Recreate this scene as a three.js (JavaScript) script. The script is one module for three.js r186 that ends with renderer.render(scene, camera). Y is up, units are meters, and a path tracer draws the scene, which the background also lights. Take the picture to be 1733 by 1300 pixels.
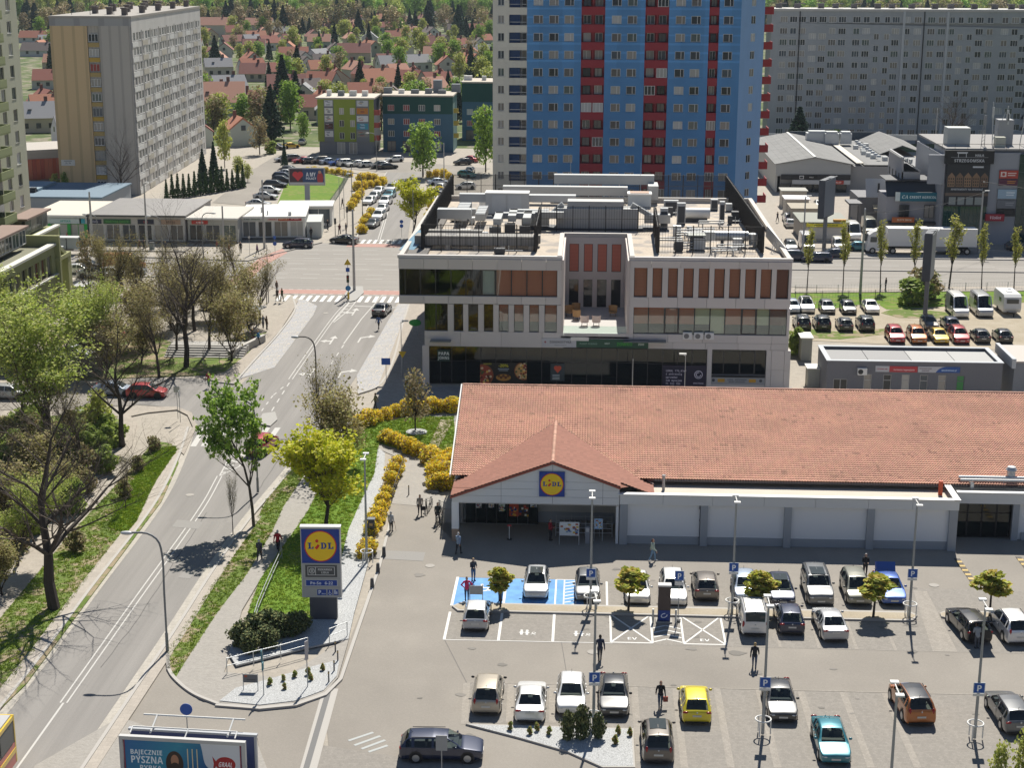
// A street corner seen from a high floor: supermarket with car park, office building, tower blocks, a junction and a suburb behind.
// World: y up, metres; x runs along the supermarket's front, -z away from the viewer, who stands at the origin 43.6 m above ground.
import*as THREE from 'three';
import{mergeGeometries}from 'three/addons/utils/BufferGeometryUtils.js';
import{MarchingCubes}from 'three/addons/objects/MarchingCubes.js';

const scene=new THREE.Scene();
const D2R=Math.PI / 180;
const camera=new THREE.PerspectiveCamera(26.97,1024 / 769,1,9000);
camera.rotation.order='YXZ';
camera.position.set(0,43.6,0);
camera.rotation.set(-14.81*D2R,2.74*D2R,0.18*D2R);

// sky: clear spring noon, deeper blue overhead, pale towards the horizon, a few thin clouds
{
const W=512,Hh=256,d=new Float32Array(W*Hh*4);
for(let j=0;j<Hh;j++)for(let i=0;i<W;i++){
const el=Math.max(0,((j + .5)/ Hh - .5)*Math.PI),s=Math.pow(1 - Math.sin(el),3),a=i / W*Math.PI*2;
const c=Math.max(0,Math.sin(a*3 + Math.sin(el*9)*2)*Math.sin(el*14 + a*5)*.5 + Math.sin(a*11 + el*31)*.25 - .25)*.35*Math.sin(el);
const k=(j*W + i)*4;
d[k]=.30 + .52*s + c;d[k + 1]=.50 + .42*s + c;d[k + 2]=.92 + .14*s + c;d[k + 3]=1;
}
const t=new THREE.DataTexture(d,W,Hh,THREE.RGBAFormat,THREE.FloatType);
t.mapping=THREE.EquirectangularReflectionMapping;t.magFilter=t.minFilter=THREE.LinearFilter;t.needsUpdate=true;
scene.background=t;scene.environment=t;scene.backgroundIntensity=.21;scene.environmentIntensity=.21;
}
const sun=new THREE.DirectionalLight(new THREE.Color(1,.945,.85),5);
sun.position.set(15,127,-239);sun.target.position.set(0,0,-140);
sun.castShadow=true;sun.shadow.mapSize.set(4096,4096);
Object.assign(sun.shadow.camera,{left:-160,right:160,top:160,bottom:-160,near:1,far:600});
scene.add(sun,sun.target);
scene.fog=new THREE.FogExp2(new THREE.Color(.62,.72,.84),.00007);
const renderer=new THREE.WebGLRenderer({antialias:true});
renderer.toneMapping=THREE.LinearToneMapping;
renderer.toneMappingExposure=1.36;
renderer.shadowMap.enabled=true;

// ---------- helpers ----------
const RNG=s=>()=>{s|=0;s=s + 0x6D2B79F5|0;let t=Math.imul(s ^ s>>>15,1|s);t=t + Math.imul(t ^ t>>>7,61|t)^ t;return((t ^ t>>>14)>>>0)/ 4294967296;};
const R0=RNG(7);
const rr=(a,b,r=R0)=>a +(b - a)*r();
const pick=(a,r=R0)=>a[Math.floor(r()*a.length)];
const col=c=>Array.isArray(c)?new THREE.Color().setRGB(c[0],c[1],c[2]):new THREE.Color(c);
const mats=new Map();
function mat(c,rough=.8,ex={}){
const key=JSON.stringify([c,rough,ex]);
if(!mats.has(key))mats.set(key,new THREE[ex.clearcoat||ex.transmission?'MeshPhysicalMaterial':'MeshStandardMaterial']({color:col(c),roughness:rough,...ex}));
return mats.get(key);
}
const taken=new Map();
function numbered(n){const k=taken.get(n)||0;taken.set(n,k + 1);return k?n + '_' + String(k).padStart(3,'0'):n;}
function shade(o){o.castShadow=o.receiveShadow=true;return o;}
function add(parent,name,geo,m,x=0,y=0,z=0,ry=0){
const o=shade(new THREE.Mesh(geo,m));o.name=parent===scene?numbered(name):name;
o.position.set(x,y,z);o.rotation.y=ry;parent.add(o);return o;
}
function tag(o,label,category,group){o.userData.label=label;o.userData.category=category;if(group)o.userData.group=group;return o;}
function thing(name,label,category,x=0,y=0,z=0,ry=0,group){
const o=new THREE.Group();o.name=numbered(name);o.position.set(x,y,z);o.rotation.y=ry;scene.add(o);return tag(o,label,category,group);
}
function copy(src,label,x,y,z,ry=0,s=1,group){
const o=src.clone();o.name=numbered(src.userData.base||src.name);scene.add(o);o.position.set(x,y,z);o.rotation.y=ry;
if(typeof s==='number')o.scale.setScalar(s);else o.scale.set(...s);
o.userData={...src.userData,label};if(group)o.userData.group=group;return o;
}
// geometry: box with its base centre at (x, y, z)
function bx(w,h,d,x=0,y=0,z=0,ry=0){const g=new THREE.BoxGeometry(w,h,d);g.translate(0,h / 2,0);if(ry)g.rotateY(ry);g.translate(x,y,z);return g;}
function cyl(r0,r1,h,x=0,y=0,z=0,n=10){const g=new THREE.CylinderGeometry(r1,r0,h,n);g.translate(x,y + h / 2,z);return g;}
function bar(a,b,r,n=6,r2=r){// rod from a to b
const A=new THREE.Vector3(...a),B=new THREE.Vector3(...b),L=A.distanceTo(B),g=new THREE.CylinderGeometry(r2,r,L,n);
g.translate(0,L / 2,0);g.applyQuaternion(new THREE.Quaternion().setFromUnitVectors(new THREE.Vector3(0,1,0),B.clone().sub(A).normalize()));g.translate(A.x,A.y,A.z);return g;
}
function beam(a,b,w,h){const A=new THREE.Vector3(...a),B=new THREE.Vector3(...b),L=A.distanceTo(B),g=new THREE.BoxGeometry(w,h,L);
const m=new THREE.Matrix4().lookAt(A,B,new THREE.Vector3(0,1,0));g.applyMatrix4(m);g.translate((A.x + B.x)/ 2,(A.y + B.y)/ 2,(A.z + B.z)/ 2);return g;}
function mg(...list){const l=list.flat().filter(Boolean).map(g=>g.index?g.toNonIndexed():g);for(const g of l)for(const k of Object.keys(g.attributes))if(!['position','normal','uv'].includes(k))g.deleteAttribute(k);return l.length===1?l[0]:mergeGeometries(l);}
function uvm(g,s=1){// uv in metres from the dominant plane of each face
g=g.index?g.toNonIndexed():g;const p=g.attributes.position,n=g.attributes.normal,uv=new Float32Array(p.count*2);
for(let i=0;i<p.count;i++){const ax=Math.abs(n.getX(i)),ay=Math.abs(n.getY(i)),az=Math.abs(n.getZ(i));
const[u,v]=ay>=ax&&ay>=az?[p.getX(i),-p.getZ(i)]:ax>az?[p.getZ(i),p.getY(i)]:[p.getX(i),p.getY(i)];uv[2*i]=u*s;uv[2*i + 1]=v*s;}
g.setAttribute('uv',new THREE.BufferAttribute(uv,2));return g;
}
// flat ground sheet or raised slab from an outline of [x, z]
const shp=pts=>new THREE.Shape(pts.map(([x,z])=>new THREE.Vector2(x,-z)));
function sheetGeo(pts,y,thick=0,holes=[]){
const s=shp(pts);for(const h of holes)s.holes.push(new THREE.Path(h.map(([x,z])=>new THREE.Vector2(x,-z))));
const g=thick?new THREE.ExtrudeGeometry(s,{depth:thick,bevelEnabled:false}):new THREE.ShapeGeometry(s);
g.rotateX(-Math.PI / 2);g.translate(0,y - thick,0);return uvm(g);
}
function struct(name,geo,m){const o=add(scene,name,geo,m);o.userData.kind='structure';return o;}
function sheet(name,pts,y,m,thick=0,holes){return struct(name,sheetGeo(pts,y,thick,holes),m);}
// strip of given width along a path of [x, z]; off shifts it sideways
function stripGeo(path,w,y,h,off=0){
const L=[],Rr=[];
for(let i=0;i<path.length;i++){
const a=path[Math.max(0,i - 1)],b=path[Math.min(path.length - 1,i + 1)];let dx=b[0]- a[0],dz=b[1]- a[1];const l=Math.hypot(dx,dz)||1;dx /=l;dz /=l;
L.push([path[i][0]- dz*(off - w / 2),path[i][1]+ dx*(off - w / 2)]);Rr.push([path[i][0]- dz*(off + w / 2),path[i][1]+ dx*(off + w / 2)]);
}
return sheetGeo([...L,...Rr.reverse()],y,h);
}
function dashGeo(path,w,y,on,gap){// dashes along a path
const gs=[];let pos=0;
for(let i=0;i + 1<path.length;i++){const[ax,az]=path[i],[bx_,bz]=path[i + 1],l=Math.hypot(bx_ - ax,bz - az);let t=0;
while(t<l){const e=Math.min(l,t + on);gs.push(stripGeo([[ax +(bx_ - ax)*t / l,az +(bz - az)*t / l],[ax +(bx_ - ax)*e / l,az +(bz - az)*e / l]],w,y,0));t=e + gap;}}
return mg(gs);
}
const lerp=(a,b,t)=>a +(b - a)*t,sstep=(a,b,x)=>{const t=Math.min(1,Math.max(0,(x - a)/(b - a)));return t*t*(3 - 2*t);};
const smoothPath=(pts,n=6)=>new THREE.CatmullRomCurve3(pts.map(([x,z])=>new THREE.Vector3(x,0,z))).getPoints(pts.length*n).map(p=>[p.x,p.z]);
// tileable value noise
function noiseGrid(n,seed){const r=RNG(seed),a=new Float32Array(n*n).map(()=>r());return(u,v)=>{u=((u % 1)+ 1)% 1*n;v=((v % 1)+ 1)% 1*n;const i=Math.floor(u),j=Math.floor(v),f=u - i,g=v - j,s=f*f*(3 - 2*f),t=g*g*(3 - 2*g),q=(x,y)=>a[(y % n)*n + x % n];
return lerp(lerp(q(i,j),q(i + 1,j),s),lerp(q(i,j + 1),q(i + 1,j + 1),s),t);};}
function texture(size,metres,fn,seed=1,size2=size,metres2=metres){// fn(u, v, noise) -> linear rgb
const d=new Uint8Array(size*size2*4),N=[4,9,23,61,127].map((n,i)=>noiseGrid(n,seed*31 + i)),r=RNG(seed*77);
for(let j=0;j<size2;j++)for(let i=0;i<size;i++){const c=fn(i / size,j / size2,N,r),k=(j*size + i)*4;
for(let q=0;q<3;q++){const v=Math.min(1,Math.max(0,c[q]));d[k + q]=255*(v<=.0031308?v*12.92:1.055*Math.pow(v,1 / 2.4)- .055);}d[k + 3]=255;}
const t=new THREE.DataTexture(d,size,size2);t.wrapS=t.wrapT=THREE.RepeatWrapping;t.magFilter=THREE.LinearFilter;t.minFilter=THREE.LinearMipmapLinearFilter;t.generateMipmaps=true;
t.colorSpace=THREE.SRGBColorSpace;t.repeat.set(1 / metres,1 / metres2);t.needsUpdate=true;return t;
}
const tmat=(t,rough=.9,ex={})=>new THREE.MeshStandardMaterial({map:t,roughness:rough,...ex});
const sc3=(c,k)=>[c[0]*k,c[1]*k,c[2]*k],mix3=(a,b,t)=>[lerp(a[0],b[0],t),lerp(a[1],b[1],t),lerp(a[2],b[2],t)];
// printed faces share one sheet: each print() draws into its own patch of it
const SHEET=2048,sheetC=document.createElement('canvas');sheetC.width=sheetC.height=SHEET;const sheetX=sheetC.getContext('2d');let shX=2,shY=2,shH=0;
const sheetT=new THREE.CanvasTexture(sheetC);sheetT.colorSpace=THREE.SRGBColorSpace;const PRINT=new THREE.MeshStandardMaterial({map:sheetT,roughness:.5});
function print(w,h,ppm,draw){
const W=Math.round(w*ppm),H=Math.round(h*ppm);if(shX + W + 4>SHEET){shX=2;shY +=shH + 4;shH=0;}if(shY + H>SHEET)throw new Error('print sheet full');
const r=[shX,shY,W,H];shX +=W + 4;shH=Math.max(shH,H);
sheetX.save();sheetX.beginPath();sheetX.rect(r[0]- 1,r[1]- 1,W + 2,H + 2);sheetX.clip();sheetX.translate(r[0],r[1]);draw(sheetX,W,H);sheetX.restore();return{rect:r};
}
function toSheet(g,rect,from=16){const uv=g.attributes.uv,[x,y,w,h]=rect;for(let i=from;i<from + 4;i++)uv.setXY(i,(x + .5 + uv.getX(i)*(w - 1))/ SHEET,1 -(y + .5 +(1 - uv.getY(i))*(h - 1))/ SHEET);return g;}
// thin board whose +z face is printed
function board(parent,name,w,h,d,face,side,x,y,z,ry=0,back=side){const g=bx(w,h,d);let f=face;if(face.rect){toSheet(g,face.rect);f=PRINT;}return add(parent,name,g,[side,side,side,side,f,back],x,y,z,ry);}
const fitText=(x,s,cx,cy,maxw,size,font='bold',fam='sans-serif')=>{x.font=`${font} ${size}px ${fam}`;x.textAlign='center';x.textBaseline='middle';const w=x.measureText(s).width;x.save();x.translate(cx,cy);if(w>maxw)x.scale(maxw / w,1);x.fillText(s,0,0);x.restore();};
// materials used in many places
const WHITE=mat([.72,.72,.70],.6),STEEL=mat([.42,.44,.46],.45,{metalness:.5}),DARK=mat([.025,.027,.03],.6),GALV=mat([.5,.52,.53],.4,{metalness:.4}),
RUBBER=mat([.02,.02,.02],.9),BLACKM=mat([.015,.015,.017],.5),GLASS=mat([.03,.04,.045],.06),KERB=mat([.42,.40,.37],.9),PAINT=mat([.5,.49,.465],.85),CONC=mat([.36,.35,.33],.9);

// ---------- ground ----------
const asphaltTex=texture(1024,26,(u,v,N,r)=>{const p=N[0](u,v)*.5 + N[1](u,v)*.3 + N[2](u,v)*.2,f=.9 + .2*N[4](u*3,v*3)*r(),st=N[2](u,v*.2);return sc3([.266,.243,.212],(.86 + .3*p)*f*(.97 + .06*st));},3);
const roadTex=texture(512,7.2,(u,v,N,r)=>{const tr=.5 + .5*Math.cos(u*Math.PI*8),st=N[2](u,v*.08)*.5 + N[3](u,v*.1)*.5;return sc3([.232,.22,.206],(.88 + .09*tr*N[1](u,v)+ .16*st + .08*N[1](u,v))*(.94 + .12*r()));},5,1024,60);
const paveTex=(c,bw,bh,j,seed,m=4)=>texture(512,m,(u,v,N,r)=>{const row=Math.floor(v*m / bh),x=u*m / bw +(row % 2)*.5,fx=x - Math.floor(x),fy=v*m / bh - row,e=fx<.06||fy<.1?j:1;const id=RNG(row*131 + Math.floor(((x %(m / bw))+ m / bw)%(m / bw))*7 + seed)();return sc3(c,e*(.9 + .14*id)*(.93 + .14*N[3](u,v)));},seed);
const setts=texture(512,6,(u,v,N,r)=>{const m=60,a=Math.floor(u*m),b=Math.floor(v*m),fx=u*m - a,fy=v*m - b,e=fx<.16||fy<.16?.72:1,k=RNG(a*91 + b*17 + 3)();const c=mix3([.42,.42,.43],k>.6?[.5,.44,.34]:[.36,.37,.4],N[1](u,v));return sc3(c,e*(.85 + .3*k));},9);
const grassTex=texture(1024,14,(u,v,N,r)=>{const p=N[1](u,v)*.45 + N[2](u,v)*.35 + N[3](u,v)*.2,d=sstep(.55,.72,N[0](u + .3,v)*.4 + N[2](u,v)*.6);return sc3(mix3(mix3([.075,.165,.008],[.15,.23,.014],p),[.22,.2,.07],d*.5),.7 + .6*r());},11);
const wornTex=texture(1024,17,(u,v,N,r)=>{const p=N[1](u,v)*.5 + N[2](u,v)*.5,d=sstep(.42,.6,N[0](u,v)*.35 + N[2](u + .1,v)*.4 + N[3](u,v)*.25);return sc3(mix3(mix3([.08,.14,.015],[.15,.19,.04],p),[.29,.235,.15],d),.75 + .5*r());},13);
const dirtTex=texture(512,11,(u,v,N,r)=>sc3(mix3([.33,.28,.2],[.42,.37,.29],N[1](u,v)*.6 + N[3](u,v)*.4),.85 + .3*r()),15);
const gravelTex=texture(512,4,(u,v,N,r)=>sc3([.52,.53,.53],.45 + .75*N[4](u,v)*(.6 + .6*r())),17);
const farTex=texture(512,160,(u,v,N,r)=>sc3(mix3(mix3([.05,.085,.02],[.12,.15,.045],N[2](u,v)),[.22,.2,.14],sstep(.55,.75,N[3](u,v))),.75 + .5*r()),19);
const ASPH=tmat(asphaltTex),ROAD=tmat(roadTex),STALL=tmat(paveTex([.262,.242,.215],.2,.2,.86,21)),WALK=tmat(paveTex([.37,.33,.28],.35,.35,.86,23)),WALKG=tmat(paveTex([.335,.315,.285],.2,.1,.85,25)),SETT=tmat(setts),
GRASS=tmat(grassTex,1),WORN=tmat(wornTex,1),DIRT=tmat(dirtTex,1),GRAVEL=tmat(gravelTex,1),REDBIKE=tmat(paveTex([.43,.25,.21],.2,.1,.9,27)),TERR=tmat(farTex,1);
sheet('ground',[[-3500,150],[3500,150],[3500,-6000],[-3500,-6000]],-.06,TERR);
// city floor on which roads and pavements lie: worn concrete and asphalt
sheet('courtyard',[[-150,-60],[90,-60],[90,-385],[-150,-385]],-.03,tmat(paveTex([.36,.325,.275],.5,.5,.93,29,5)));
// supermarket car park
sheet('car_park',[[-13.9,-80.36],[-9,-60],[75,-60],[75,-121],[-12,-121],...[[-10.08,-116.89],[-10.63,-124.52],[-14.18,-125.8],[-16.15,-125.69],[-15.51,-118.58],[-15.16,-109.18],[-15.41,-97.85],[-15.25,-91.7],[-15.84,-89.82]]],0,ASPH);
// avenue: left and right edges of its asphalt
const avL=[[-35.2,-55],...[[-34.41,-89.8],[-34.7,-104.79],[-35.05,-124.6],[-36.38,-137.53],[-37.73,-146.41]]],avL2=[[-36.61,-161.76],[-36.16,-170.72],[-36.64,-183.6],[-36.09,-202.1],[-37.77,-207.26]],avR=[[-28.6,-55],...[[-27.98,-88.5],[-27.8,-98.52],[-27.72,-110.36],[-27.34,-121.38],[-27.02,-125.52],[-25.86,-141.08],[-25.09,-156.59],[-24.85,-167.21],[-24.74,-195.71],[-25.13,-209.23]]];
sheet('road',[...avL,...[[-39.3,-150.68],[-41.05,-153.4],[-46.04,-154.44],[-48.94,-164.74],[-42.1,-165.15],[-38.98,-163.34]],...avL2,...[...avR].reverse()],.004,ROAD);
// side street to the left and cross street
sheet('road',[[-45.44,-154.02],[-48.29,-164.27],[-54.77,-162.39],[-61.67,-160.26],[-66.16,-158.79],[-62.68,-149.94],[-58.48,-151.48],[-51.7,-152.76]],.008,ASPH);
const crossTex=texture(1024,60,(u,v,N,r)=>{const st=N[2](u*.1,v)*.5 + N[3](u*.12,v)*.5;return sc3([.27,.252,.228],(.84 + .24*st + .1*N[1](u,v))*(.94 + .12*r()));},31,512,22);
const CROSS=tmat(crossTex);
sheet('cross_street',[[-190,-250],...[[-50.68,-233.71],[-42.3,-250.31],[-38.25,-251.69]],[-29.5,-250.2],[140,-250.2],[140,-219.5],...[[28.64,-219.49],[-23.71,-213.69],[-25.13,-209.23],[-37.77,-207.26],[-48.1,-221.4]],[-190,-216]],.008,CROSS);
// street beyond the junction
const upL=[[-37.12,-251.76],[-38.65,-269.48],[-40.21,-288.3],[-41.72,-314.89],[-42.91,-338.63]],upR=[[-28.84,-252.31],[-30.42,-270.03],[-32.23,-290.3],[-34.03,-315.43],[-34.79,-339.22]];
sheet('road',[...upL,...upR.reverse()],.012,ROAD);
sheet('road',[[-68.2,-329.12],[-56.2,-346.73],[-42.91,-338.63],[-34.79,-339.22],[-24.22,-332.28],[-21.45,-347.21],[-36.44,-355.57],[-53.39,-363.14],[-70.75,-361.85],[-72.62,-338.45]],.010,ASPH);
// driveway beside the lawn on the far side
sheet('driveway',[[-69.71,-292.89],[-61.87,-289.72],[-60.39,-307.7],[-59.31,-353.88],[-59.82,-369.55],[-72.05,-368.63],[-72.15,-348.69]],.014,ASPH);
sheet('lawn',[[-57.43,-292.24],[-47.91,-287.77],[-50.1,-327.63],[-61.31,-346.36],[-62.35,-329.54]],.05,GRASS,.1);
// yard on the right of the office: dirt and grass with parked cars
sheet('dirt_yard',[[24.12,-187.34],[27.95,-213.77],[59.56,-215.77],[72.4,-216.59],[62.34,-184.58],[47.86,-183.69]],.006,DIRT);
sheet('grass_verge',[[26.61,-207.16],[27.53,-214.94],[40.91,-217.8],[60.62,-219.88],[73.69,-220.71],[70.9,-211.83],[58.33,-211.04],[38.72,-205.34],[37.95,-209.75],[31.05,-204.86]],.03,GRASS,.06);
sheet('grass_verge',[[24.95,-188.95],[25.9,-193.82],[30.65,-191.84],[36.76,-194.16],[36.19,-190.9],[30.04,-187.71]],.024,WORN,.05);
sheet('grass_verge',[[37.58,-203.11],[40.53,-206.92],[46.69,-203.68],[45.19,-200.07],[39.34,-200.4]],.026,WORN,.05);
sheet('pavement',[[27.53,-214.94],[27.92,-218.2],[74.49,-223.25],[73.43,-219.87]],.12,WALK,.14);
// far side of the cross street, right: paved forecourt
sheet('forecourt',[[26.23,-244.22],[37.95,-320.53],[49.74,-321.37],[72.24,-264.75],[86.94,-262.84],[82.57,-248.94],[67.53,-248.99],[36.96,-246.98]],.016,WALK);
// pavements of the avenue
const LWALK=[[-39.24,-150.9],[-40.78,-152.32],[-43.43,-151.08],[-44.71,-149.72],[-43.34,-146.9],[-41.85,-140.14],[-41.45,-132.18],[-40.14,-116.51],[-39.66,-99.65],[-39.22,-92.12],[-41.51,-98.05],[-42.15,-106.51],[-43.33,-121.91],[-44.03,-139.09],[-44.87,-146.81],[-46.06,-150.92],[-45.67,-153.12],[-41.05,-153.4]];
sheet('verge',[...[[-35.51,-79.87],[-34.41,-89.8],[-34.7,-104.79],[-35.05,-124.6],[-36.25,-135.05],[-37.82,-140.19],[-38.45,-140.91],[-40.18,-141.56],[-40,-128.98],[-40.14,-116.51],[-39.66,-99.65],[-39.34,-89.53]]],.10,WORN,.12);
sheet('pavement',[[-37.73,-146.41],[-39.25,-150.47],[-40.78,-152.32],[-43.43,-151.08],[-44.71,-149.72],[-43.34,-146.9],[-41.85,-140.14],[-41.45,-132.18],[-40.14,-116.51],[-39.66,-99.65],[-39.18,-89.12],[-42.13,-96.56],[-42.15,-106.51],[-43.33,-121.91],[-44.03,-139.09],[-44.87,-146.81],[-46.06,-150.92],[-45.67,-153.12],[-41.05,-153.4],[-39.05,-151.34],[-37.43,-146.84],[-36.38,-137.53],[-37.63,-139.46],[-38.45,-140.91],[-37.73,-140.95]],.11,WALK,.12);
sheet('grass_verge',[[-37.77,-140.01],[-38.95,-139.01],[-38.97,-132.33],[-38.67,-124.39],[-37.53,-118.01],[-35.76,-116.76],[-35.72,-119.49],[-36.87,-129.16],[-37.3,-138.56]],.16,GRASS,.1);
sheet('wild_ground',[[-46.05,-149.86],[-44.3,-140],[-43.47,-122.34],[-42.27,-106.84],[-42.15,-95.6],[-63.43,-148.83]],.07,WORN,.12);
sheet('wild_ground',[[-42.34,-166.15],[-48.43,-164.77],[-56.26,-163.04],[-66.8,-186.44],[-62.4,-193.35],[-53.26,-187.28],[-44.66,-175.72],[-42.09,-183.26],[-37.53,-188.26],[-37.91,-172.78],[-39.38,-167.36]],.07,WORN,.12);
sheet('pavement',[[-41.15,-165.21],[-39.38,-167.36],[-38.61,-176.09],[-38.57,-192.13],[-39.07,-201.91],[-39.32,-207.55],[-38.12,-205.71],[-37.75,-200.18],[-37.18,-188.28],[-37.37,-173.36],[-37.25,-162.95],[-38.98,-163.34]],.12,WALK,.14);
sheet('bus_bay',[[-38.95,-206.8],[-37.54,-206.89],[-35.14,-202.9],[-34.69,-197.52],[-34.43,-170.29],[-37.02,-165.46],[-37.37,-162.94],[-37.25,-172.82],[-37.06,-187.65],[-37.58,-200.55]],.02,SETT);
// right side of the avenue
sheet('parking_strip',[[-24.82,-196.39],[-24.68,-208.09],[-23.49,-205.88],[-22.89,-195.14],[-21.94,-162.65],[-23.62,-159.44],[-24.85,-167.21]],.022,SETT);
sheet('pavement',[[-22.96,-195.82],[-23.47,-208.55],[-20.59,-210.69],[-16.71,-162.96],[-17.09,-152.64],[-19.57,-151.21],[-21.37,-154.57],[-21.94,-162.65]],.12,WALK,.14);
sheet('office_forecourt',[[-18.2,-162.87],[21.77,-165.27],[20.83,-154.89],[-13.35,-150.32],[-17.63,-152.18]],.01,tmat(paveTex([.27,.265,.26],.4,.4,.9,33)));
const gRight=[...[[-26.9,-95.05],[-26.63,-105.69],[-26.42,-110.32],[-26.16,-118.93],[-26.43,-125.55],[-25.65,-140.53],[-25.3,-152.16],[-23.86,-154.42],[-22.8,-151.24],[-23.41,-140.29],[-24.38,-133.18],[-24.69,-123.71],[-24.48,-118.07],[-24.55,-109],[-25.11,-101.49],[-25.34,-93.77],[-25.37,-91.14],[-26.14,-92.4]]];
sheet('verge',gRight,.10,WORN,.12);
sheet('pavement',[[-25.37,-91.14],[-25.34,-93.77],[-25.11,-101.49],[-24.55,-109],[-24.48,-118.07],[-24.69,-123.71],[-24.38,-133.18],[-23.67,-151.18],[-22.59,-149.77],[-22.57,-134.98],[-22.5,-122.38],[-23,-114.22],[-23.39,-107.56],[-23.52,-102.1],[-22.86,-95.74],[-22.53,-92.16],[-18.65,-91.51],[-15.44,-98.04],[-15.25,-91.7],[-15.76,-89.33],[-17.29,-88.12],[-19.3,-87.37],[-21.93,-87.86],[-23.69,-89.14]],.115,WALKG,.13);
sheet('lawn',[[-22.5,-122.38],[-22.57,-134.98],[-22.59,-149.77],[-20.47,-151.37],[-19.34,-149.34],[-19.07,-140.55],[-18.36,-133.52],[-18.5,-125.55],[-18.53,-118.41],[-18.07,-110.79],[-17.32,-101.92],[-18.68,-100.32],[-22.09,-101.14],[-23,-101.61],[-23.39,-107.56],[-23,-114.22]],.16,GRASS,.1);
sheet('gravel_bed',[[-19.07,-140.55],[-18.19,-138.77],[-17.43,-131.91],[-16.94,-124.15],[-16.58,-118.52],[-16.04,-112.12],[-15.7,-102.01],[-15.45,-97.56],[-17.94,-96.01],[-21.97,-93.07],[-22.82,-94.82],[-23.14,-98.09],[-22.07,-101.04],[-18.67,-100.22],[-17.29,-101.72],[-18.07,-110.79],[-18.53,-118.41],[-18.5,-125.55],[-18.36,-132.69]],.17,GRAVEL,.12);
sheet('gravel_bed',[[-21.89,-88.03],[-21.28,-89.85],[-19.35,-91.3],[-17.41,-92.97],[-15.54,-94.31],[-15.35,-91.87],[-15.84,-89.82],[-17.32,-88.28],[-19.35,-87.61]],.16,GRAVEL,.12);
sheet('kerb',[[-21.98,-87.78],[-19.32,-87.45],[-17.28,-88.04],[-15.73,-89.58],[-15.14,-91.71],[-15.17,-95.7],[-15.22,-110.95],[-15.61,-121.34],[-15.42,-121.35],[-15,-110.96],[-14.94,-95.44],[-14.93,-91.55],[-15.56,-89.26],[-17.15,-87.73],[-19.26,-87.14],[-22.05,-87.46]],.13,KERB,.15);
sheet('path',[[-16.35,-125.38],[-16.81,-132.78],[-15.98,-137.47],[-14.39,-138.63],[-12.98,-128.64],[-10.75,-126],[-10.7,-124.22]],.018,WALKG);
sheet('path',[[-19.07,-140.55],[-15.91,-136.76],[-14.32,-137.92],[-14.75,-138.97],[-16.27,-139.97],[-19.15,-143.37]],.022,WALKG);
sheet('lawn',[[-21.84,-144.57],[-20.12,-148.68],[-17.49,-150.92],[-13,-151.6],[-11.8,-139.87],[-14.5,-138.62],[-16.24,-139.79],[-18.98,-142.05]],.09,GRASS,.1);
sheet('worn_path',[[-14.22,-150.27],[-13.01,-150.34],[-13.07,-147.06],[-13.63,-139.76],[-14.42,-138.99],[-14.43,-142.32]],.097,DIRT);
sheet('gravel_bed',[[-14.46,-139.35],[-13.81,-139.93],[-12.34,-128.2],[-13.18,-128.62]],.10,GRAVEL,.1);
struct('tree_ring',cyl(1.05,1.0,.1,...(p=>[p[0],.06,p[1]])([-16.08,-145.89]),20),GRAVEL);
// bottom left: pavement before the hoarding, drain channel across the entrance
sheet('pavement',[...[[-30.37,-79.6],[-27.41,-85.53],[-26.56,-85.27],[-25.38,-84.58],[-18.96,-83.97]],[-13.5,-70],[-29,-70]],.09,WALKG,.1);
sheet('paved_apron',[[-14.72,-82.96],[-6,-80.79],[-2.43,-73.5],[-14.53,-72.85],[-14.95,-80.3]],.012,STALL);
sheet('entrance_apron',[[-27.15,-85.24],[-28.12,-86.73],[-26.88,-94.96],[-25.12,-90.48],[-23.08,-88.12],[-19.21,-86.91],[-17.11,-87.49],[-15.33,-89.85],[-14.84,-79.64],[-17.55,-79.49],[-18.68,-83.62],[-25.3,-84.29],[-26.41,-84.98]],.008,ASPH);
struct('drain_channel',stripGeo([[-15.48,-90.34],[-15.1,-79.62]],.95,.02,0),KERB);
struct('drain_grate',stripGeo([[-15.56,-90.17],[-15.23,-79.62]],.34,.026,0),mat([.12,.12,.12],.7));
// stalls laid in concrete block
sheet('parking_bays',[[-7.3,-91.63],[27.4,-91.62],[33.11,-91.61],[27.93,-75.14],[3.03,-73.8],[3.16,-84.81],[-0.81,-86.68],[-6.66,-86.06]],.006,STALL);
sheet('parking_bays',[[-9.14,-98.1],[-9.15,-102.79],[22.56,-102.92],[25,-104.08],[37.05,-104.14],[35.13,-98.03],[23.71,-97.95]],.006,STALL);
sheet('parking_bays',[[-9.2,-109.4],[38.55,-108.9],[37.11,-104.34],[25.02,-104.18],[22.6,-103.13],[-9.08,-103.01]],.006,STALL);
const PALE=tmat(paveTex([.315,.288,.252],.2,.2,.84,35));
for(const[a,b]of[[[-7.15,-91.64],[-6.87,-86.05]],[[-4.38,-91.62],[-4.23,-86.34]],[[-1.8,-91.59],[-1.68,-86.48]],[[0.69,-91.65],[0.83,-85.71]],[[3.26,-91.62],[3.32,-81.98]],[[5.82,-91.59],[5.81,-81.43]],[[8.37,-91.65],[8.41,-81.57]],[[10.96,-91.63],[11.02,-81.71]],[[13.53,-91.6],[13.6,-81.85]],[[16.1,-91.58],[16.24,-82]],[[18.66,-91.55],[18.85,-82.14]]])struct('bay_divider',stripGeo([a,b],.42,.012,0),PALE);
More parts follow.
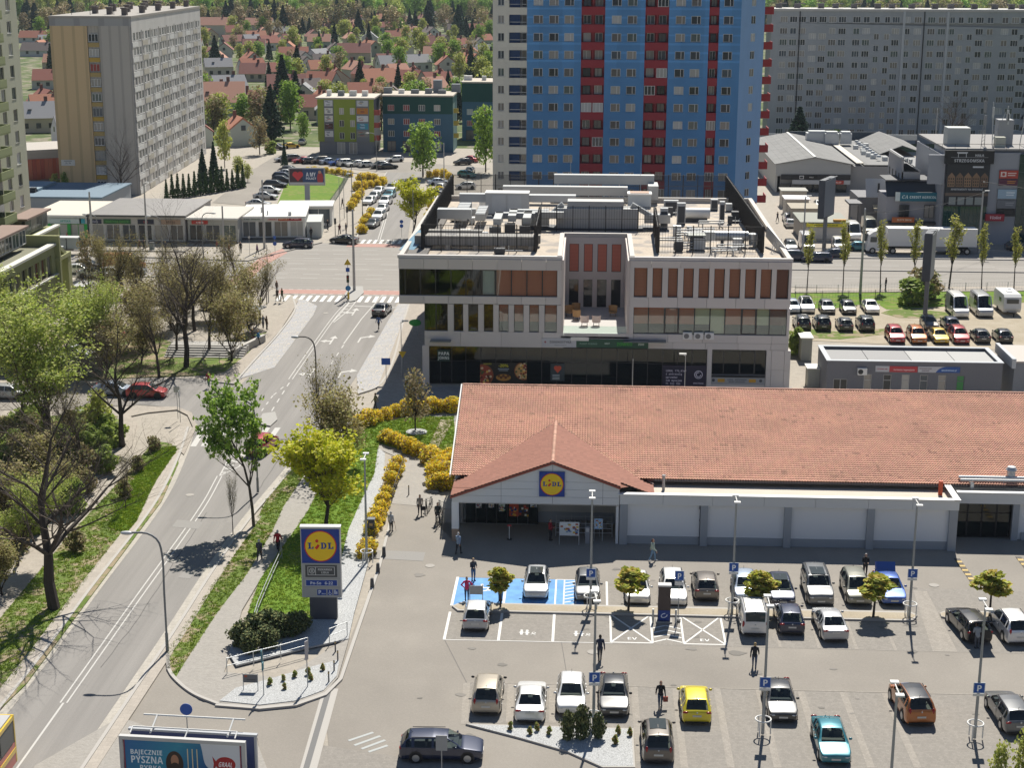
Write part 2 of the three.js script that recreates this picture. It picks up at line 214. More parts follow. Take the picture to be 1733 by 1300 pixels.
for(const[a,b]of[[[13.13,-102.9],[12.99,-98.1]],[[15.6,-102.74],[15.53,-98.05]],[[18.01,-102.77],[17.98,-98]],[[20.54,-102.81],[20.5,-97.95]]])struct('bay_divider',stripGeo([a,b],.2,.012,0),PALE);
sheet('bay_divider',[[23.63,-108.51],[24.58,-108.45],[24.48,-97.99],[22.88,-97.99]],.0115,PALE);
struct('bay_edge',stripGeo([[-7.16,-91.72],[27.42,-91.71]],.12,.013,0),PALE);
// planted strip between the upper rows, with kerb
const island=[[-9.1,-103.64],[-8.53,-104.31],[22.63,-104.36],[23,-103.76],[22.56,-102.92],[21.93,-102.78],[-8.62,-102.82]],island2=[[24.63,-104.27],[25.13,-104.71],[33.19,-104.64],[32.81,-103.29],[25.05,-103.36],[24.59,-103.64]];
for(const q of[island,island2]){sheet('kerb',q,.13,KERB,.14);sheet('gravel_strip',q.map(([x,z],i,a)=>{const cx=a.reduce((s,p)=>s + p[0],0)/ a.length,cz=a.reduce((s,p)=>s + p[1],0)/ a.length;return[cx +(x - cx)*.993,cz +(z - cz)*.72];}),.134,DIRT);}
const wedge=[[-6.78,-85.9],[3.08,-85.84],[3.05,-84.66],[3.06,-81.15],[1.25,-81.05],[-0.75,-82.8],[-3.51,-84.3]];
sheet('kerb',wedge,.12,KERB,.14);
sheet('gravel_bed',wedge.map(([x,z],i,a)=>{const cx=a.reduce((s,p)=>s + p[0],0)/ a.length,cz=a.reduce((s,p)=>s + p[1],0)/ a.length;return[cx +(x - cx)*.97,cz +(z - cz)*.95];}),.126,GRAVEL);
// ---------- kerbs ----------
const kerbAt=(path,off=0,w=.22)=>struct('kerb',stripGeo(path,w,.14,.16,off),KERB);
const gutter=(path,off)=>struct('gutter',stripGeo(path,.55,.02,0,off),tmat(paveTex([.43,.40,.35],.25,.5,.84,37)));
const eL=smoothPath(avL,8),eR=smoothPath(avR.slice(0,7),8);
kerbAt(eL,-.45);gutter(eL,-.02);kerbAt(eR,.5);gutter(eR,.12);
struct('concrete_edge',stripGeo(eL,.8,.125,.14,-.97),tmat(paveTex([.40,.36,.31],.5,.5,.9,39)));
struct('concrete_edge',stripGeo(smoothPath(avR.slice(0,5),8),.7,.125,.14,.98),tmat(paveTex([.40,.36,.31],.5,.5,.9,41)));
kerbAt(smoothPath([[-37.32,-162.7],[-37.25,-172.82],[-37.06,-187.65],[-37.58,-200.55],[-38.95,-206.8]],6));kerbAt(smoothPath([[-23.62,-159.44],[-21.94,-162.65],[-22.89,-195.14],[-23.33,-205.88],[-23.47,-208.55]],6));
kerbAt([[-41.09,-164.96],[-38.98,-163.34],[-37.2,-162.7]]);kerbAt(smoothPath([[-26.12,-92.31],[-26.9,-95.05]],4));kerbAt(smoothPath([[-26.88,-94.96],[-26.08,-92.31],[-25.21,-90.81],[-23.65,-88.98],[-21.89,-87.71]],6));
for(const p of[[[-190,-216],...[[-48.1,-221.4]]],[...[[28.59,-219.07]],[140,-219.2]],[[-29.5,-250.5],[140,-250.5]],[[-190,-250.3],...[[-50.78,-234.19],[-42.39,-250.86]]]])kerbAt(p);
kerbAt(smoothPath(upL,4));
// central reservation and rails of the cross street
for(const py of[447,464]){const z0=py===447?-242.3:-232.2;struct('median_kerb',bx(112,.16,.35,84,0,z0),KERB);struct('median_kerb',bx(84,.16,.35,-104,0,z0 + 1),KERB);}
// ---------- paint on the ground ----------
const paint=(name,g,m=PAINT)=>struct(name,g,m);
const cl=smoothPath([[-31.32,-87.51],[-31.36,-102.6],[-31.4,-124.06],[-31.81,-131.74]],8),cl2=smoothPath([[-31.73,-165.27],[-31.85,-182.37],[-31.83,-198.05],[-31.51,-206.13],[-31.62,-211.18]],6);
for(const o of[-.2,.2]){paint('road_marking',stripGeo(cl,.1,.012,0,o));paint('road_marking',stripGeo(cl2,.1,.012,0,o));}
paint('road_marking',stripGeo(cl.slice(0,2).map(([x,z])=>[x,z + 40]).concat([cl[0]]),.13,.011,0));
paint('road_marking',stripGeo([[-28.5,-181.97],[-28.29,-195.48],[-27.72,-207.13],[-27.47,-211.44]],.13,.012,0));paint('road_marking',dashGeo([[-28.41,-181.38],[-28.45,-165.97]],.13,.012,1.6,2.2));
paint('road_marking',dashGeo([[-31.58,-163.78],[-31.2,-147.61]],.13,.012,1.5,1.7));paint('road_marking',dashGeo([[-31.89,-162.05],[-32.32,-158.45],[-32.32,-151.74]],.13,.012,1,1.4));
paint('road_marking',mg(stripGeo([[-31.81,-131.74],[-32.17,-137.59],[-32.3,-140.7]],.13,.012,0),stripGeo([[-31.81,-131.74],[-30.69,-134.51],[-30.67,-137.68]],.13,.012,0),...[0,1,2,3,4,5].map(k=>stripGeo([[lerp([-31.83,-132.74][0],[-32.27,-139.04][0],k / 5),lerp([-31.83,-132.74][1],[-32.27,-139.04][1],k / 5)],[lerp([-31.42,-132.77][0],[-30.78,-137.67][0],k / 5),lerp([-31.42,-132.77][1],[-30.78,-137.67][1],k / 5)]],.3,.012,0))));
// zebra of the side street crossing over the avenue
for(let k=0;k<8;k++){const a=[-36.51,-140.27],b=[-28.58,-141.48],c=[-36.89,-146.26],d=[-28.48,-146.96];if(k===4||k===5)continue;const t=(k + .3)/ 8.4;paint('zebra_stripe',stripGeo([[lerp(a[0],b[0],t),lerp(a[1],b[1],t)],[lerp(c[0],d[0],t),lerp(c[1],d[1],t)]],.55,.013,0));}
// zebras and cycle crossings at the junction
const FRESH=mat([.7,.69,.66],.85);
const zebra=(x0,x1,z0,z1,n,w)=>{for(let k=0;k<n;k++)paint('zebra_stripe',sheetGeo([[lerp(x0,x1,(k + .25)/ n),z0],[lerp(x0,x1,(k + .25)/ n)+ w,z0],[lerp(x0,x1,(k + .25)/ n)+ w,z1],[lerp(x0,x1,(k + .25)/ n),z1]],.017,0),FRESH);};
zebra(-41.5,-32.6,-209.5,-205.6,9,.5);zebra(-30.6,-24.6,-209.5,-205.6,6,.5);
sheet('cycle_crossing',[[-42,-213.4],[-32.4,-213.4],[-32.4,-210.6],[-42,-210.6]],.014,REDBIKE);sheet('cycle_crossing',[[-30.6,-213.4],[-24.4,-213.4],[-24.4,-210.6],[-30.6,-210.6]],.014,REDBIKE);
for(const z of[-213.5,-210.5])paint('road_marking',dashGeo([[-42,z],[-24.5,z]],.2,.018,.6,.6));
zebra(-37.5,-29.6,-254.2,-250.6,8,.5);sheet('cycle_crossing',[[-38,-250.2],[-29.6,-250.2],[-29.6,-247.4],[-38,-247.4]],.018,REDBIKE);
sheet('cycle_path',[[-49.61,-237.23],[-47.67,-245.09],[-46.17,-241.52],[-47.32,-232.47]],.02,REDBIKE);sheet('cycle_path',[[-50.08,-216.97],[-49.51,-236.74],[-47.58,-232.46],[-47.42,-214.22]],.02,REDBIKE);
for(const z of[-244.5,-240.8,-237,-232.6,-228.6,-224.6,-221.4])paint('road_marking',dashGeo([[-52 +(z % 3),z],[-22,z]],.14,.016,2.4,2.2));
for(const z of[-236.5,-226.5,-246.2])paint('road_marking',dashGeo([[28,z],[140,z]],.14,.016,4,3));
paint('stop_line',stripGeo([[-30.3,-203.2],[-24.64,-202.45]],.35,.016,0));paint('stop_line',stripGeo([[-36.89,-253.46],[-33.41,-253.13]],.3,.018,0));
for(const o of[-.18,.18])paint('road_marking',stripGeo([[-33.6,-253.12],[-35,-271],[-37.23,-297.42],[-39.34,-326.56]],.12,.017,0,o));
// arrows
const arrow=(p,ry,turn)=>{const s=new THREE.Shape();const P=turn?[[-.1,0],[.1,0],[.1,2.2],[.9,2.9],[.9,2.4],[1.7,3.2],[.9,4],[.9,3.4],[-.1,2.6]]:[[-.1,0],[.1,0],[.1,3],[.5,3],[0,4.4],[-.5,3],[-.1,3],[-.1,1.9],[-.7,1.9],[-.7,2.3],[-1.4,1.6],[-.7,.9],[-.7,1.3],[-.1,1.3]];P.forEach(([x,y],i)=>i?s.lineTo(x,y):s.moveTo(x,y));const g=new THREE.ShapeGeometry(s);g.rotateX(-Math.PI / 2);const o=paint('arrow_marking',g);o.position.set(p[0],.016,p[1]);o.rotation.y=ry;};
arrow([-30.11,-181.57],0,0);arrow([-26.92,-182.67],0,1);arrow([-29.91,-165.89],0,0);arrow([-26.74,-166.08],0,1);arrow([-29.78,-197.47],0,0);
// traffic islands
sheet('traffic_island',[[-32.63,-209.93],[-32.74,-215.57],[-30.96,-215.68],[-30.18,-211.27],[-30.58,-206.19],[-31.24,-205.39]],.14,CONC,.15);sheet('traffic_island',[[-31.91,-147.98],[-31.94,-151.33],[-30.84,-152.04],[-30.09,-149.33],[-30.34,-147.05]],.14,CONC,.15);
paint('road_marking',mg(stripGeo([[-31.24,-205.39],[-31.45,-198.07],[-31.65,-193.57]],.14,.016,0),stripGeo([[-30.5,-206.19],[-30.6,-200.99],[-31.45,-193.24]],.14,.016,0),...[0,1,2,3,4].map(k=>stripGeo([[lerp([-31.34,-205][0],[-31.52,-197.01][0],k / 4),lerp([-31.34,-205][1],[-31.52,-197.01][1],k / 4)],[lerp([-30.47,-205.43][0],[-31.2,-197.38][0],k / 4),lerp([-30.47,-205.43][1],[-31.2,-197.38][1],k / 4)]],.3,.014,0))));
// bays: white lines, blue disabled bays, charging bays
const BLUEP=tmat(texture(256,9,(u,v,N,r)=>sc3([.13,.32,.62],.8 + .3*N[2](u,v)+ .15*r()),43),.85);
sheet('blue_bay',[[-9.1,-109.2],[.05,-109.2],[.05,-103.95],[-9.1,-103.95]],.012,BLUEP);
const line=(x0,z0,x1,z1,w=.15,y=.018)=>paint('bay_line',stripGeo([[x0,z0],[x1,z1]],w,y,0),FRESH);
line(-9.15,-109.3,-9.15,-103.9,.2);line(-5.55,-109.2,-5.55,-103.9,.18);line(-1.95,-109.2,-1.95,-103.9,.12);line(-1.35,-109.2,-1.35,-103.9,.1);line(-1.95,-109.2,-.5,-109.2,.1);line(-.5,-109.2,-.5,-103.9,.1);
for(let k=0;k<8;k++)line(-1.35,-104.3 - k*.6,-.5,-104.7 - k*.6,.14);
line(1.7,-109,1.7,-103.9);for(const x of[-9.15,-5.55,-1.95])line(x,-102.8,x,-98.1,.18);
line(-9.2,-98.1,2,-98.15,.08);
for(const x0 of[1.9,6.7]){const w=2.75;for(const[a,b]of[[[0,-103],[w,-103]],[[0,-98.3],[w,-98.3]],[[0,-103],[0,-98.3]],[[w,-103],[w,-98.3]],[[0,-103],[w,-98.3]],[[0,-98.3],[w,-103]]])line(x0 + a[0],a[1],x0 + b[0],b[1],.14,.018 +(a[0]!==b[0]&&a[1]!==b[1]?.004:0));}
for(let k=0;k<4;k++){const z=-98.5 - k*.75;line(4.75,z,5.6,z - .5,.14);line(5.6,z - .5,6.6,z,.14);}
// painted signs: wheelchair ring, family pictograms, EV letters
const flat=(name,w,h,draw,x,z,y=.022)=>{const c=document.createElement('canvas');c.width=w*60;c.height=h*60;const q=c.getContext('2d');q.fillStyle=q.strokeStyle='#fff';draw(q,c.width,c.height);const t=new THREE.CanvasTexture(c);t.colorSpace=THREE.SRGBColorSpace;const g=new THREE.PlaneGeometry(w,h);g.rotateX(-Math.PI / 2);const o=struct(name,g,new THREE.MeshStandardMaterial({color:col([.76,.75,.72]),alphaMap:t,transparent:true,roughness:.9}));o.position.set(x,y,z);};
const alphaBg=(q,w,h)=>{q.fillStyle='#000';q.fillRect(0,0,w,h);q.fillStyle=q.strokeStyle='#fff';};
for(const[x,z]of[[3.3,-98.95],[8.1,-98.95]])flat('ev_lettering',.9,.55,(q,w,h)=>{alphaBg(q,w,h);fitText(q,'EV',w / 2,h / 2,w*.95,h*1.05);},x,z,.026);
for(const[x,z]of[[-3.7,-99.6],[-.05,-99.6]])flat('family_pictogram',1.25,.95,(q,w,h)=>{alphaBg(q,w,h);for(const[cx,s]of[[.2,1],[.5,1]]){q.beginPath();q.arc(cx*w,.2*h,.09*h*1.3,0,7);q.fill();q.beginPath();q.moveTo(cx*w,.3*h);q.lineTo((cx + .17)*w,.6*h);q.lineTo((cx + .07)*w,.6*h);q.lineTo((cx + .07)*w,.95*h);q.lineTo((cx - .07)*w,.95*h);q.lineTo((cx - .07)*w,.6*h);q.lineTo((cx - .17)*w,.6*h);q.fill();}q.lineWidth=.05*w;q.beginPath();q.arc(.86*w,.6*h,.09*w,0,7);q.stroke();q.beginPath();q.moveTo(.7*w,.9*h);q.lineTo(.8*w,.7*h);q.lineTo(.96*w,.92*h);q.stroke();},x,z);
flat('wheelchair_pictogram',1.5,1.5,(q,w,h)=>{alphaBg(q,w,h);q.lineWidth=w*.11;q.beginPath();q.arc(w*.5,h*.6,w*.3,-.6,4);q.stroke();q.beginPath();q.moveTo(w*.45,h*.15);q.lineTo(w*.5,h*.5);q.lineTo(w*.75,h*.52);q.lineTo(w*.85,h*.85);q.stroke();q.beginPath();q.arc(w*.45,h*.1,w*.08,0,7);q.fill();},-7.2,-107.3);
for(let k=0;k<12;k++){const t=k / 11;for(const[a,b]of[[[28.15,-114.86],[28.31,-110.13]],[[32.88,-115.5],[32.99,-110.73]]])struct('speed_bump',bx(.42,.04,.5,lerp(a[0],b[0],t),.004,lerp(a[1],b[1],t)),k % 2?mat([.5,.36,.12],.7):mat([.09,.08,.07],.8));}
// worn painted grid on the entrance lane, seams and patches in the asphalt
for(const p of[[[-13.38,-83.61],[-12.09,-84.71]],[[-12.96,-83.06],[-11.62,-84.29]],[[-12.49,-82.66],[-11.28,-83.8]],[[-12.04,-82.33],[-11.06,-83.16]]])struct('worn_marking',stripGeo(p,.2,.012,0),mat([.42,.44,.43],.9));
for(const p of[[[-9.09,-98.01],[-7.15,-91.64]],[[-1.38,-98.25],[-0.81,-91.65]],[[-14.72,-82.96],[-10.29,-80.69]]])struct('asphalt_seam',stripGeo(p,.05,.011,0),mat([.16,.15,.14],.9));
for(const p of[[[-17.05,-114.56],[-12.03,-114.21],[-12.01,-112.34],[-16.89,-112.81]],[[-32.69,-120.37],[-30.43,-119.93],[-30.46,-118.28],[-32.65,-118.7]],[[-29.42,-109.2],[-28.5,-109.01],[-28.56,-107.84],[-29.48,-108.02]]])sheet('asphalt_patch',p,.013,mat([.27,.26,.245],.95));
{const q=RNG(31),D1=mat([.19,.178,.16],.95),D2=mat([.225,.21,.19],.95);for(let i=0;i<46;i++){const x=lerp(-12,30,q()),z=lerp(-112.5,-84,q()),rad=.12 + .5*q()*q(),n=9,pts=[];for(let k=0;k<n;k++){const a=k / n*6.283,s=rad*(.6 + .6*q());pts.push([x + Math.cos(a)*s*1.3,z + Math.sin(a)*s]);}sheet('oil_stain',pts,.0155 + i*.0001,i % 2?D1:D2);}for(const p of[[[-27.73,-88.51],[-27.87,-95.46],[-27.63,-105.41],[-27.44,-116.56]],[[-30.6,-92.59],[-30.35,-100.17],[-30.55,-111.91],[-30.72,-122.19]],[[-27.6,-123.54],[-27.67,-131.32],[-27.35,-143.86],[-26.92,-162.35]]])struct('tar_seam',stripGeo(smoothPath(p,5).map(([x,z])=>[x +(q()- .5)*.12,z]),.06,.0125,0),mat([.13,.125,.12],.9));}
for(const p of[[25.32,-109.62],[-11.39,-111.41],[-33.15,-126.54],[-30.57,-111.29],[-33.29,-198.66],[-13.31,-147.86],[0.69,-96.67]])struct('manhole_cover',cyl(.36,.36,.015,p[0],.012,p[1],16),mat([.33,.31,.28],.8));

// ---------- building helpers ----------
function wallGeo(W,H,holes=[],t=.3){
const s=new THREE.Shape([[0,0],[W,0],[W,H],[0,H]].map(p=>new THREE.Vector2(...p)));
for(const[a,b,c,d]of holes)s.holes.push(new THREE.Path([[a,b],[a,d],[c,d],[c,b]].map(p=>new THREE.Vector2(...p))));
const g=new THREE.ExtrudeGeometry(s,{depth:t,bevelEnabled:false});g.translate(0,0,-t);return g.toNonIndexed?(g.index?g.toNonIndexed():g):g;
}
const winCache=new Map();
// frame of bars round w x h with mullions at the given fractions; lower left corner at the origin
function frameGeo(w,h,mull=[],f=.07,d=.09,sill=0,trans=[]){
const k=[w.toFixed(2),h.toFixed(2),mull,f,d,sill,trans].join();
if(!winCache.has(k))winCache.set(k,mg(bx(w,f,d,w / 2,0,0),bx(w,f,d,w / 2,h - f,0),bx(f,h - 2*f,d,f / 2,f,0),bx(f,h - 2*f,d,w - f / 2,f,0),mull.map(m=>bx(f*1.15,h - 2*f,d*.9,w*m,f,0)),trans.map(m=>bx(w - 2*f,f,d*.85,w / 2,h*m,0)),sill?bx(w + .1,.05,sill,w / 2,-.05,sill / 2):null));
return winCache.get(k);
}
const paneGeoC=new Map();
const paneGeo=(w,h)=>{const k=w.toFixed(2)+ h.toFixed(2);if(!paneGeoC.has(k))paneGeoC.set(k,bx(w - .06,h - .06,.02,w / 2,.03,0));return paneGeoC.get(k);};
// window part: frame mesh with a pane under it; x, y = lower left corner in the wall's own axes, z depth
function win(parent,x,y,w,h,o={}){
const{mull=[.62],fm=WHITE,pm=GLASS,z=-.14,f=.07,d=.09,sill=0,name='window',ry=0,trans=[]}=o;
const c=Math.cos(ry),s=Math.sin(ry),[ax,az]=o.at||[0,0];
const m=add(parent,name,frameGeo(w,h,mull,f,d,sill,trans),fm,ax + x*c + z*s,y,az - x*s + z*c,ry);
add(m,'pane',paneGeo(w,h),pm,0,0,-.015);return m;
}
const part=add,TINT=new THREE.MeshPhysicalMaterial({color:col([.32,.38,.37]),roughness:.02,transmission:1,thickness:0,ior:1.52});
const LOGO=(q,w,h)=>{// round yellow emblem with red ring on blue
q.fillStyle='#0a3a94';q.fillRect(0,0,w,h);const r=w*.455,cx=w / 2,cy=h / 2;q.fillStyle='#d8201c';q.beginPath();q.arc(cx,cy,r,0,7);q.fill();q.fillStyle='#f9cf12';q.beginPath();q.arc(cx,cy,r*.94,0,7);q.fill();
q.fillStyle='#0a3a94';q.textAlign='center';q.textBaseline='alphabetic';const b=cy + h*.07,fs=h*.235;q.font=`bold ${fs}px serif`;const L=(s,x,k)=>{q.save();q.translate(cx + x*w,b);q.scale(k,1);q.fillText(s,0,0);q.lineWidth=fs*.06;q.strokeStyle='#0a3a94';q.strokeText(s,0,0);q.restore();};
L('L',-.275,1.05);L('D',.09,.95);L('L',.285,1.05);
q.fillStyle='#d8201c';q.beginPath();q.arc(cx - .1*w,cy - h*.155,w*.045,0,7);q.fill();q.save();q.translate(cx - .085*w,cy + h*.02);q.rotate(.55);q.fillRect(-w*.035,-h*.07,w*.07,h*.1);q.rotate(.25);q.fillRect(-w*.04,h*.0,w*.08,h*.075);q.restore();};
// ---------- supermarket ----------
const sm=thing('supermarket','long white supermarket with red tiled roof and gabled entrance','supermarket',0,0,-116.7);
{
const Z0=116.7;// world z = local z - Z0
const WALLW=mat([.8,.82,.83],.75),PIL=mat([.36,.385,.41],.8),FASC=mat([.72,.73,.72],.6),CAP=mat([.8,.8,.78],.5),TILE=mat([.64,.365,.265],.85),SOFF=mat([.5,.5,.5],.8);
const xe=56,pil=[2.98,9.19,15.57,21.85,28.17];
// white side: fascia panels, wall fields between pilasters, plinth
const fj=[2.7,...[6.01,9.79,13.69,17.58,21.59,24.92],28.42];
for(let i=0;i + 1<fj.length;i++)part(sm,'panel',bx(fj[i + 1]- fj[i]- .02,.78,.3,(fj[i]+ fj[i + 1])/ 2,3.3,-.15),FASC);
part(sm,'parapet_cap',mg(bx(25.9,.07,.5,15.5,4.08,-.15),bx(.5,.07,4.2,28.25,4.083,-2)),CAP);
part(sm,'parapet_inner',bx(25.5,.6,.12,15.5,3.5,-.45),mat([.6,.58,.53],.8));
for(let i=0;i<5;i++)part(sm,'pilaster',bx(i&&i<4?.55:.62,3.3,.5,pil[i]+(i===0?.05:i===4?-.1:0),0,-.3),PIL);
for(let i=0;i<4;i++){const a=pil[i]+ .3,b=pil[i + 1]- .28;part(sm,'wall_field',bx(b - a,2.65,.3,(a + b)/ 2,.65,-.5),WALLW);part(sm,'plinth',bx(b - a,.64,.32,(a + b)/ 2,0,-.48),PIL);}
for(const x of[8.91,27.88]){const d=part(sm,'downpipe',mg(cyl(.06,.06,3.2,x,0,-.22),bx(.22,.28,.18,x,2.95,-.22)),mat([.1,.11,.13],.5));part(d,'bracket',mg(bx(.2,.05,.12,x,.6,-.25),bx(.2,.05,.12,x,2,-.25)),DARK);}
part(sm,'roof_terrace',bx(24.4,.1,3.9,16.2,3.55,-2.5),tmat(texture(256,8,(u,v,N,r)=>sc3([.56,.5,.42],.85 + .2*N[1](u,v)+ .1*r()),51)));
part(sm,'vent_pipe',mg(cyl(.12,.12,1.25,6.15,3.6,-2.6),cyl(.15,.15,.12,6.15,4.75,-2.6)),mat([.3,.3,.31],.5));
part(sm,'back_wall',bx(66,4.1,22,23,0,-16),WALLW);
// recessed right wing with glass doors and roof ducts
part(sm,'fascia',bx(30,.85,.35,43.8,3.0,-2.75),FASC);part(sm,'parapet_cap',bx(30,.07,.5,43.8,3.86,-2.75),CAP);
part(sm,'wing_wall',bx(26,3,.3,46.2,0,-3.1),WALLW);part(sm,'pilaster',bx(.5,3,.5,33.45,0,-2.9),PIL);part(sm,'plinth',bx(22,.62,.3,45,0,-2.92),PIL);
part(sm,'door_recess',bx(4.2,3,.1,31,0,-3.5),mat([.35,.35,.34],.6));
for(let i=0;i<4;i++)win(sm,28.75 + i*1.12,.05,1.1,2.9,{mull:[],z:-3.2,fm:BLACKM,pm:TINT,f:.06,trans:[.68],name:'glass_door'});
const tube=(x0,x1,y,z,r)=>bar([x0,y,z],[x1,y,z],r,10);
part(sm,'roof_duct',mg(tube(29.2,56,4.62,-4.2,.13),tube(29.2,56,4.6,-3.6,.1),...[30,32.6,35,37.5,40].map(x=>bx(.06,.7,.06,x,3.9,-3.9)),bx(.25,.5,.25,30.1,3.9,-3.5)),GALV);
part(sm,'roof_vent',mg(cyl(.5,.5,.5,33.3,3.9,-4.5,12),cyl(.34,.34,.8,33.3,4.4,-4.5,12),cyl(.45,.3,.25,33.3,5.2,-4.5,12)),GALV);
part(sm,'red_hose_box',bx(.28,1.2,.3,27.5,3.6,-2.6),mat([.5,.08,.03],.6));
// main roof: tiled slope from the eave (z -120.4, 4.15 m) to the ridge (z -132.4, 8.4 m)
const ez=-3.7,ey=4.15,rz=-15.7,ry=8.4,xl=-10.55,pitch=Math.atan2(ry - ey,ez - rz),SL=Math.hypot(ry - ey,ez - rz);
const deck=(pts)=>{const g=new THREE.BufferGeometry();const v=[];for(const t of pts)v.push(...t.flat());g.setAttribute('position',new THREE.Float32BufferAttribute(v,3));g.computeVertexNormals();g.setAttribute('uv',new THREE.Float32BufferAttribute(new Float32Array(v.length / 3*2),2));return g;};
const q4=(a,b,c,d)=>[[a,b,c],[a,c,d]];
part(sm,'roof',mg(deck([...q4([xl,ey,ez],[xe,ey,ez],[xe,ry,rz],[xl,ry,rz]),...q4([xl,ry,rz],[xe,ry,rz],[xe,ey,rz - 12],[xl,ey,rz - 12]),[[xl,ey,ez],[xl,ry,rz],[xl,ey,rz - 12]]]),bx(46.5,.16,.14,28.2,4.0,ez + .02)),mat([.16,.07,.05],.9));
part(sm,'verge_board',mg(beam([xl - .1,ey - .02,ez],[xl - .1,ry - .02,rz],.1,.26),beam([xl - .1,ey,rz - 12],[xl - .1,ry,rz],.1,.26)),WHITE);
part(sm,'gutter',bar([5.4,ey - .08,ez + .1],[xe,ey - .08,ez + .1],.08,6),mat([.06,.05,.05],.5));
// one clay tile: shallow S profile, lower edge raised over the next row
const tileGeo=(w,l,amp,n=5)=>{const v=[],N=n;const y=t=>amp*(Math.sin(t*Math.PI*2 - .6)*.5 + .5);for(let i=0;i<N;i++){const a=i / N,b=(i + 1)/ N,xa=(a - .5)*w,xb=(b - .5)*w,ya=y(a),yb=y(b),lo=.07;const P=[[xa,ya + lo,0],[xb,yb + lo,0],[xb,yb,-l],[xa,ya,-l]];v.push(P[0],P[1],P[2],P[0],P[2],P[3]);v.push([xa,ya - .02,.002],[xb,yb - .02,.002],P[1],[xa,ya - .02,.002],P[1],P[0]);}const g=new THREE.BufferGeometry();g.setAttribute('position',new THREE.Float32BufferAttribute(v.flat(),3));g.computeVertexNormals();return g;};
const tw=.21,tl=.28,rows=Math.floor(SL / tl),cols=Math.floor((xe - xl)/ tw),gr=RNG(5);
const gx=-2.45,gy=6.62,gEy=3.72,gL=-10.3,gR=5.4,gzf=.15,gp=Math.atan2(gy - gEy,gx - gL);// gable: ridge x, height, eaves
const gh=x=>gy -(gy - gEy)*Math.abs(x - gx)/(gx - gL);
const list=[],cols3=[];const M=new THREE.Matrix4(),E=new THREE.Euler(),Q=new THREE.Quaternion(),nz=noiseGrid(16,77),n2=noiseGrid(40,78);
for(let j=0;j<rows;j++)for(let i=0;i<cols;i++){const s=j*tl,x=xl +(i + .5)*tw,y=ey + s*Math.sin(pitch),z=ez - s*Math.cos(pitch);if(x<gR&&gh(x)>y + .25)continue;
list.push([x,y + .02,z,pitch,0]);const k=.9 + .16*gr()+ .22*(nz(x / 40,s / 14)- .5),dk=n2(x / 30,s / 12)>.86&&gr()>.5?.75:1;cols3.push([k*dk,k*dk*(.96 + .08*gr()),k*dk]);}
const inst=(name,geo,m,L,C,rot)=>{const o=new THREE.InstancedMesh(geo,m,L.length);L.forEach((p,i)=>{E.set(...(rot?rot(p):[p[3],p[4],0]),'YXZ');M.compose(new THREE.Vector3(p[0],p[1],p[2]),Q.setFromEuler(E),new THREE.Vector3(1,1,1));o.setMatrixAt(i,M);o.setColorAt(i,new THREE.Color().setRGB(...C[i]));});o.name=name;o.userData.kind='stuff';shade(o);sm.add(o);return o;};
inst('roof_tile',tileGeo(tw,tl + .05,.075),TILE,list,cols3);
// ridge tiles, gable roof with its own flatter tiles
const rl=[],rc=[];for(let x=xl + .2;x<xe;x +=.4){rl.push([x,ry + .02,rz,0,0]);const k=rr(.7,1,gr);rc.push([k,k,k]);}const capG=new THREE.CylinderGeometry(.13,.15,.42,10);capG.rotateZ(Math.PI / 2);inst('ridge_tile',capG,TILE,rl,rc);
const gl=[],gc=[],zB=x=>{const h=gh(x);return ez -(h - ey)/ Math.tan(pitch);};
for(const side of[-1,1])for(let s=.05;s<Math.hypot(gx - gL,gy - gEy);s +=tl){const x=gx + side*(s===0?0:1)*((gx - gL)- s*Math.cos(gp)),y=gEy + s*Math.sin(gp);for(let z=gzf;z>Math.min(zB(x),-3.2)+ .1;z -=tw){if(side>0&&x>2.9&&z>-.7)continue;gl.push([x,y + .03,z - tw / 2,side]);const k=.5 + .12*gr();gc.push([k,k*.8,k*.78]);}}
inst('gable_tile',tileGeo(tw,tl + .04,.035),TILE,gl,gc,p=>[gp,p[3]>0?Math.PI / 2:-Math.PI / 2,0]);
const zf=gzf,zbk=zB(gx);
part(sm,'gable_deck',deck([...q4([gL,gEy - .03,zf],[gx,gy - .03,zf],[gx,gy - .03,zbk],[gL,gEy - .03,-4]),...q4([gx,gy - .03,zf],[2.75,gh(2.75)- .03,zf],[gR,gEy - .03,-4],[gx,gy - .03,zbk])]),mat([.22,.09,.06],.9));
const r2=[],c2=[];for(let z=zf;z>zbk;z -=.4){r2.push([gx,gy + .03,z - .2,0,Math.PI / 2]);const k=rr(.6,.95,gr);c2.push([k,k,k]);}inst('ridge_tile',capG,TILE,r2,c2,p=>[0,Math.PI / 2,0]);
part(sm,'barge_board',mg(beam([gL,gEy - .08,zf + .02],[gx,gy - .08,zf + .02],.06,.16),beam([gx,gy - .08,zf + .02],[2.75,gh(2.75)- .08,zf + .02],.06,.16)),mat([.33,.09,.06],.7));
for(const side of[-1,1])part(sm,'valley_flashing',beam([side<0?gL:gR,gEy + .16,-3.3],[gx,gy + .06,zbk + .1],.16,.04),mat([.12,.06,.05],.7));
// gable front: white panels
const yb=3.22,tri=(x0,x1,y0,y1)=>{const p=[];const T=x=>gh(x)- .18;p.push([x0,y0],[x1,y0]);const top=x=>Math.min(y1,T(x));if(top(x1)>y0)p.push([x1,top(x1)]);const xs=[];for(let k=1;k<24;k++){const x=lerp(x1,x0,k / 24);xs.push([x,Math.max(y0,top(x))]);}p.push(...xs);if(top(x0)>y0)p.push([x0,top(x0)]);const g=new THREE.ExtrudeGeometry(new THREE.Shape(p.map(a=>new THREE.Vector2(...a))),{depth:.08,bevelEnabled:false});g.translate(0,0,-.08);return g;};
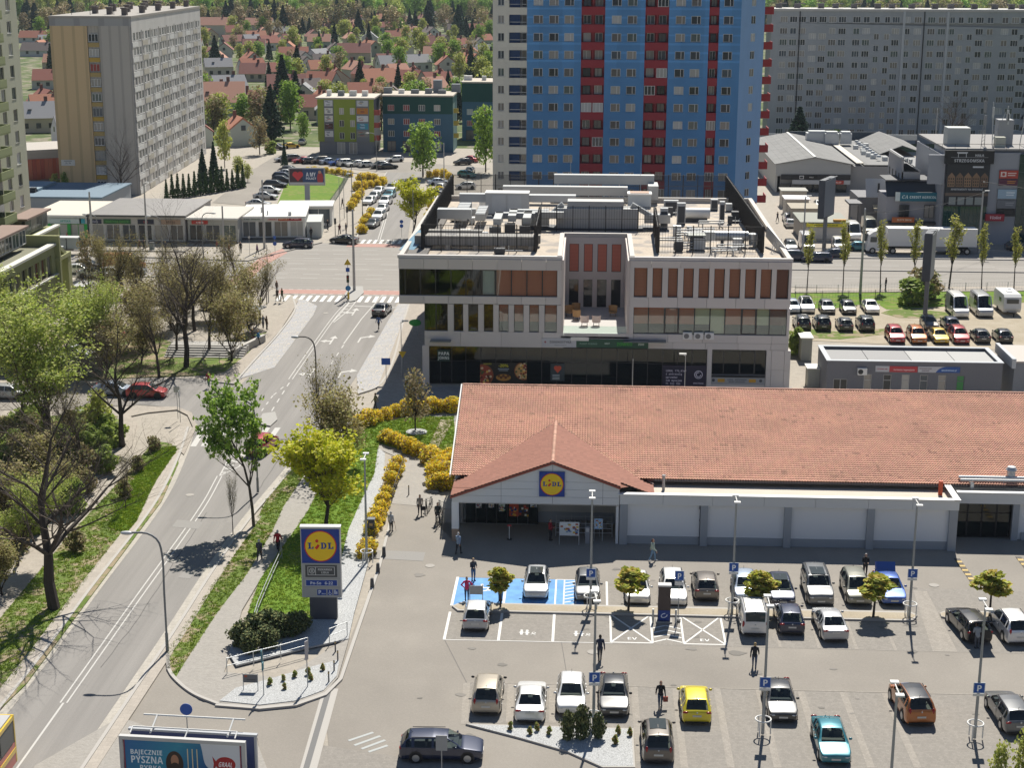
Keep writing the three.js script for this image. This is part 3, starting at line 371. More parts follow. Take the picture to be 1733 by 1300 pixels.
const xj=[-10.2,-6.4,-2.45,1.4,2.68],yj=[yb,3.78,4.38,5.0,6.6];
for(let i=0;i<4;i++)for(let j=0;j<4;j++){const m=(xj[i]+ xj[i + 1])/ 2;if(gh(i<2?xj[i + 1]:xj[i])- .18<yj[j]+ .15)continue;part(sm,'panel',tri(xj[i]+ .012,xj[i + 1]- .012,yj[j]+ .01,yj[j + 1]- .01),FASC);}
part(sm,'gable_backing',tri(-10.2,2.68,yb,6.6).translate(0,0,-.05),mat([.16,.16,.16],.9));
part(sm,'corner_column',mg(bx(.55,2.2,.6,-9.95,1.02,-.35),bx(.55,.01,.6,-9.95,0,-.35)),WALLW);part(sm,'column_foot',bx(.56,1.02,.61,-9.95,0,-.35),mat([.36,.27,.2],.8));
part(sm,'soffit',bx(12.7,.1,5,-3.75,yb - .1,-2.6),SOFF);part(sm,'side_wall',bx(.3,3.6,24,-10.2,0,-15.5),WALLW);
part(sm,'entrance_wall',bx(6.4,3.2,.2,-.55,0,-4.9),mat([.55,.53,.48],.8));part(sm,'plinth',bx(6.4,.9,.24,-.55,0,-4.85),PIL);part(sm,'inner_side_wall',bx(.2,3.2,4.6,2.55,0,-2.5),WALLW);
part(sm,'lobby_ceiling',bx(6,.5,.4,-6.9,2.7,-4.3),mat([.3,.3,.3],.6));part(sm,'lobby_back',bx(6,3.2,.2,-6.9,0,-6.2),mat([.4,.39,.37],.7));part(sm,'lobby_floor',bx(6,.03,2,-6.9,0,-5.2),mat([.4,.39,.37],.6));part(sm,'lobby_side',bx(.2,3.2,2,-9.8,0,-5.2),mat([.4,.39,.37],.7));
const poster=(w,h,c1,c2,t)=>print(w,h,60,(q,W,H)=>{q.fillStyle=c1;q.fillRect(0,0,W,H);const r=RNG(t*9);for(let i=0;i<14;i++){q.fillStyle=pick(['#b8342a','#e7b23a','#e9e4d8','#5b8a3c','#233c7c',c2],r);q.fillRect(W*r()*.8,H*(.35 + .55*r()),W*.22,H*.12);}q.fillStyle=c2;q.fillRect(W*.08,H*.06,W*.84,H*.2);},.5);
for(let i=0;i<7;i++){const x=-9.45 + i*.83;win(sm,x,.05,.8,2.5,{mull:[],z:-4.2,fm:BLACKM,pm:TINT,f:.05,name:'glass_door'});}
for(const[x,y,w,h,a,b]of[[-8.4,1.35,.45,.55,'#d8d8d4','#777'],[-7.4,1.4,.42,.5,'#e4e2dc','#999'],[-6.55,1.1,.5,.9,'#cfd8d2','#456'],[-5.6,.7,.75,1.5,'#c7502e','#e4a63c'],[-4.8,.7,.75,1.5,'#46301f','#c64a28'],[-4.02,1.5,.55,.35,'#dfe4e2','#557']])board(sm,'poster',w,h,.02,poster(w,h,a,b,x*10|0),WHITE,x,y,-4.1);
board(sm,'wall_banner',1.55,.62,.06,print(1.55,.62,60,(q,W,H)=>{q.fillStyle='#16357f';q.fillRect(0,0,W,H);q.fillStyle='#e8ecf2';q.fillRect(W*.68,H*.1,W*.28,H*.8);q.fillStyle='#c33';q.fillRect(W*.1,H*.55,W*.4,H*.1);}),WHITE,-.5,2.45,-4.72);
board(sm,'wall_banner',2.0,.62,.06,print(2,.62,60,(q,W,H)=>{q.fillStyle='#f0c81a';q.fillRect(0,0,W,H);q.fillStyle='#7a4a22';q.beginPath();q.ellipse(W*.3,H*.5,W*.12,H*.3,.5,0,7);q.fill();q.fillStyle='#b3272d';q.fillRect(W*.8,0,W*.2,H);}),WHITE,1.35,2.42,-4.72);
board(sm,'round_emblem_sign',1.95,1.98,.14,print(1.95,1.98,150,LOGO,.4),mat([.05,.1,.3],.5),-2.5,3.86,.08);
}
// free-standing pieces by the entrance
const trolley=thing('trolley_bay','steel trolley bay with nested shopping trolleys under the gable','trolley bay',-1,0,-118.4);
part(trolley,'rail',mg(...[0,.55,1.1].flatMap(y=>[bar([-1.2,.3 + y*.7,0],[3.2,.3 + y*.7,0],.03),bar([-1.2,.3 + y*.7,-1.6],[3.2,.3 + y*.7,-1.6],.03)]),...[-1.2,0,1.1,2.2,3.2].flatMap(x=>[bar([x,0,0],[x,1.2,0],.03),bar([x,0,-1.6],[x,1.2,-1.6],.03)])),GALV);
for(let i=0;i<9;i++)part(trolley,'trolley',mg(...[.45,.7,.95].map(y=>bar([-.9 + i*.42,y,-.3],[-.9 + i*.42,y,-1.3],.018,4)),bar([-.9 + i*.42,.1,-.3],[-.9 + i*.42,1.05,-.25],.02,4),bar([-.9 + i*.42,.1,-1.3],[-.9 + i*.42,.95,-1.35],.02,4),bar([-.9 + i*.42,1.05,-.25],[-.55 + i*.42,.5,-.8],.02,4),bx(.3,.4,.9,-.75 + i*.42,.5,-.8)),mat([.2,.21,.23],.4,{metalness:.6}));
{const f=(nm,lb,x,z,w,h,y,a,b,seed)=>{const t=thing(nm,lb,'notice board',x,0,z);part(t,'post',mg(bar([-w / 2,0,0],[-w / 2,y + h,0],.035),bar([w / 2,0,0],[w / 2,y + h,0],.035)),GALV);board(t,'panel',w,h,.05,print(w,h,60,(q,W,H)=>{q.fillStyle=a;q.fillRect(0,0,W,H);const r=RNG(seed);for(let i=0;i<26;i++){q.fillStyle=pick([b,'#cfd6dc','#8fa3b5','#d9b23a','#b0562f','#e9e7e0'],r);q.fillRect(W*(.05 + .8*r()),H*(.1 + .7*r()),W*.13,H*.12);}}),WHITE,0,y,0);};
f('notice_board','framed leaflet board on posts before the trolleys',...(p=>[p[0],p[1]])([-1.13,-116.49]),1.5,1.1,.75,'#dfe2e0','#3c5f9a',4);f('notice_board','small blue notice on post beside trolley bay',...(p=>[p[0],p[1]])([1.11,-117.4]),.65,.85,1.0,'#9fc3e2','#e6eef5',9);
const p=[-5.79,-117.4],t=thing('stand_sign','red topped slim pole sign before the glass doors','sign',p[0],0,p[1]);part(t,'pole',cyl(.03,.03,1.1),WHITE);part(t,'foot',cyl(.22,.2,.05),DARK);part(t,'plate',bx(.3,.12,.04,0,1.08,0),mat([.5,.05,.05],.5));
const c=[0.28,-116.96],k=thing('parcel_post','grey slim machine standing before the trolleys','machine',c[0],0,c[1]);part(k,'body',bx(.34,1.35,.3),mat([.3,.31,.33],.5));part(k,'screen',bx(.24,.3,.02,0,.95,.16),mat([.6,.6,.58],.4));}
// totem sign
{const p=[-17.68,-100.88],t=thing('totem_sign','tall illuminated store totem with round yellow emblem on gravel','sign',p[0],0,p[1],.04),GR=mat([.42,.43,.42],.5),y0=1.75,W=2.6;
part(t,'plinth',bx(1.85,1.75,.45,.08,.1,0),mat([.07,.075,.09],.5));part(t,'casing',bx(W + .08,5.0,.42,0,y0,-.02),mat([.55,.55,.54],.5));part(t,'top_cap',bx(W + .14,.1,.5,0,y0 + 5,-.02),WHITE);
board(t,'emblem_panel',W - .05,2.42,.06,print(W,2.42,130,(q,w,h)=>{q.save();q.fillStyle='#0a3a94';q.fillRect(0,0,w,h);q.translate((w - h)/ 2,0);LOGO(q,h,h);q.restore();},.4),GR,0,y0 + 2.5,.2);
board(t,'bakery_panel',W - .05,1.1,.06,print(W,1.1,100,(q,w,h)=>{q.fillStyle='#a9aaa7';q.fillRect(0,0,w,h);q.fillStyle='#4a4c4e';q.fillRect(w*.08,h*.1,w*.84,h*.8);q.strokeStyle=q.fillStyle='#d9d9d6';q.lineWidth=4;q.strokeRect(w*.15,h*.24,w*.7,h*.52);q.beginPath();q.arc(w*.255,h*.5,h*.16,0,7);q.stroke();for(let i=-1;i<2;i++){q.beginPath();q.moveTo(w*.22,h*(.5 + i*.07));q.lineTo(w*.29,h*(.5 + i*.07));q.stroke();}q.beginPath();q.moveTo(w*.35,h*.24);q.lineTo(w*.35,h*.76);q.stroke();fitText(q,'PIEKARNIA',w*.6,h*.42,w*.42,h*.17);fitText(q,'LIDLA',w*.6,h*.61,w*.3,h*.17);}),GR,0,y0 + 1.38,.2);
board(t,'hours_panel',W - .05,.58,.06,print(W,.58,110,(q,w,h)=>{q.fillStyle='#a9aaa7';q.fillRect(0,0,w,h);q.fillStyle='#d9d9d6';q.fillRect(w*.08,h*.12,w*.84,h*.76);q.fillStyle='#123f97';q.fillRect(w*.09,h*.16,w*.82,h*.68);q.fillStyle='#dfe3ea';fitText(q,'Pn-So   6-22',w*.5,h*.52,w*.64,h*.5);}),GR,0,y0 + .78,.2);
board(t,'symbol_panel',W - .05,.74,.06,print(W,.74,110,(q,w,h)=>{q.fillStyle='#a9aaa7';q.fillRect(0,0,w,h);const b=(x,ww)=>{q.fillStyle='#173f95';q.fillRect(w*x,h*.22,w*ww,h*.56);q.fillStyle=q.strokeStyle='#e8ecf2';};b(.38,.24);fitText(q,'P',w*.445,h*.5,w*.1,h*.52);fitText(q,'90min',w*.55,h*.64,w*.11,h*.16);b(.65,.13);q.lineWidth=4;q.beginPath();q.arc(w*.72,h*.6,h*.12,0,4.5);q.stroke();q.beginPath();q.moveTo(w*.705,h*.3);q.lineTo(w*.71,h*.5);q.lineTo(w*.745,h*.52);q.stroke();b(.81,.13);q.fillRect(w*.835,h*.34,w*.03,h*.34);q.fillRect(w*.885,h*.46,w*.025,h*.22);q.beginPath();q.arc(w*.85,h*.29,h*.05,0,7);q.fill();q.beginPath();q.arc(w*.897,h*.42,h*.04,0,7);q.fill();}),GR,0,y0 + .02,.2);
}

// ---------- office building ----------
const office=thing('office_building','three storey grey panel office building with red blinds and roof plant','office building',0,0,-164);
{
const PAN=mat([.62,.585,.555],.6),PAN2=mat([.58,.55,.525],.6),JOINT=mat([.06,.06,.06],.9),CAPM=mat([.6,.58,.56],.5),FR=mat([.03,.03,.032],.4),ROOFM=tmat(texture(512,12,(u,v,N,r)=>sc3(mix3([.5,.43,.35],[.34,.31,.28],sstep(.45,.7,N[1](u,v))),.8 + .2*N[3](u,v)+ .15*r()),61));
const CLEAR=new THREE.MeshPhysicalMaterial({color:col([.82,.9,.87]),roughness:.02,transmission:1,thickness:0,ior:1.52});
const BLIND=tmat(texture(64,.4,(u,v)=>sc3([.62,.19,.12],v*8 % 1<.25?.75:1),63),.7),BLINDD=mat([.2,.055,.045],.7),BLINDC=mat([.58,.47,.33],.7);
const yTop=13.92,y3t=12.44,y3b=9.62,[r3t,r3b,r2t,r2b]=[12.84,9.74,8.66,5.82],[l2t,l2b]=[8.75,5.83],gfT=4.2;
const xL=-19.75,xTL=-2.74,xTR=4.37,xR=21.02,xl2=-17.1;
const seg=(name,x0,x1,y0,y1,joints,d=.3,m=PAN,z=-.15)=>{const xs=[x0,...joints.filter(j=>j>x0 + .3&&j<x1 - .3),x1];for(let i=0;i + 1<xs.length;i++)part(office,name,bx(xs[i + 1]- xs[i]- .03,y1 - y0 - .02,d,(xs[i]+ xs[i + 1])/ 2,y0 + .01,z),i % 2?m:PAN2);};
const every=(a,s)=>Array.from({length:20},(_,i)=>a + i*s);
// fascia bands of panels
seg('panel',xL,xTL,y3t,13.55,every(-17.1,2.55));seg('panel',xTR,xR,r3t,13.6,every(xTR + 2.2,3.0));
part(office,'parapet_cap',mg(bx(xTL - xL + .2,.34,.5,(xL + xTL)/ 2,13.56,-.35),bx(xR - xTR + .2,.34,.5,(xR + xTR)/ 2,13.61,-.35)),CAPM);
part(office,'parapet_cap',mg(bx(.5,.36,43.5,xL + .25,13.55,-22.1),bx(.5,.36,43.5,xR - .25,13.6,-22.1),bx(40,.36,.5,.6,13.56,-43.8),bx(.5,.4,14.4,xTL - .2,13.58,-7.5),bx(.5,.4,14.4,xTR + .2,13.62,-7.5),bx(xTR - xTL,.4,.5,(xTL + xTR)/ 2,13.57,-14.9)),mat([.5,.47,.43],.6));
seg('panel',xL,xTL,l2t + .05,y3b,every(-17.1,2.55),.35);seg('panel',xTR,xR,r2t,r3b,every(xTR + 2.0,3.0));
seg('panel',xl2,xTL + .3,gfT,l2b,every(-13.3,4.3));seg('panel',xTL + .3,xR,4.95,r2b,every(xTL + 4,3.6));seg('panel',6.43,xR,gfT + .05,4.95,every(9,3.4));
// piers between windows
const piers=(ws,y0,y1,x0,x1,z=-.2)=>{const e=[[x0,x0],...ws,[x1,x1]];for(let i=0;i + 1<e.length;i++){const a=e[i][1],b=e[i + 1][0];if(b - a>.06)part(office,'pier',bx(b - a - .01,y1 - y0,.42,(a + b)/ 2,y0,z),i % 2?PAN:PAN2);}};
const pane=(x0,x1,y0,y1,kind,i,op={})=>{const w=x1 - x0,h=y1 - y0,m=add(office,'window',frameGeo(w,h,[],op.f||.05,.1),FR,x0,y0,-.32);add(m,'pane',paneGeo(w,h),kind?CLEAR:TINT,0,0,.01);if(kind){const bh=kind===1?h - .1:h*(kind===3?.62:.66);add(m,'blind',bx(w - .12,bh,.03,w / 2,h - .06 - bh,-.16),op.bm||BLIND);}return m;};
const pairs=a=>{const r=[];for(let i=0;i<a.length;i +=2)r.push([a[i],a[i + 1]]);return r;};
const l3=[-19.7,-19.09,-17.51,-15.9,-14.29,-12.72,-11.1,-9.58,-7.97,-6.34,-4.73,-3.17];
for(let i=0;i + 1<l3.length;i++)pane(l3[i],l3[i + 1],y3b,y3t,i<6?0:1,i,i===6?{f:.14,bm:mat([.4,.39,.41],.6)}:{});
piers([[l3[0],l3[l3.length - 1]]],y3b,y3t,xL + .02,xTL);
const l2=[...pairs([-17.09,-15.89,-15.85,-14.63,-14,-13,-12.47,-11.42,-10.84,-9.84,-9.27,-8.24,-7.67,-6.66,-6.07,-5.05,-4.46,-3.17])];
l2.forEach(([a,b],i)=>pane(a,b,l2b,l2t,i<5?0:3,i));piers(l2,l2b,l2t,xl2,xTL);
const r3=pairs([4.8,6.17,6.71,7.72,8.31,9.32,9.89,10.95,11.47,12.56,13.07,14.15,14.64,15.77,16.26,17.4,17.86,18.98,19.47,20.74]);
r3.forEach(([a,b],i)=>pane(a,b,r3b,r3t,1,i,i===9?{bm:BLINDD}:{}));piers(r3,r3b,r3t,xTR,xR);
const r2=[4.82,6.39,8.04,9.55,11.19,12.79,14.35,16.05,17.61,18.96,20.74];
for(let i=0;i + 1<r2.length;i++)pane(r2[i],r2[i + 1],r2b,r2t,[3,3,3,3,3,1,3,3,3,3][i],i,i===4||i===5||i===8?{bm:BLINDC}:i===9?{bm:BLINDD}:i===2||i===7?{f:.14}:{});
piers([[r2[0],r2[10]]],r2b,r2t,xTR,xR);
// glass balustrade sheet behind which the air conditioners stand, ground floor glazing
const gx=[-17.04,-15.47,-14.27,-12.77,-11.17,-9.58,-7.98,-6.36,-4.73,-3.14,-1.55,0.03,1.62,3.2,4.82,6.43,7.98,9.55,11.07,12.61];const gDark=mat([.05,.075,.07],.03);
for(let i=0;i + 1<gx.length;i++){const tr=[3,4,5,6,7,12,13,14].includes(i)?[.62]:[.6];win(office,gx[i],.06,gx[i + 1]- gx[i],gfT - .1,{mull:[],z:-.3,fm:FR,pm:TINT,f:.045,trans:tr,name:i===1||i===11||i===15?'glass_door':'window'});}
part(office,'pier',bx(.7,gfT,.5,-17.0,0,-.25),PAN);
const wx=[13.14,14.37,16.03,17.63,18.74];for(let i=0;i<4;i++)win(office,wx[i],1.55,wx[i + 1]- wx[i],3.0,{mull:[],z:-.24,fm:FR,pm:TINT,f:i===2?.1:.045,trans:[.82]});
part(office,'pier',bx(wx[0]- gx[19]- .05,4.6,.5,(wx[0]+ gx[19])/ 2,0,-.2),PAN);part(office,'panel',bx(wx[4]- wx[0],1.5,.3,(wx[0]+ wx[4])/ 2,0,-.2),PAN2);
const px=[18.78,19.32,20.67,21.31];for(let i=0;i<3;i++)for(const[y0,y1]of[[0,2.1],[2.12,4.23]])part(office,'panel',bx(px[i + 1]- px[i]- .03,y1 - y0,.4,(px[i]+ px[i + 1])/ 2,y0,-.2),PAN);
// dark interior core, floors, side and back walls
const CORE=mat([.16,.15,.14],.9),W1=xTL - xl2,W2=xR - xTR;
part(office,'interior_core',mg(bx(W1,13,30,xl2 + W1 / 2,0,-18),bx(W2,13,30,xTR + W2 / 2,0,-18),bx(xTR - xTL,5.3,30,(xTL + xTR)/ 2,0,-18),bx(xTR - xTL - .1,13,14,(xTL + xTR)/ 2,0,-23.3),bx(2.4,4.6,30,xL + 1.5,8.9,-18)),CORE);
for(const[y,a,b]of[[.02,xl2,xR],[4.4,xl2,xTL],[4.4,xTR,xR],[8.88,xL + .1,xTL],[9.0,xTR,xR]])part(office,'floor_slab',bx(b - a - .1,.3,3,(a + b)/ 2,y - .05,-1.9),mat([.3,.29,.27],.8));
part(office,'cantilever_soffit',bx(xl2 - xL,.25,43,(xl2 + xL)/ 2,8.66,-21.8),PAN2);
part(office,'side_wall',bx(.3,4.9,43.3,xL + .16,8.9,-22),PAN);part(office,'side_wall',bx(.3,13.5,43.3,xR - .16,0,-22),PAN);part(office,'side_wall',bx(.3,8.6,43.3,xl2 + .16,0,-22),PAN);part(office,'back_wall',bx(40.5,13.5,.3,.64,0,-43.8),PAN);
// roof with a notch for the terrace
const rs=sheetGeo([[xL + .4,-.4],[xTL - .3,-.4],[xTL - .3,-15],[xTR + .3,-15],[xTR + .3,-.4],[xR - .4,-.4],[xR - .4,-43.6],[xL + .4,-43.6]],13.25,.2);part(office,'roof',rs,ROOFM);
// terrace: floor, three walls, tall windows, glass rail
const tz=-14.6,tw=xTR - xTL,TW=mat([.6,.54,.5],.65);
part(office,'terrace_floor',bx(tw,.2,14.6,(xTL + xTR)/ 2,5.28,-7.3),mat([.46,.44,.42],.8));
const holes=[];const tx=pairs([-2.11,-1.04,-0.48,0.52,1.05,2.12,2.65,3.72]);const[a1,a0,b1]=[12.77,9.6,8.71];
for(const[p,q]of tx)holes.push([p - xTL,a0 - 5.45,q - xTL,a1 - 5.45],[p - xTL,.05,q - xTL,b1 - 5.45]);
part(office,'terrace_wall',wallGeo(tw,13.55 - 5.45,holes,.35),TW,xTL,5.45,tz);for(const x of[xTL + .12,xTR - .12])part(office,'terrace_side_wall',bx(.24,8.1,14.3,x,5.45,-7.25),TW);
for(const[p,q]of tx){win(office,p,a0,q - p,a1 - a0,{mull:[],z:tz - .12,fm:FR,pm:BLIND,f:.05});win(office,p,5.5,q - p,b1 - 5.5,{mull:[],z:tz - .2,fm:FR,pm:mat([.035,.035,.035],.06),f:.05});}
part(office,'glass_rail',bx(tw - .5,1.0,.03,(xTL + xTR)/ 2,5.55,-.2),CLEAR);part(office,'rail_cap',bx(tw + .2,.1,.35,(xTL + xTR)/ 2,5.45,-.2),CAPM);
// signs on the ground floor
const[sa,sb,sc,sd]=[-4.72,-1.11,6.44,7.86];
board(office,'sign_panel',sb - sa,.92,.08,print(sb - sa,.92,70,(q,w,h)=>{q.fillStyle='#b9bbbf';q.fillRect(0,0,w,h);q.fillStyle='#8c2f3c';q.fillRect(w*.07,h*.36,w*.06,h*.1);q.fillRect(w*.09,h*.28,w*.02,h*.26);q.fillStyle='#45484f';fitText(q,'DIAGNOSTYKA',w*.54,h*.42,w*.74,h*.36);fitText(q,'laboratoria medyczne',w*.54,h*.74,w*.6,h*.14,'');}),WHITE,(sa + sb)/ 2,4.3,.06);
board(office,'sign_panel',sc - sb,.92,.08,print(sc - sb,.92,70,(q,w,h)=>{q.fillStyle='#0c4a34';q.fillRect(0,0,w,h);q.fillStyle='#9fb5a8';fitText(q,'PUNKT POBRAŃ',w*.17,h*.55,w*.3,h*.28,'');q.fillStyle='#c9d4cc';fitText(q,'KIOT',w*.43,h*.5,w*.1,h*.26);q.fillStyle='#27a11e';fitText(q,'ZOWKO',w*.67,h*.55,w*.3,h*.5);q.fillStyle='#d5ddd7';fitText(q,'ZOO',w*.9,h*.55,w*.1,h*.34);}),DARK,(sb + sc)/ 2,4.3,.06);
board(office,'sign_panel',1.9,.4,.06,mat([.75,.74,.68],.5),WHITE,-0.75,5.02,.1);
board(office,'sign_panel',1.35,1.3,.06,print(1.35,1.3,80,(q,w,h)=>{q.fillStyle='#1c3a35';q.fillRect(0,0,w,h);q.fillStyle='#e9ece6';fitText(q,'PAPA',w / 2,h*.34,w*.86,h*.36);fitText(q,'JOHNS',w / 2,h*.7,w*.86,h*.34);}),DARK,-15.08,2.55,.02);
const pizza=(q,x,y,r,c)=>{q.fillStyle='#8a4a24';q.beginPath();q.arc(x,y,r,0,7);q.fill();q.fillStyle=c;q.beginPath();q.arc(x,y,r*.9,0,7);q.fill();const k=RNG(x|0);for(let i=0;i<40;i++){q.fillStyle=pick(['#8e2b1f','#e3b24c','#4d5a2a','#d8c39a','#5d2119'],k);q.beginPath();const a=k()*7,d=Math.sqrt(k())*r*.85;q.arc(x + Math.cos(a)*d,y + Math.sin(a)*d,r*.11,0,7);q.fill();}};
const pw=-6.26 - -11.2;
board(office,'window_poster',pw,2.3,.02,print(pw,2.3,70,(q,w,h)=>{q.fillStyle='#171512';q.fillRect(0,0,w,h);q.save();q.beginPath();q.rect(0,0,w*.33,h);q.clip();pizza(q,w*.05,h*.6,w*.24,'#a2452e');q.restore();pizza(q,w*.93,h*.38,w*.2,'#c79a5a');q.fillStyle='#d9d12a';fitText(q,'NOWOŚĆ!',w*.16,h*.07,w*.26,h*.08);fitText(q,'-20%',w*.5,h*.14,w*.28,h*.2);q.fillStyle='#8f9aa0';q.fillRect(w*.38,h*.27,w*.24,h*.05);q.fillRect(w*.4,h*.35,w*.2,h*.04);q.fillStyle='#b98336';q.beginPath();q.ellipse(w*.5,h*.7,w*.16,h*.16,0,0,7);q.fill();q.fillStyle='#6a3c1a';for(let i=0;i<5;i++){q.beginPath();q.arc(w*(.4 + i*.05),h*(.62 +(i % 2)*.08),w*.03,0,7);q.fill();}}),DARK,-8.76,.2,.0);
const bw=gx[19]- gx[16];
board(office,'window_banner',bw,2.35,.03,print(bw,2.35,60,(q,w,h)=>{q.fillStyle='#1d1935';q.fillRect(0,0,w,h);q.fillStyle='#d6d3de';['LOKAL 170,61m²','z antresolą','sprzedaż','lub wynajem','71 722 780'].forEach((s,i)=>{q.font=`bold ${h * .11}px monospace`;q.textAlign='left';q.fillText(s,w*.08,h*(.3 + i*.15));});q.strokeStyle='#d6d3de';q.lineWidth=5;q.beginPath();q.arc(w*.82,h*.42,h*.17,0,7);q.stroke();q.beginPath();q.arc(w*.82,h*.42,h*.1,0,5);q.stroke();fitText(q,'SPECTRUM',w*.82,h*.82,w*.24,h*.09);}),DARK,(gx[16]+ gx[19])/ 2,.15,0);
board(office,'window_banner',wx[4]- wx[0],1.0,.03,print(wx[4]- wx[0],1,60,(q,w,h)=>{q.fillStyle='#9c9ea0';q.fillRect(0,0,w,h);q.fillStyle='#16181d';q.fillRect(0,0,w,h*.25);q.fillStyle='#c9992a';q.fillRect(w*.12,h*.4,w*.13,h*.35);q.fillRect(w*.7,h*.4,w*.13,h*.35);q.fillStyle='#3c3f46';fitText(q,'LOKAL · MIESZKANIA',w*.48,h*.48,w*.4,h*.2);fitText(q,'BIURO SPRZEDAŻY',w*.48,h*.72,w*.38,h*.2);for(const x of[.04,.92]){q.beginPath();q.arc(w*x,h*.56,h*.16,0,7);q.fill();}}),DARK,(wx[0]+ wx[4])/ 2,.5,-.02);
board(office,'window_poster',1.5,1.9,.02,print(1.5,1.9,50,(q,w,h)=>{q.fillStyle='#2b3a40';q.fillRect(0,0,w,h);q.fillStyle='#c84b2a';q.beginPath();q.arc(w*.4,h*.25,w*.15,0,7);q.arc(w*.62,h*.25,w*.15,0,7);q.fill();q.beginPath();q.moveTo(w*.25,h*.3);q.lineTo(w*.51,h*.55);q.lineTo(w*.77,h*.3);q.fill();q.fillStyle='#c9d2d2';for(let i=0;i<4;i++)q.fillRect(w*.15,h*(.64 + i*.08),w*.5,h*.03);}),DARK,(gx[9]+ gx[10])/ 2 - .7,.6,.0);
for(const x of[10.48,11.65,12.76]){const u=part(office,'air_conditioner',bx(.95,.72,.4,x,5.35,-.02),WHITE);part(u,'fan_grille',cyl(.27,.27,.02,0,0,0,16).rotateX(Math.PI / 2).translate(x - .1,5.7,.18),mat([.18,.18,.18],.6));}
for(const[a,b]of[[3.82,8.26],[-16.44,-14.25]])part(office,'glass_canopy',bx(b - a,.05,1.2,(a + b)/ 2,5.15 -(a<0?.25:0),.55),mat([.1,.13,.13],.1));
}
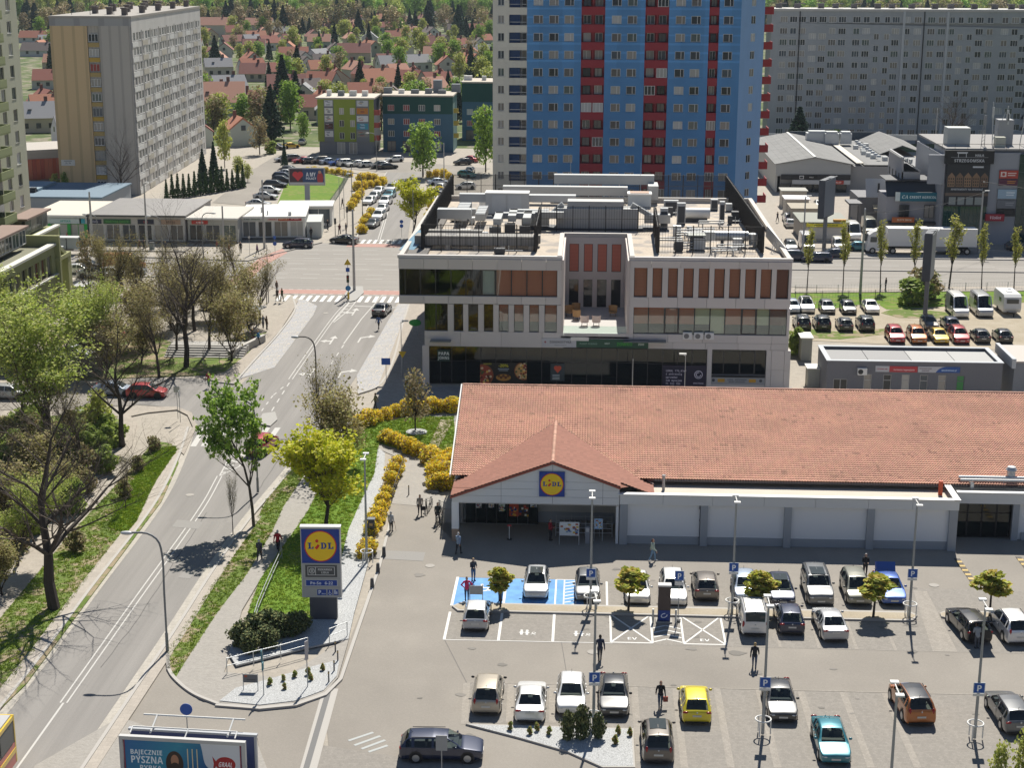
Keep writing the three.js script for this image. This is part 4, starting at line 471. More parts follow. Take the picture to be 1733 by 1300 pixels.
// ---------- plant on the office roof ----------
{
const Y=13.25,DUCT=mat([.42,.435,.44],.42,{metalness:.35}),UNIT=mat([.46,.48,.49],.5),DKU=mat([.05,.055,.065],.6),CONCB=mat([.3,.29,.27],.9);
const eq=(name,label,cat,p,geos,m=DUCT,ry=0)=>{const t=thing(name,label,cat,p[0],Y,p[1],ry,'plant on the office roof');for(const[n,g,mm]of geos)part(t,n,g,mm||m);return t;};
const ahu=eq('air_handler','large white air handling cabinet on the office roof','air handler',[-10.02,-195.11],[['cabinet',mg(bx(5.3,2.5,2.2,0,.25,-1.1))],['base_frame',bx(5.4,.25,2.3,0,0,-1.1),DKU],['lid',bx(5.4,.12,2.3,0,2.75,-1.1),WHITE],['duct',mg(bx(3.4,1,1.2,-4.2,1.6,-1.2),bx(6,.8,1.4,5.4,1.7,-1.4))]],UNIT);
for(const x of[-1,.9])part(ahu,'door',bx(1.7,2.2,.05,x,.4,.02),mat([.5,.53,.55],.5));
eq('air_duct','pair of long silver ducts behind the white roof cabinet','duct',[-5.08,-205.85],[['duct',mg(bx(16,1.1,1.3,2,1.2,0),bx(13,1.2,1.3,7,2.2,-3.4),bx(1.3,1.8,4,13.3,.6,-2)),DUCT],['leg',mg(...[-5,-1,3,7,9.5].map(x=>bx(.12,1.2,.12,x,0,0)),...[1,5,9,13].map(x=>bx(.12,2.2,.12,x,0,-3.4))),STEEL]]);
eq('air_duct','ribbed duct bent forwards beside the left roof fence','duct',[-15.43,-183.2],[['duct',mg(bx(1.4,.9,9,.5,1.0,-6),beam([-.2,1.45,-1.6],[-1.2,2.3,-.2],1.6,.9)),DUCT],['flange',mg(...[0,1,2,3,4,5,6].map(k=>bx(1.5,1,.07,.5,.95,-2 - k*1.35))),GALV],['hood',bx(3.9,1.1,1.4,0,1.6,.2),DUCT],['leg',mg(...[-2,0,2].map(x=>bx(.12,1.6,.12,x,0,.2)),...[-4,-8].map(z=>bx(.12,1,.12,.5,0,z))),STEEL]]);
eq('air_duct','second ribbed duct running to the cowl behind the left fence','duct',[-13.04,-183.36],[['duct',bx(1.1,.8,6.5,.4,1.0,-5),DUCT],['flange',mg(...[0,1,2,3,4].map(k=>bx(1.2,.9,.07,.4,.95,-2.2 - k*1.3))),GALV],['leg',mg(bx(.12,1,.12,.4,0,-2.5),bx(.12,1,.12,.4,0,-7)),STEEL]]);
for(const[px,lb,w]of[[[-10.5,-178.63],'dark fan unit with bent silver duct, nearest the left end of three',1.3],[[-8.96,-181.15],'dark fan unit with bent silver duct, middle of three',1.2],[[-7.21,-179.65],'dark fan unit with bent silver duct beside the inner fence',1.2]])eq('fan_unit',lb,'fan unit',px,[['box',bx(w,1.1,1,0,.25,0),DKU],['duct',mg(bx(.9,.7,5.2,.2,1.5,-2.9),bx(4.6,.7,.9,2.0,1.5,-5.1)),DUCT],['leg',mg(bx(.1,.26,.1,-.4,0,0),bx(.1,.26,.1,.4,0,0),bx(.1,1.5,.1,.2,0,-4)),STEEL]]);
eq('cooling_bank','long low grey bank of coolers behind the front roof fence','cooler',[-12.24,-171.99],[['row',bx(13.2,1.0,1.1,0,.45,0),CONCB],['row',bx(13.6,.9,1.1,.2,.4,-1.8),CONCB],['block',bx(6,1.0,1.1,-2.5,.45,-3.6),CONCB],['seam',mg(...[-5.5,-4,-2.5,-1,.5,2,3.5,5].map(x=>bx(.06,1.02,1.14,x,.45,.01))),DKU],['foot',mg(...[-6,-3,0,3,6].map(x=>bx(.5,.45,4.6,x,0,-1.6))),mat([.6,.52,.42],.9)]]);
eq('plant_housing','large grey shaped duct housing above the terrace','duct housing',[0.97,-185.99],[['housing',mg(bx(9.5,2.3,2.4,0,.2,-.5),bx(6.5,.8,2.2,-.2,2.5,-.7)),mat([.45,.45,.44],.6)],['duct',mg(beam([-6.2,.9,-.4],[-4,2.9,-.4],1.0,.5),beam([6.6,1.4,-.4],[4,2.9,-.4],1.0,.5),bx(3.2,.9,1.2,-7.2,.4,-.3),bx(3,1,1.2,7,.8,-.3)),DUCT],['base',bx(16,.2,3,0,0,-.4),DKU]]);
eq('roof_house','white flat box housing near the back fence of the office roof','roof box',[6.41,-203.06],[['box',bx(2.9,1.6,2.4,0,0,-1.2),mat([.5,.55,.58],.6)],['lid',bx(3.1,.2,2.6,0,1.6,-1.2),WHITE],['lid_inset',bx(2.4,.06,1.9,0,1.8,-1.2),mat([.5,.36,.28],.9)]]);
const tall=(px,lb,w,h)=>eq('heat_pump',lb,'heat pump',px,[['case',bx(w,h,.8,0,.2,0),UNIT],['louvre',bx(w*.8,h*.8,.04,0,.3,.42),DKU],['foot',bx(w,.2,.7,0,0,0),DKU]]);
tall([8.77,-186.52],'tall grey heat pump beside the inner fence on the roof',.9,2.3);tall([10.96,-190.14],'tall pale heat pump among pipes on the roof',1.0,2.4);tall([15.96,-192.27],'slim dark heat pump near the right roof fence',.6,2.3);tall([10.16,-198.4],'wide low pale heat pump behind the pipes on the roof',1.8,1.5);tall([15.73,-201.7],'small pale heat pump by the back of the roof',.9,1.2);
eq('storage_tank','white round topped tank lying on the office roof','tank',[12.93,-192.52],[['tank',bar([-1.6,1,0],[1.6,1,0],.65,14),WHITE],['cradle',bx(2.6,.4,.9),DKU]]);
eq('storage_tank','silver cylinder lying behind the right front roof fence','tank',[15.85,-174.96],[['tank',bar([-2,1.2,0],[1.6,1.2,0],.55,14),DUCT],['cowl',mg(cyl(.5,.6,1.2,2.2,.3,0,12),bx(1.2,.9,1,-2.6,.8,.1)),GALV],['cradle',mg(bx(.3,.8,.9,-1.2),bx(.3,.8,.9,1))]],DKU);
eq('fan_unit','dark cube fan unit with pale cover at right front','fan unit',[11.71,-172.83],[['box',bx(1.4,1.5,1.2,0,.1,0),DKU],['cover',bx(1.9,.12,1.6,0,1.6,0),mat([.35,.37,.33],.6)]]);
const pr=RNG(88);for(let i=0;i<9;i++){const p=[lerp([8.7,-181.52][0],[15.43,-181.97][0],pr()),lerp(-169,-196,pr())];eq('pipe_run',['pair of silver pipes on brackets','bent silver pipes on short stands','lagged pipes crossing the roof'][i % 3]+ ' ' +['by the tank','behind the front fence','near the right fence','beside the heat pumps','at the back','before the roof box','between the coolers','below the mast','in the middle'][i],'pipe',p,[['pipe',mg(bar([-1.5,.6,0],[1.5,.6,0],.1),bar([-1.5,.9,.2],[1.5,.9,.2],.08),bar([1.5,.6,0],[1.5,.6,-2],.1),bar([-1.5,.9,.2],[-1.5,.2,.2],.08)),DUCT],['stand',mg(bx(.1,.6,.4,-1),bx(.1,.6,.4,1)),STEEL]],DUCT,pr()*.3);}
for(let i=0;i<22;i++){const L=i<11,p=[L?lerp(-17,-9,pr()):lerp(8,18,pr()),lerp(-168,-203,pr())],w=.4 + pr()*.9;eq('roof_unit','small ' +['grey','pale','dark'][i % 3]+ ' plant box on the ' +(L?'left':'right')+ ' part of the roof, ' +['nearest the front','second row','third row','fourth row','fifth row','sixth row','seventh row','eighth row','ninth row','tenth row','farthest back'][i % 11],'roof unit',p,[['box',bx(w,.4 + pr()*.9,.5 + pr()*.6,0,.15,0),[UNIT,WHITE,DKU][i % 3]],['foot',bx(w*.8,.15,.5),DKU],['pipe',mg(bar([w / 2,.4,0],[w / 2 + 1 + pr(),.4,0],.05),bar([w / 2 + .4,0,0],[w / 2 + .4,.9,0],.04)),GALV]]);}
eq('roof_mast','thin lightning mast rising from the left half of the roof','mast',[-2.52,-214.13],[['rod',cyl(.04,.015,5.5)],['foot',cyl(.25,.2,.15),CONCB]],GALV);eq('roof_mast','thin lightning mast beside the back fence','mast',[6.66,-209.3],[['rod',cyl(.04,.015,5)],['foot',cyl(.25,.2,.15),CONCB]],GALV);
// black screen fences: posts, rails and perforated sheets
const fence=(lb,a,b,n,solid,dense)=>{const L=Math.hypot(b[0]- a[0],b[1]- a[1]),t=thing('roof_fence',lb,'fence',a[0],Y,a[1],Math.atan2(-(b[1]- a[1]),b[0]- a[0]),'screen fences on the office roof');for(let i=0;i<=n;i++)part(t,'post',bx(.1,3.05,.1,L*i / n,0,0),BLACKM);part(t,'rail',mg(bx(L,.06,.05,L / 2,2.9,.05),bx(L,.05,.05,L / 2,1.5,.05),bx(L,.05,.05,L / 2,.15,.05)),BLACKM);const bars=[];const k=Math.round(L /(solid?.42:dense?.13:.3));for(let i=0;i<k;i++)bars.push(solid?bx(.05,2.8,.34,L*(i + .5)/ k,.1,0):bx(dense?.055:.025,2.75,.02,L*(i + .5)/ k,.12,0));const s=part(t,'slats',mg(bars),BLACKM);s.userData.kind='stuff';};
const f1=[-17.82,-169.78],f2=[-18.09,-211.37],f3=[18.1,-212.8],f4=[18.65,-170.74],f5=[-5.66,-169.86],f6=[7.44,-170],f7=[-5.6,-183.86],f8=[7.59,-184.32];
fence('black screen fence along the front left roof edge',f1,f5,6);fence('black slatted fence along the left roof edge',f2,f1,14,1);fence('tall black screen fence along the back of the roof',f2,f3,19,0,1);fence('black slatted fence down the right roof edge',f3,f4,15,1);fence('black screen fence along the front right roof edge',f6,f4,6);fence('black fence closing the left plant area',f5,f7,4,1);fence('black fence closing the right plant area',f8,f6,4,1);fence('black screen fence above the terrace',f7,f8,7);
{const t=thing('rooflight','sloping blue glass rooflight at the left roof edge','rooflight',...(p=>[p[0],Y,p[1]])([-18.73,-170.45]));part(t,'glass',beam([-.8,.2,1],[.6,1.2,-6],1.6,.06),mat([.25,.4,.5],.08));part(t,'frame',mg(bar([-1.2,0,1],[-1.2,.4,1],.04),bar([.6,0,-6],[.6,1.2,-6],.04)),GALV);}
{const t=thing('roof_truss','white triangular truss by the right roof edge','truss',...(p=>[p[0],Y,p[1]])([19.6,-172.61]));part(t,'sheet',beam([0,1.6,-3.5],[1.4,.2,2.4],.1,1.3),WHITE);part(t,'strut',mg(...[0,.7,1.4,2.1].map(k=>bar([k*.5,0,1.4 - k],[k*.5 + .3,1.2,1.2 - k],.04))),WHITE);}
// terrace furniture
const wick=mat([.42,.26,.12],.9),chairAt=(p,m,ry,lb)=>{const t=thing('terrace_chair',lb,'chair',p[0],5.48,p[1],ry,'chairs on the office terrace');part(t,'seat',cyl(.42,.45,.1,0,.38,0,14),m);part(t,'backrest',new THREE.CylinderGeometry(.5,.45,.75,14,1,true,Math.PI*.5,Math.PI).translate(0,.8,0),m.clone());part(t,'leg',mg(...[[.3,.3],[-.3,.3],[.3,-.3],[-.3,-.3]].map(([x,z])=>bar([x,0,z],[x*.9,.4,z*.9],.03))),DARK);t.children[1].material.side=THREE.DoubleSide;};
chairAt([-2.01,-173.76],wick,0,'brown wicker tub chair nearest the terrace left wall');chairAt([-1.24,-175.04],wick,.4,'brown wicker tub chair, second from the terrace left wall');chairAt([-1.14,-172],wick,2.6,'brown wicker tub chair turned round in front of two others');chairAt([2.83,-174.06],wick,0,'brown wicker tub chair near the terrace right wall');const pink=mat([.62,.52,.47],.8);chairAt([-0.28,-169.1],pink,Math.PI,'pale round backed chair with its back to the rail, left of two');chairAt([0.99,-169.18],pink,Math.PI,'pale round backed chair with its back to the rail, right of two');
}

// ---------- apartment blocks ----------
const PR=RNG(101),PANES=[[.03,.035,.04],[.05,.06,.07],[.025,.03,.03],[.32,.30,.27],[.42,.41,.38],[.14,.13,.12],[.22,.2,.17],[.07,.09,.11],[.5,.5,.49],[.09,.12,.11]].map(c=>mat(c,.12));
const anyPane=()=>PANES[Math.floor(Math.pow(PR(),1.15)*PANES.length)];
const stain=(c,seed,m=30,k=.16)=>tmat(texture(512,m,(u,v,N,r)=>sc3(c,1 - k / 2 + k*(N[1](u,v*.4)*.6 + N[3](u,v*.3)*.4)+ .04*r()),seed),.9);
// blue tower
{
const X0=-16,t=thing('tower_block','blue tower block with red loggia columns and white corner','tower block',X0,0,-266),top=47;
const ry=[9.08,11.89,14.7,17.49,20.29,23.11,25.93,28.8,31.65,34.48,37.21],pitch=(ry[10]- ry[0])/ 10,rows=[];for(let k=-1;k<14;k++)rows.push(ry[0]+ k*pitch);
const blueTex=texture(256,42,(u,v,N,r)=>{const y=v*top,hi=sstep(29,31,y),st=(y*2.1)% 2.9<.7&&y>27?1.25:1,col2=Math.floor(u*42 / 1.9)% 3===0&&y>25?1.12:1;return sc3([.1,.27,.52],st*col2*(.93 + .14*N[2](u,v))*(.98 + .04*r()));},71,512,top);blueTex.repeat.set(1 / 42,1 / top);
const BLUE=tmat(blueTex,.85),CREAM=stain([.72,.69,.6],72),LBLUE=stain([.26,.42,.66],73),RED=mat([.34,.03,.04],.7),REDD=mat([.34,.05,.055],.8),DBLUE=mat([.05,.1,.24],.8);
const sx=[-16.04,-10.47,-1.67,2.15,8.63,12.44,18.9,20.51,24.01].map(x=>x - X0),ww=1.55,wh=1.3;
const cols={0:[-14.69],1:[-8.65,-6.12,-3.64],3:[4.02,6.54],5:[14.32,16.79],7:[21.99]};
for(let i=0;i<8;i++){
const a=sx[i],b=sx[i + 1],W=b - a;
if(cols[i]){const holes=[],cs=cols[i].map(x=>x - X0 - a);for(const y of rows)for(const c of cs){const w=i?ww:1.05;if(y - wh / 2>.3)holes.push([c - w / 2,y - wh / 2,c + w / 2,y + wh / 2]);}
const lx=i===0?-13.35 - X0:0;if(i===0)for(const y of rows)if(y>2)holes.push([lx,y - .95,W - .02,y + .72]);
part(t,'wall',wallGeo(W,top,holes,.35),i?BLUE:CREAM,a,0,0);
for(const y of rows)for(const c of cs){const w=i?ww:1.05;if(y - wh / 2>.3)win(t,a + c - w / 2,y - wh / 2,w,wh,{mull:[i?.64:.5],pm:anyPane(),sill:.12,z:-.12});}
if(i===0)for(const y of rows)if(y>2){part(t,'loggia_rail',bx(W - lx,.1,.1,(lx + W)/ 2,y - .5,-.3),STEEL);part(t,'loggia_side',bx(1.7,1.67,.05,lx + .85,y - .95,-1.2),DBLUE);win(t,lx + 2.0,y - .9,1.5,1.5,{mull:[.5],pm:anyPane(),z:-1.2,fm:i?WHITE:STEEL});}
}else{
part(t,'loggia_back',bx(W,top,.2,(a + b)/ 2,0,-1.3),REDD);
for(const y of rows){if(y<2)continue;part(t,'balcony_front',bx(W,1.28,.14,(a + b)/ 2,y - 2.05,-.1),RED);part(t,'loggia_floor',bx(W,.16,1.3,(a + b)/ 2,y - 2.05,-.7),REDD);
if(W>3.5)part(t,'loggia_divider',bx(.14,1.62,1.2,(a + b)/ 2,y - .77,-.65),REDD);
const n=W>3.5?2:1,w=W / n;for(let k=0;k<n;k++){if(PR()<.16)win(t,a + k*w + .1,y - .75,w - .2,1.5,{mull:[.33,.66],pm:anyPane(),z:-.08});else win(t,a + k*w + .35,y - .72,w - .7,1.4,{mull:[.45],pm:anyPane(),z:-1.15,fm:pick([WHITE,DARK,STEEL],PR)});}}
}
}
// chamfered corner face, right flank with red balconies
const L=6.2,an=0.82,cx=sx[8],hs=[];for(const y of rows)if(y>5.5)hs.push([2.7,y - .65,3.9,y + .65]);
const ch=part(t,'wall',wallGeo(L,top - 4.2,hs.map(h=>[h[0],h[1]- 4.2,h[2],h[3]- 4.2]),.35),LBLUE,cx,4.2,0,an);
for(const y of rows)if(y>5.5)win(t,2.7,y - .65,1.2,1.3,{at:[cx,0],mull:[.5],pm:anyPane(),ry:an,z:-.12,sill:.1});
const ex=cx + L*Math.cos(an),ez=-L*Math.sin(an);
part(t,'corner_column',bx(.9,4.4,1.2,ex - .9,0,ez + .4,an),RED);part(t,'shop_sign',bx(3,.7,.15,cx + 1.9,3.4,-2.3,an),mat([.3,.42,.24],.6));part(t,'ground_wall',bx(42,4.1,.3,20,0,-1.6),mat([.3,.29,.28],.8));
for(const y of rows)if(y>5){part(t,'side_balcony',mg(bx(1.5,1.2,.1,ex + .75,y - 2.0,ez - .3),bx(.1,1.2,4,ex + 1.45,y - 2.0,ez - 2.3)),mat([.36,.03,.03],.7));part(t,'side_balcony_floor',bx(1.5,.15,4,ex + .7,y - 2.05,ez - 2.3),mat([.55,.5,.45],.8));}
part(t,'core',mg(bx(41.3,top,12,20.6,0,-8)),mat([.42,.42,.44],.9));part(t,'core',bx(ex - 41,top - 4,10,(ex + 41)/ 2 - .3,4,ez - 6),LBLUE);
}
// long grey slab block
{
const X0=43.8,t=thing('slab_block','long grey eleven storey slab block behind the market hall','slab block',X0,0,-403),top=31.92,W=74;
const A=[46.77,49.09,51.2,58.54,60.91,64.37,66.74,73.82,76.36,79.09,82.35,84.89,87.06,93.94,96.47,100,102.43,107.2,109.73,113.96].map(x=>x - X0),Bc=[53.82,56.18,69.29,71.75,89.42,91.66,104.55,106.81,117.12].map(x=>x - X0);
const ya=[29.96,27.19,24.49,21.77,19.06,16.32,13.62,10.91,8.15,5.45,2.78,0.12],yb=[29.96,25.9,23.12,20.47,17.78,15.05,12.3,9.62,6.94,4.27,1.59],h=1.45,holes=[],ws=[];
for(const x of A)for(const y of ya)if(x<W - 1)ws.push([x,y,PR()<.8?1.8:1.5]);for(const x of Bc)for(const y of yb)if(x<W - 1)ws.push([x,y,x % 2<1?1.75:1.25]);
const GREY=stain([.36,.38,.4],81,40,.22);for(const[x,y,w]of ws)holes.push([x - w / 2,y - h / 2,x + w / 2,y + h / 2]);
part(t,'wall',wallGeo(W,top,holes,.3),GREY);ws.slice(0,300).forEach(([x,y,w])=>win(t,x - w / 2,y - h / 2,w,h,{mull:w>1.6?[.36,.68]:[.5],pm:anyPane(),z:-.1,sill:.1}));
const rest=[],rp=[];for(const[x,y,w]of ws.slice(300)){rest.push(frameGeo(w,h,[.5]).clone().translate(x - w / 2,y - h / 2,-.1));rp.push(paneGeo(w,h).clone().translate(x - w / 2,y - h / 2,-.11));}
if(rest.length){part(t,'window_frames',mg(rest),WHITE).userData.kind='stuff';part(t,'window_panes',mg(rp),PANES[1]).userData.kind='stuff';}
part(t,'core',bx(W,top - .2,11,W / 2,0,-5.9),mat([.3,.31,.32],.9));part(t,'roof_edge',bx(W + .2,.55,12,W / 2,top,-5.8),mat([.5,.49,.47],.8));
for(const[x,m]of[[50.6,DARK],[75.74,mat([.5,.52,.54],.8)],[80.58,DARK],[86.27,mat([.5,.52,.54],.8)]])part(t,'downpipe',bx(m===DARK?.22:.6,top,.2,x - X0,0,.1),m);
const cr=RNG(9);for(let i=0;i<16;i++)part(t,'chimney',mg(bx(1.4,1.1,1.2,2 + i*4.6 + cr()*2,top + .5,-3 - cr()*5),bx(1.7,.2,1.5,2 + i*4.6 + 1,top + 1.6,-4)),mat([.16,.15,.15],.9));
}
// yellow and grey slab on the left
{
const an=.048,t=thing('slab_block','eleven storey slab with ochre gable and pale window front','slab block',-85.6,0,-301.6,an),H=33,G=15.2;
// local x runs right along the gable's plane, local -z along the long front
const rib=c=>tmat(texture(128,1.2,(u,v,N)=>sc3(c,(u*4 % 1)<.22?.82:1),91),.85);const OCH=rib([.62,.46,.26]),GRY=rib([.46,.43,.39]),TOPG=rib([.36,.36,.36]),YEL=mat([.5,.33,.06],.8);
part(t,'gable_cladding',bx(6.9,H - 1.4,.3,-G + 3.45,0,-.15),OCH);part(t,'gable_cladding',bx(6.1,H - 1.4,.3,-3.05,0,-.15),GRY);part(t,'gable_band',bx(G,1.4,.31,-G / 2,H - 1.4,-.15),TOPG);part(t,'gable_shaft',bx(2.2,H - 1.4,.2,-7.2,0,-.5),GRY);
for(let k=0;k<11;k++){const y=H - 4.3 - k*2.75;win(t,-8.15,y,1.85,1.45,{mull:[.33,.66],pm:k===2?mat([.3,.04,.03],.3):anyPane(),z:-.25,fm:k % 3===2?mat([.42,.42,.4],.6):WHITE,sill:.2});part(t,'spandrel',bx(2.1,.75,.15,-7.2,y - .95,-.25),k % 4===1?YEL:mat([.42,.31,.12],.8));}
board(t,'address_plate',2.6,1.1,.1,print(2.6,1.1,40,(q,w,h)=>{q.fillStyle='#d5d3cc';q.fillRect(0,0,w,h);q.fillStyle='#555';fitText(q,'KOSZALIŃSKA',w / 2,h*.22,w*.8,h*.2);fitText(q,'72 - 76',w / 2,h*.55,w*.5,h*.3);}),WHITE,-13.4,5.6,.06);
const L=68,fl=[],hol=[];for(let k=0;k<11;k++)for(let c=0;c<26;c++){const x=1.2 + c*2.55 +(c % 3===2?-.25:0),y=H - 4.2 - k*2.75;fl.push([x,y,c % 5===3?1.2:1.7]);hol.push([x,y,x +(c % 5===3?1.2:1.7),y + 1.5]);}
const PALE2=stain([.56,.55,.53],93,25,.2);for(let c=3;c<26;c +=3)hol.push([.3 + c*2.55,.6,.92 + c*2.55,H - 2.4]);part(t,'wall',wallGeo(L,H,hol,.3),PALE2,0,0,0,Math.PI / 2);
for(const[x,y,w]of fl)win(t,x,y,w,1.5,{ry:Math.PI / 2,mull:[.5],pm:anyPane(),z:-.1,sill:.14});
for(let k=0;k<11;k++)for(let c=0;c<8;c++)part(t,'spandrel',bx(.05,.9,4.6,.04,H - 5.35 - k*2.75,-2.6 - c*8.4),c % 2?mat([.5,.47,.4],.8):WHITE);
part(t,'core',bx(G - 1.6,H - .3,L - .7,-G / 2 - .7,0,-L / 2 - .1),mat([.4,.38,.34],.9));part(t,'roof',bx(G + .2,.4,L + .2,-G / 2,H,-L / 2),mat([.34,.32,.29],.9));
const cr=RNG(19);for(let i=0;i<13;i++)part(t,'chimney',mg(bx(.9,1.2,1.4,-2 -(i % 3)*4,H + .4,-4 - i*4.9),bx(1.2,.25,1.7,-2 -(i % 3)*4,H + 1.6,-4 - i*4.9)),mat([.15,.13,.12],.9));for(const x of[-4.5,-9,-12.5])part(t,'aerial',mg(bar([x,H,-6],[x,H + 6,-6],.05),bar([x - .8,H + 4.5,-6],[x + .8,H + 4.5,-6],.03),bar([x - .6,H + 5.2,-6],[x + .6,H + 5.2,-6],.03)),DARK);
}
// pale green tower at the left edge, seen from its long side, and its low annex
{
const xf=-74,zc=-208.5,t=thing('tower_block','pale green tower block at the left edge with balconies','tower block',xf,0,-140,Math.PI / 2),L=-140 - zc;// local x runs away from the viewer
const WALLG=stain([.46,.47,.36],95,20,.14),GRN=mat([.30,.34,.17],.85),r=[-205.38,10.2],y0=r[1],sc=[[-205.38,10.2][0],[-201.53,9.89][0]].map(z=>-140 - z),ph=2.78,hol=[],w2=[];for(let k=-3;k<14;k++)for(const x of[...sc,sc[1]- 9.4,sc[1]- 12.6,sc[1]- 22,sc[1]- 25]){const y=y0 + k*ph - .75;if(y>.5){hol.push([x - .75,y,x + .75,y + 1.5]);w2.push([x - .75,y]);}}
part(t,'wall',wallGeo(L,44,hol,.35),WALLG);for(const[x,y]of w2)win(t,x,y,1.5,1.5,{mull:[.55],pm:anyPane(),sill:.2,z:-.16,fm:pick([WHITE,mat([.3,.3,.28],.6)],PR)});
part(t,'core',bx(L,44,16,L / 2,0,-8.4),mat([.4,.4,.33],.9));
for(let k=-3;k<14;k++)for(const x of[sc[1]- 4.7,sc[1]- 17.4]){const y=y0 + k*ph - 1.6;if(y<1)continue;part(t,'balcony',mg(bx(4.4,.15,1.5,x,y,.75),bx(4.4,1.0,.08,x,y + .1,1.46),bx(.08,1,1.4,x - 2.2,y + .1,.75),bx(.08,1,1.4,x + 2.2,y + .1,.75)),GRN);part(t,'balcony_door',bx(3.6,2.1,.1,x,y + .15,.03),PANES[k % 3===0?5:0]);}
for(let k=-3;k<14;k++)part(t,'end_panel',bx(.9,2.3,.5,L + .46,y0 + k*ph - 1.2,-.6),k % 2?GRN:mat([.34,.38,.2],.85));part(t,'end_wall',bx(.8,44,15,L + .42,0,-8.6),GRN);
const a=thing('annex','olive green two storey annex with roof terrace beside the tower','annex',-66.6,0,-150,Math.PI / 2),OL=stain([.33,.34,.17],96,12,.2),AL=45,hh=9.3;
const yw=[-187.24,6.4],holes=[],ws=[];for(let i=0;i<12;i++){const x=AL - 3.1 - i*2.25;holes.push([x,5.6,x + 1.75,8.0]);ws.push(x);}
part(a,'wall',wallGeo(AL,hh - .3,holes,.5),OL);ws.forEach((x,i)=>win(a,x,5.6,1.75,2.4,{mull:[.55],pm:i===1||i===2?mat([.2,.07,.05],.2):anyPane(),z:-.3,fm:mat([.25,.22,.18],.6),sill:.5}));
part(a,'ledge',mg(bx(AL + .3,.28,.9,AL / 2,hh - .3,-.2),bx(AL,.2,.5,AL / 2,5.3,.1)),mat([.62,.62,.56],.7));part(a,'core',bx(AL - .2,hh - .5,6.6,AL / 2,0,-4),mat([.2,.2,.14],.9));
part(a,'terrace_house',bx(36,2.2,.3,AL - 20,hh,-3.2),mat([.12,.12,.12],.5));for(let i=0;i<12;i++)win(a,AL - 3.9 - i*2.4,hh + .2,2.2,1.8,{mull:[.5],pm:anyPane(),z:-2.98,fm:WHITE});part(a,'terrace_roof',bx(37,.25,3.4,AL - 20,hh + 2.2,-4.2),mat([.26,.19,.16],.9));
part(a,'end_wall',bx(.5,hh + .9,10,AL + .25,0,-4.4),OL);part(a,'corner_pier',mg(bx(1.3,7.2,1.2,AL + 4.5,0,-.3),bx(5.2,.5,1.6,AL + 2.4,6.9,-.4)),OL);part(a,'sloping_fin',beam([AL + .6,9,-.3],[AL + 4.4,6.8,-.3],1.1,.5),OL);part(a,'stair_wall',bx(.3,1.8,6,AL + 2.6,0,1.8),OL);
const b=thing('terrace_block','low olive wing with glazed penthouse behind the annex','annex',-70.4,0,-199.5,Math.PI / 2);part(b,'wall',bx(9,9.2,12,4.5,0,-6),OL);part(b,'ledge',bx(9.2,.25,.7,4.5,9.2,-.2),mat([.62,.62,.56],.7));for(let i=0;i<4;i++)win(b,.3 + i*2.1,9.4,2,1.9,{mull:[.25,.5,.75],pm:anyPane(),z:-1.4,fm:mat([.3,.3,.28],.6)});part(b,'roof',bx(9.4,.25,4,4.6,11.3,-3),mat([.26,.19,.16],.9));
}
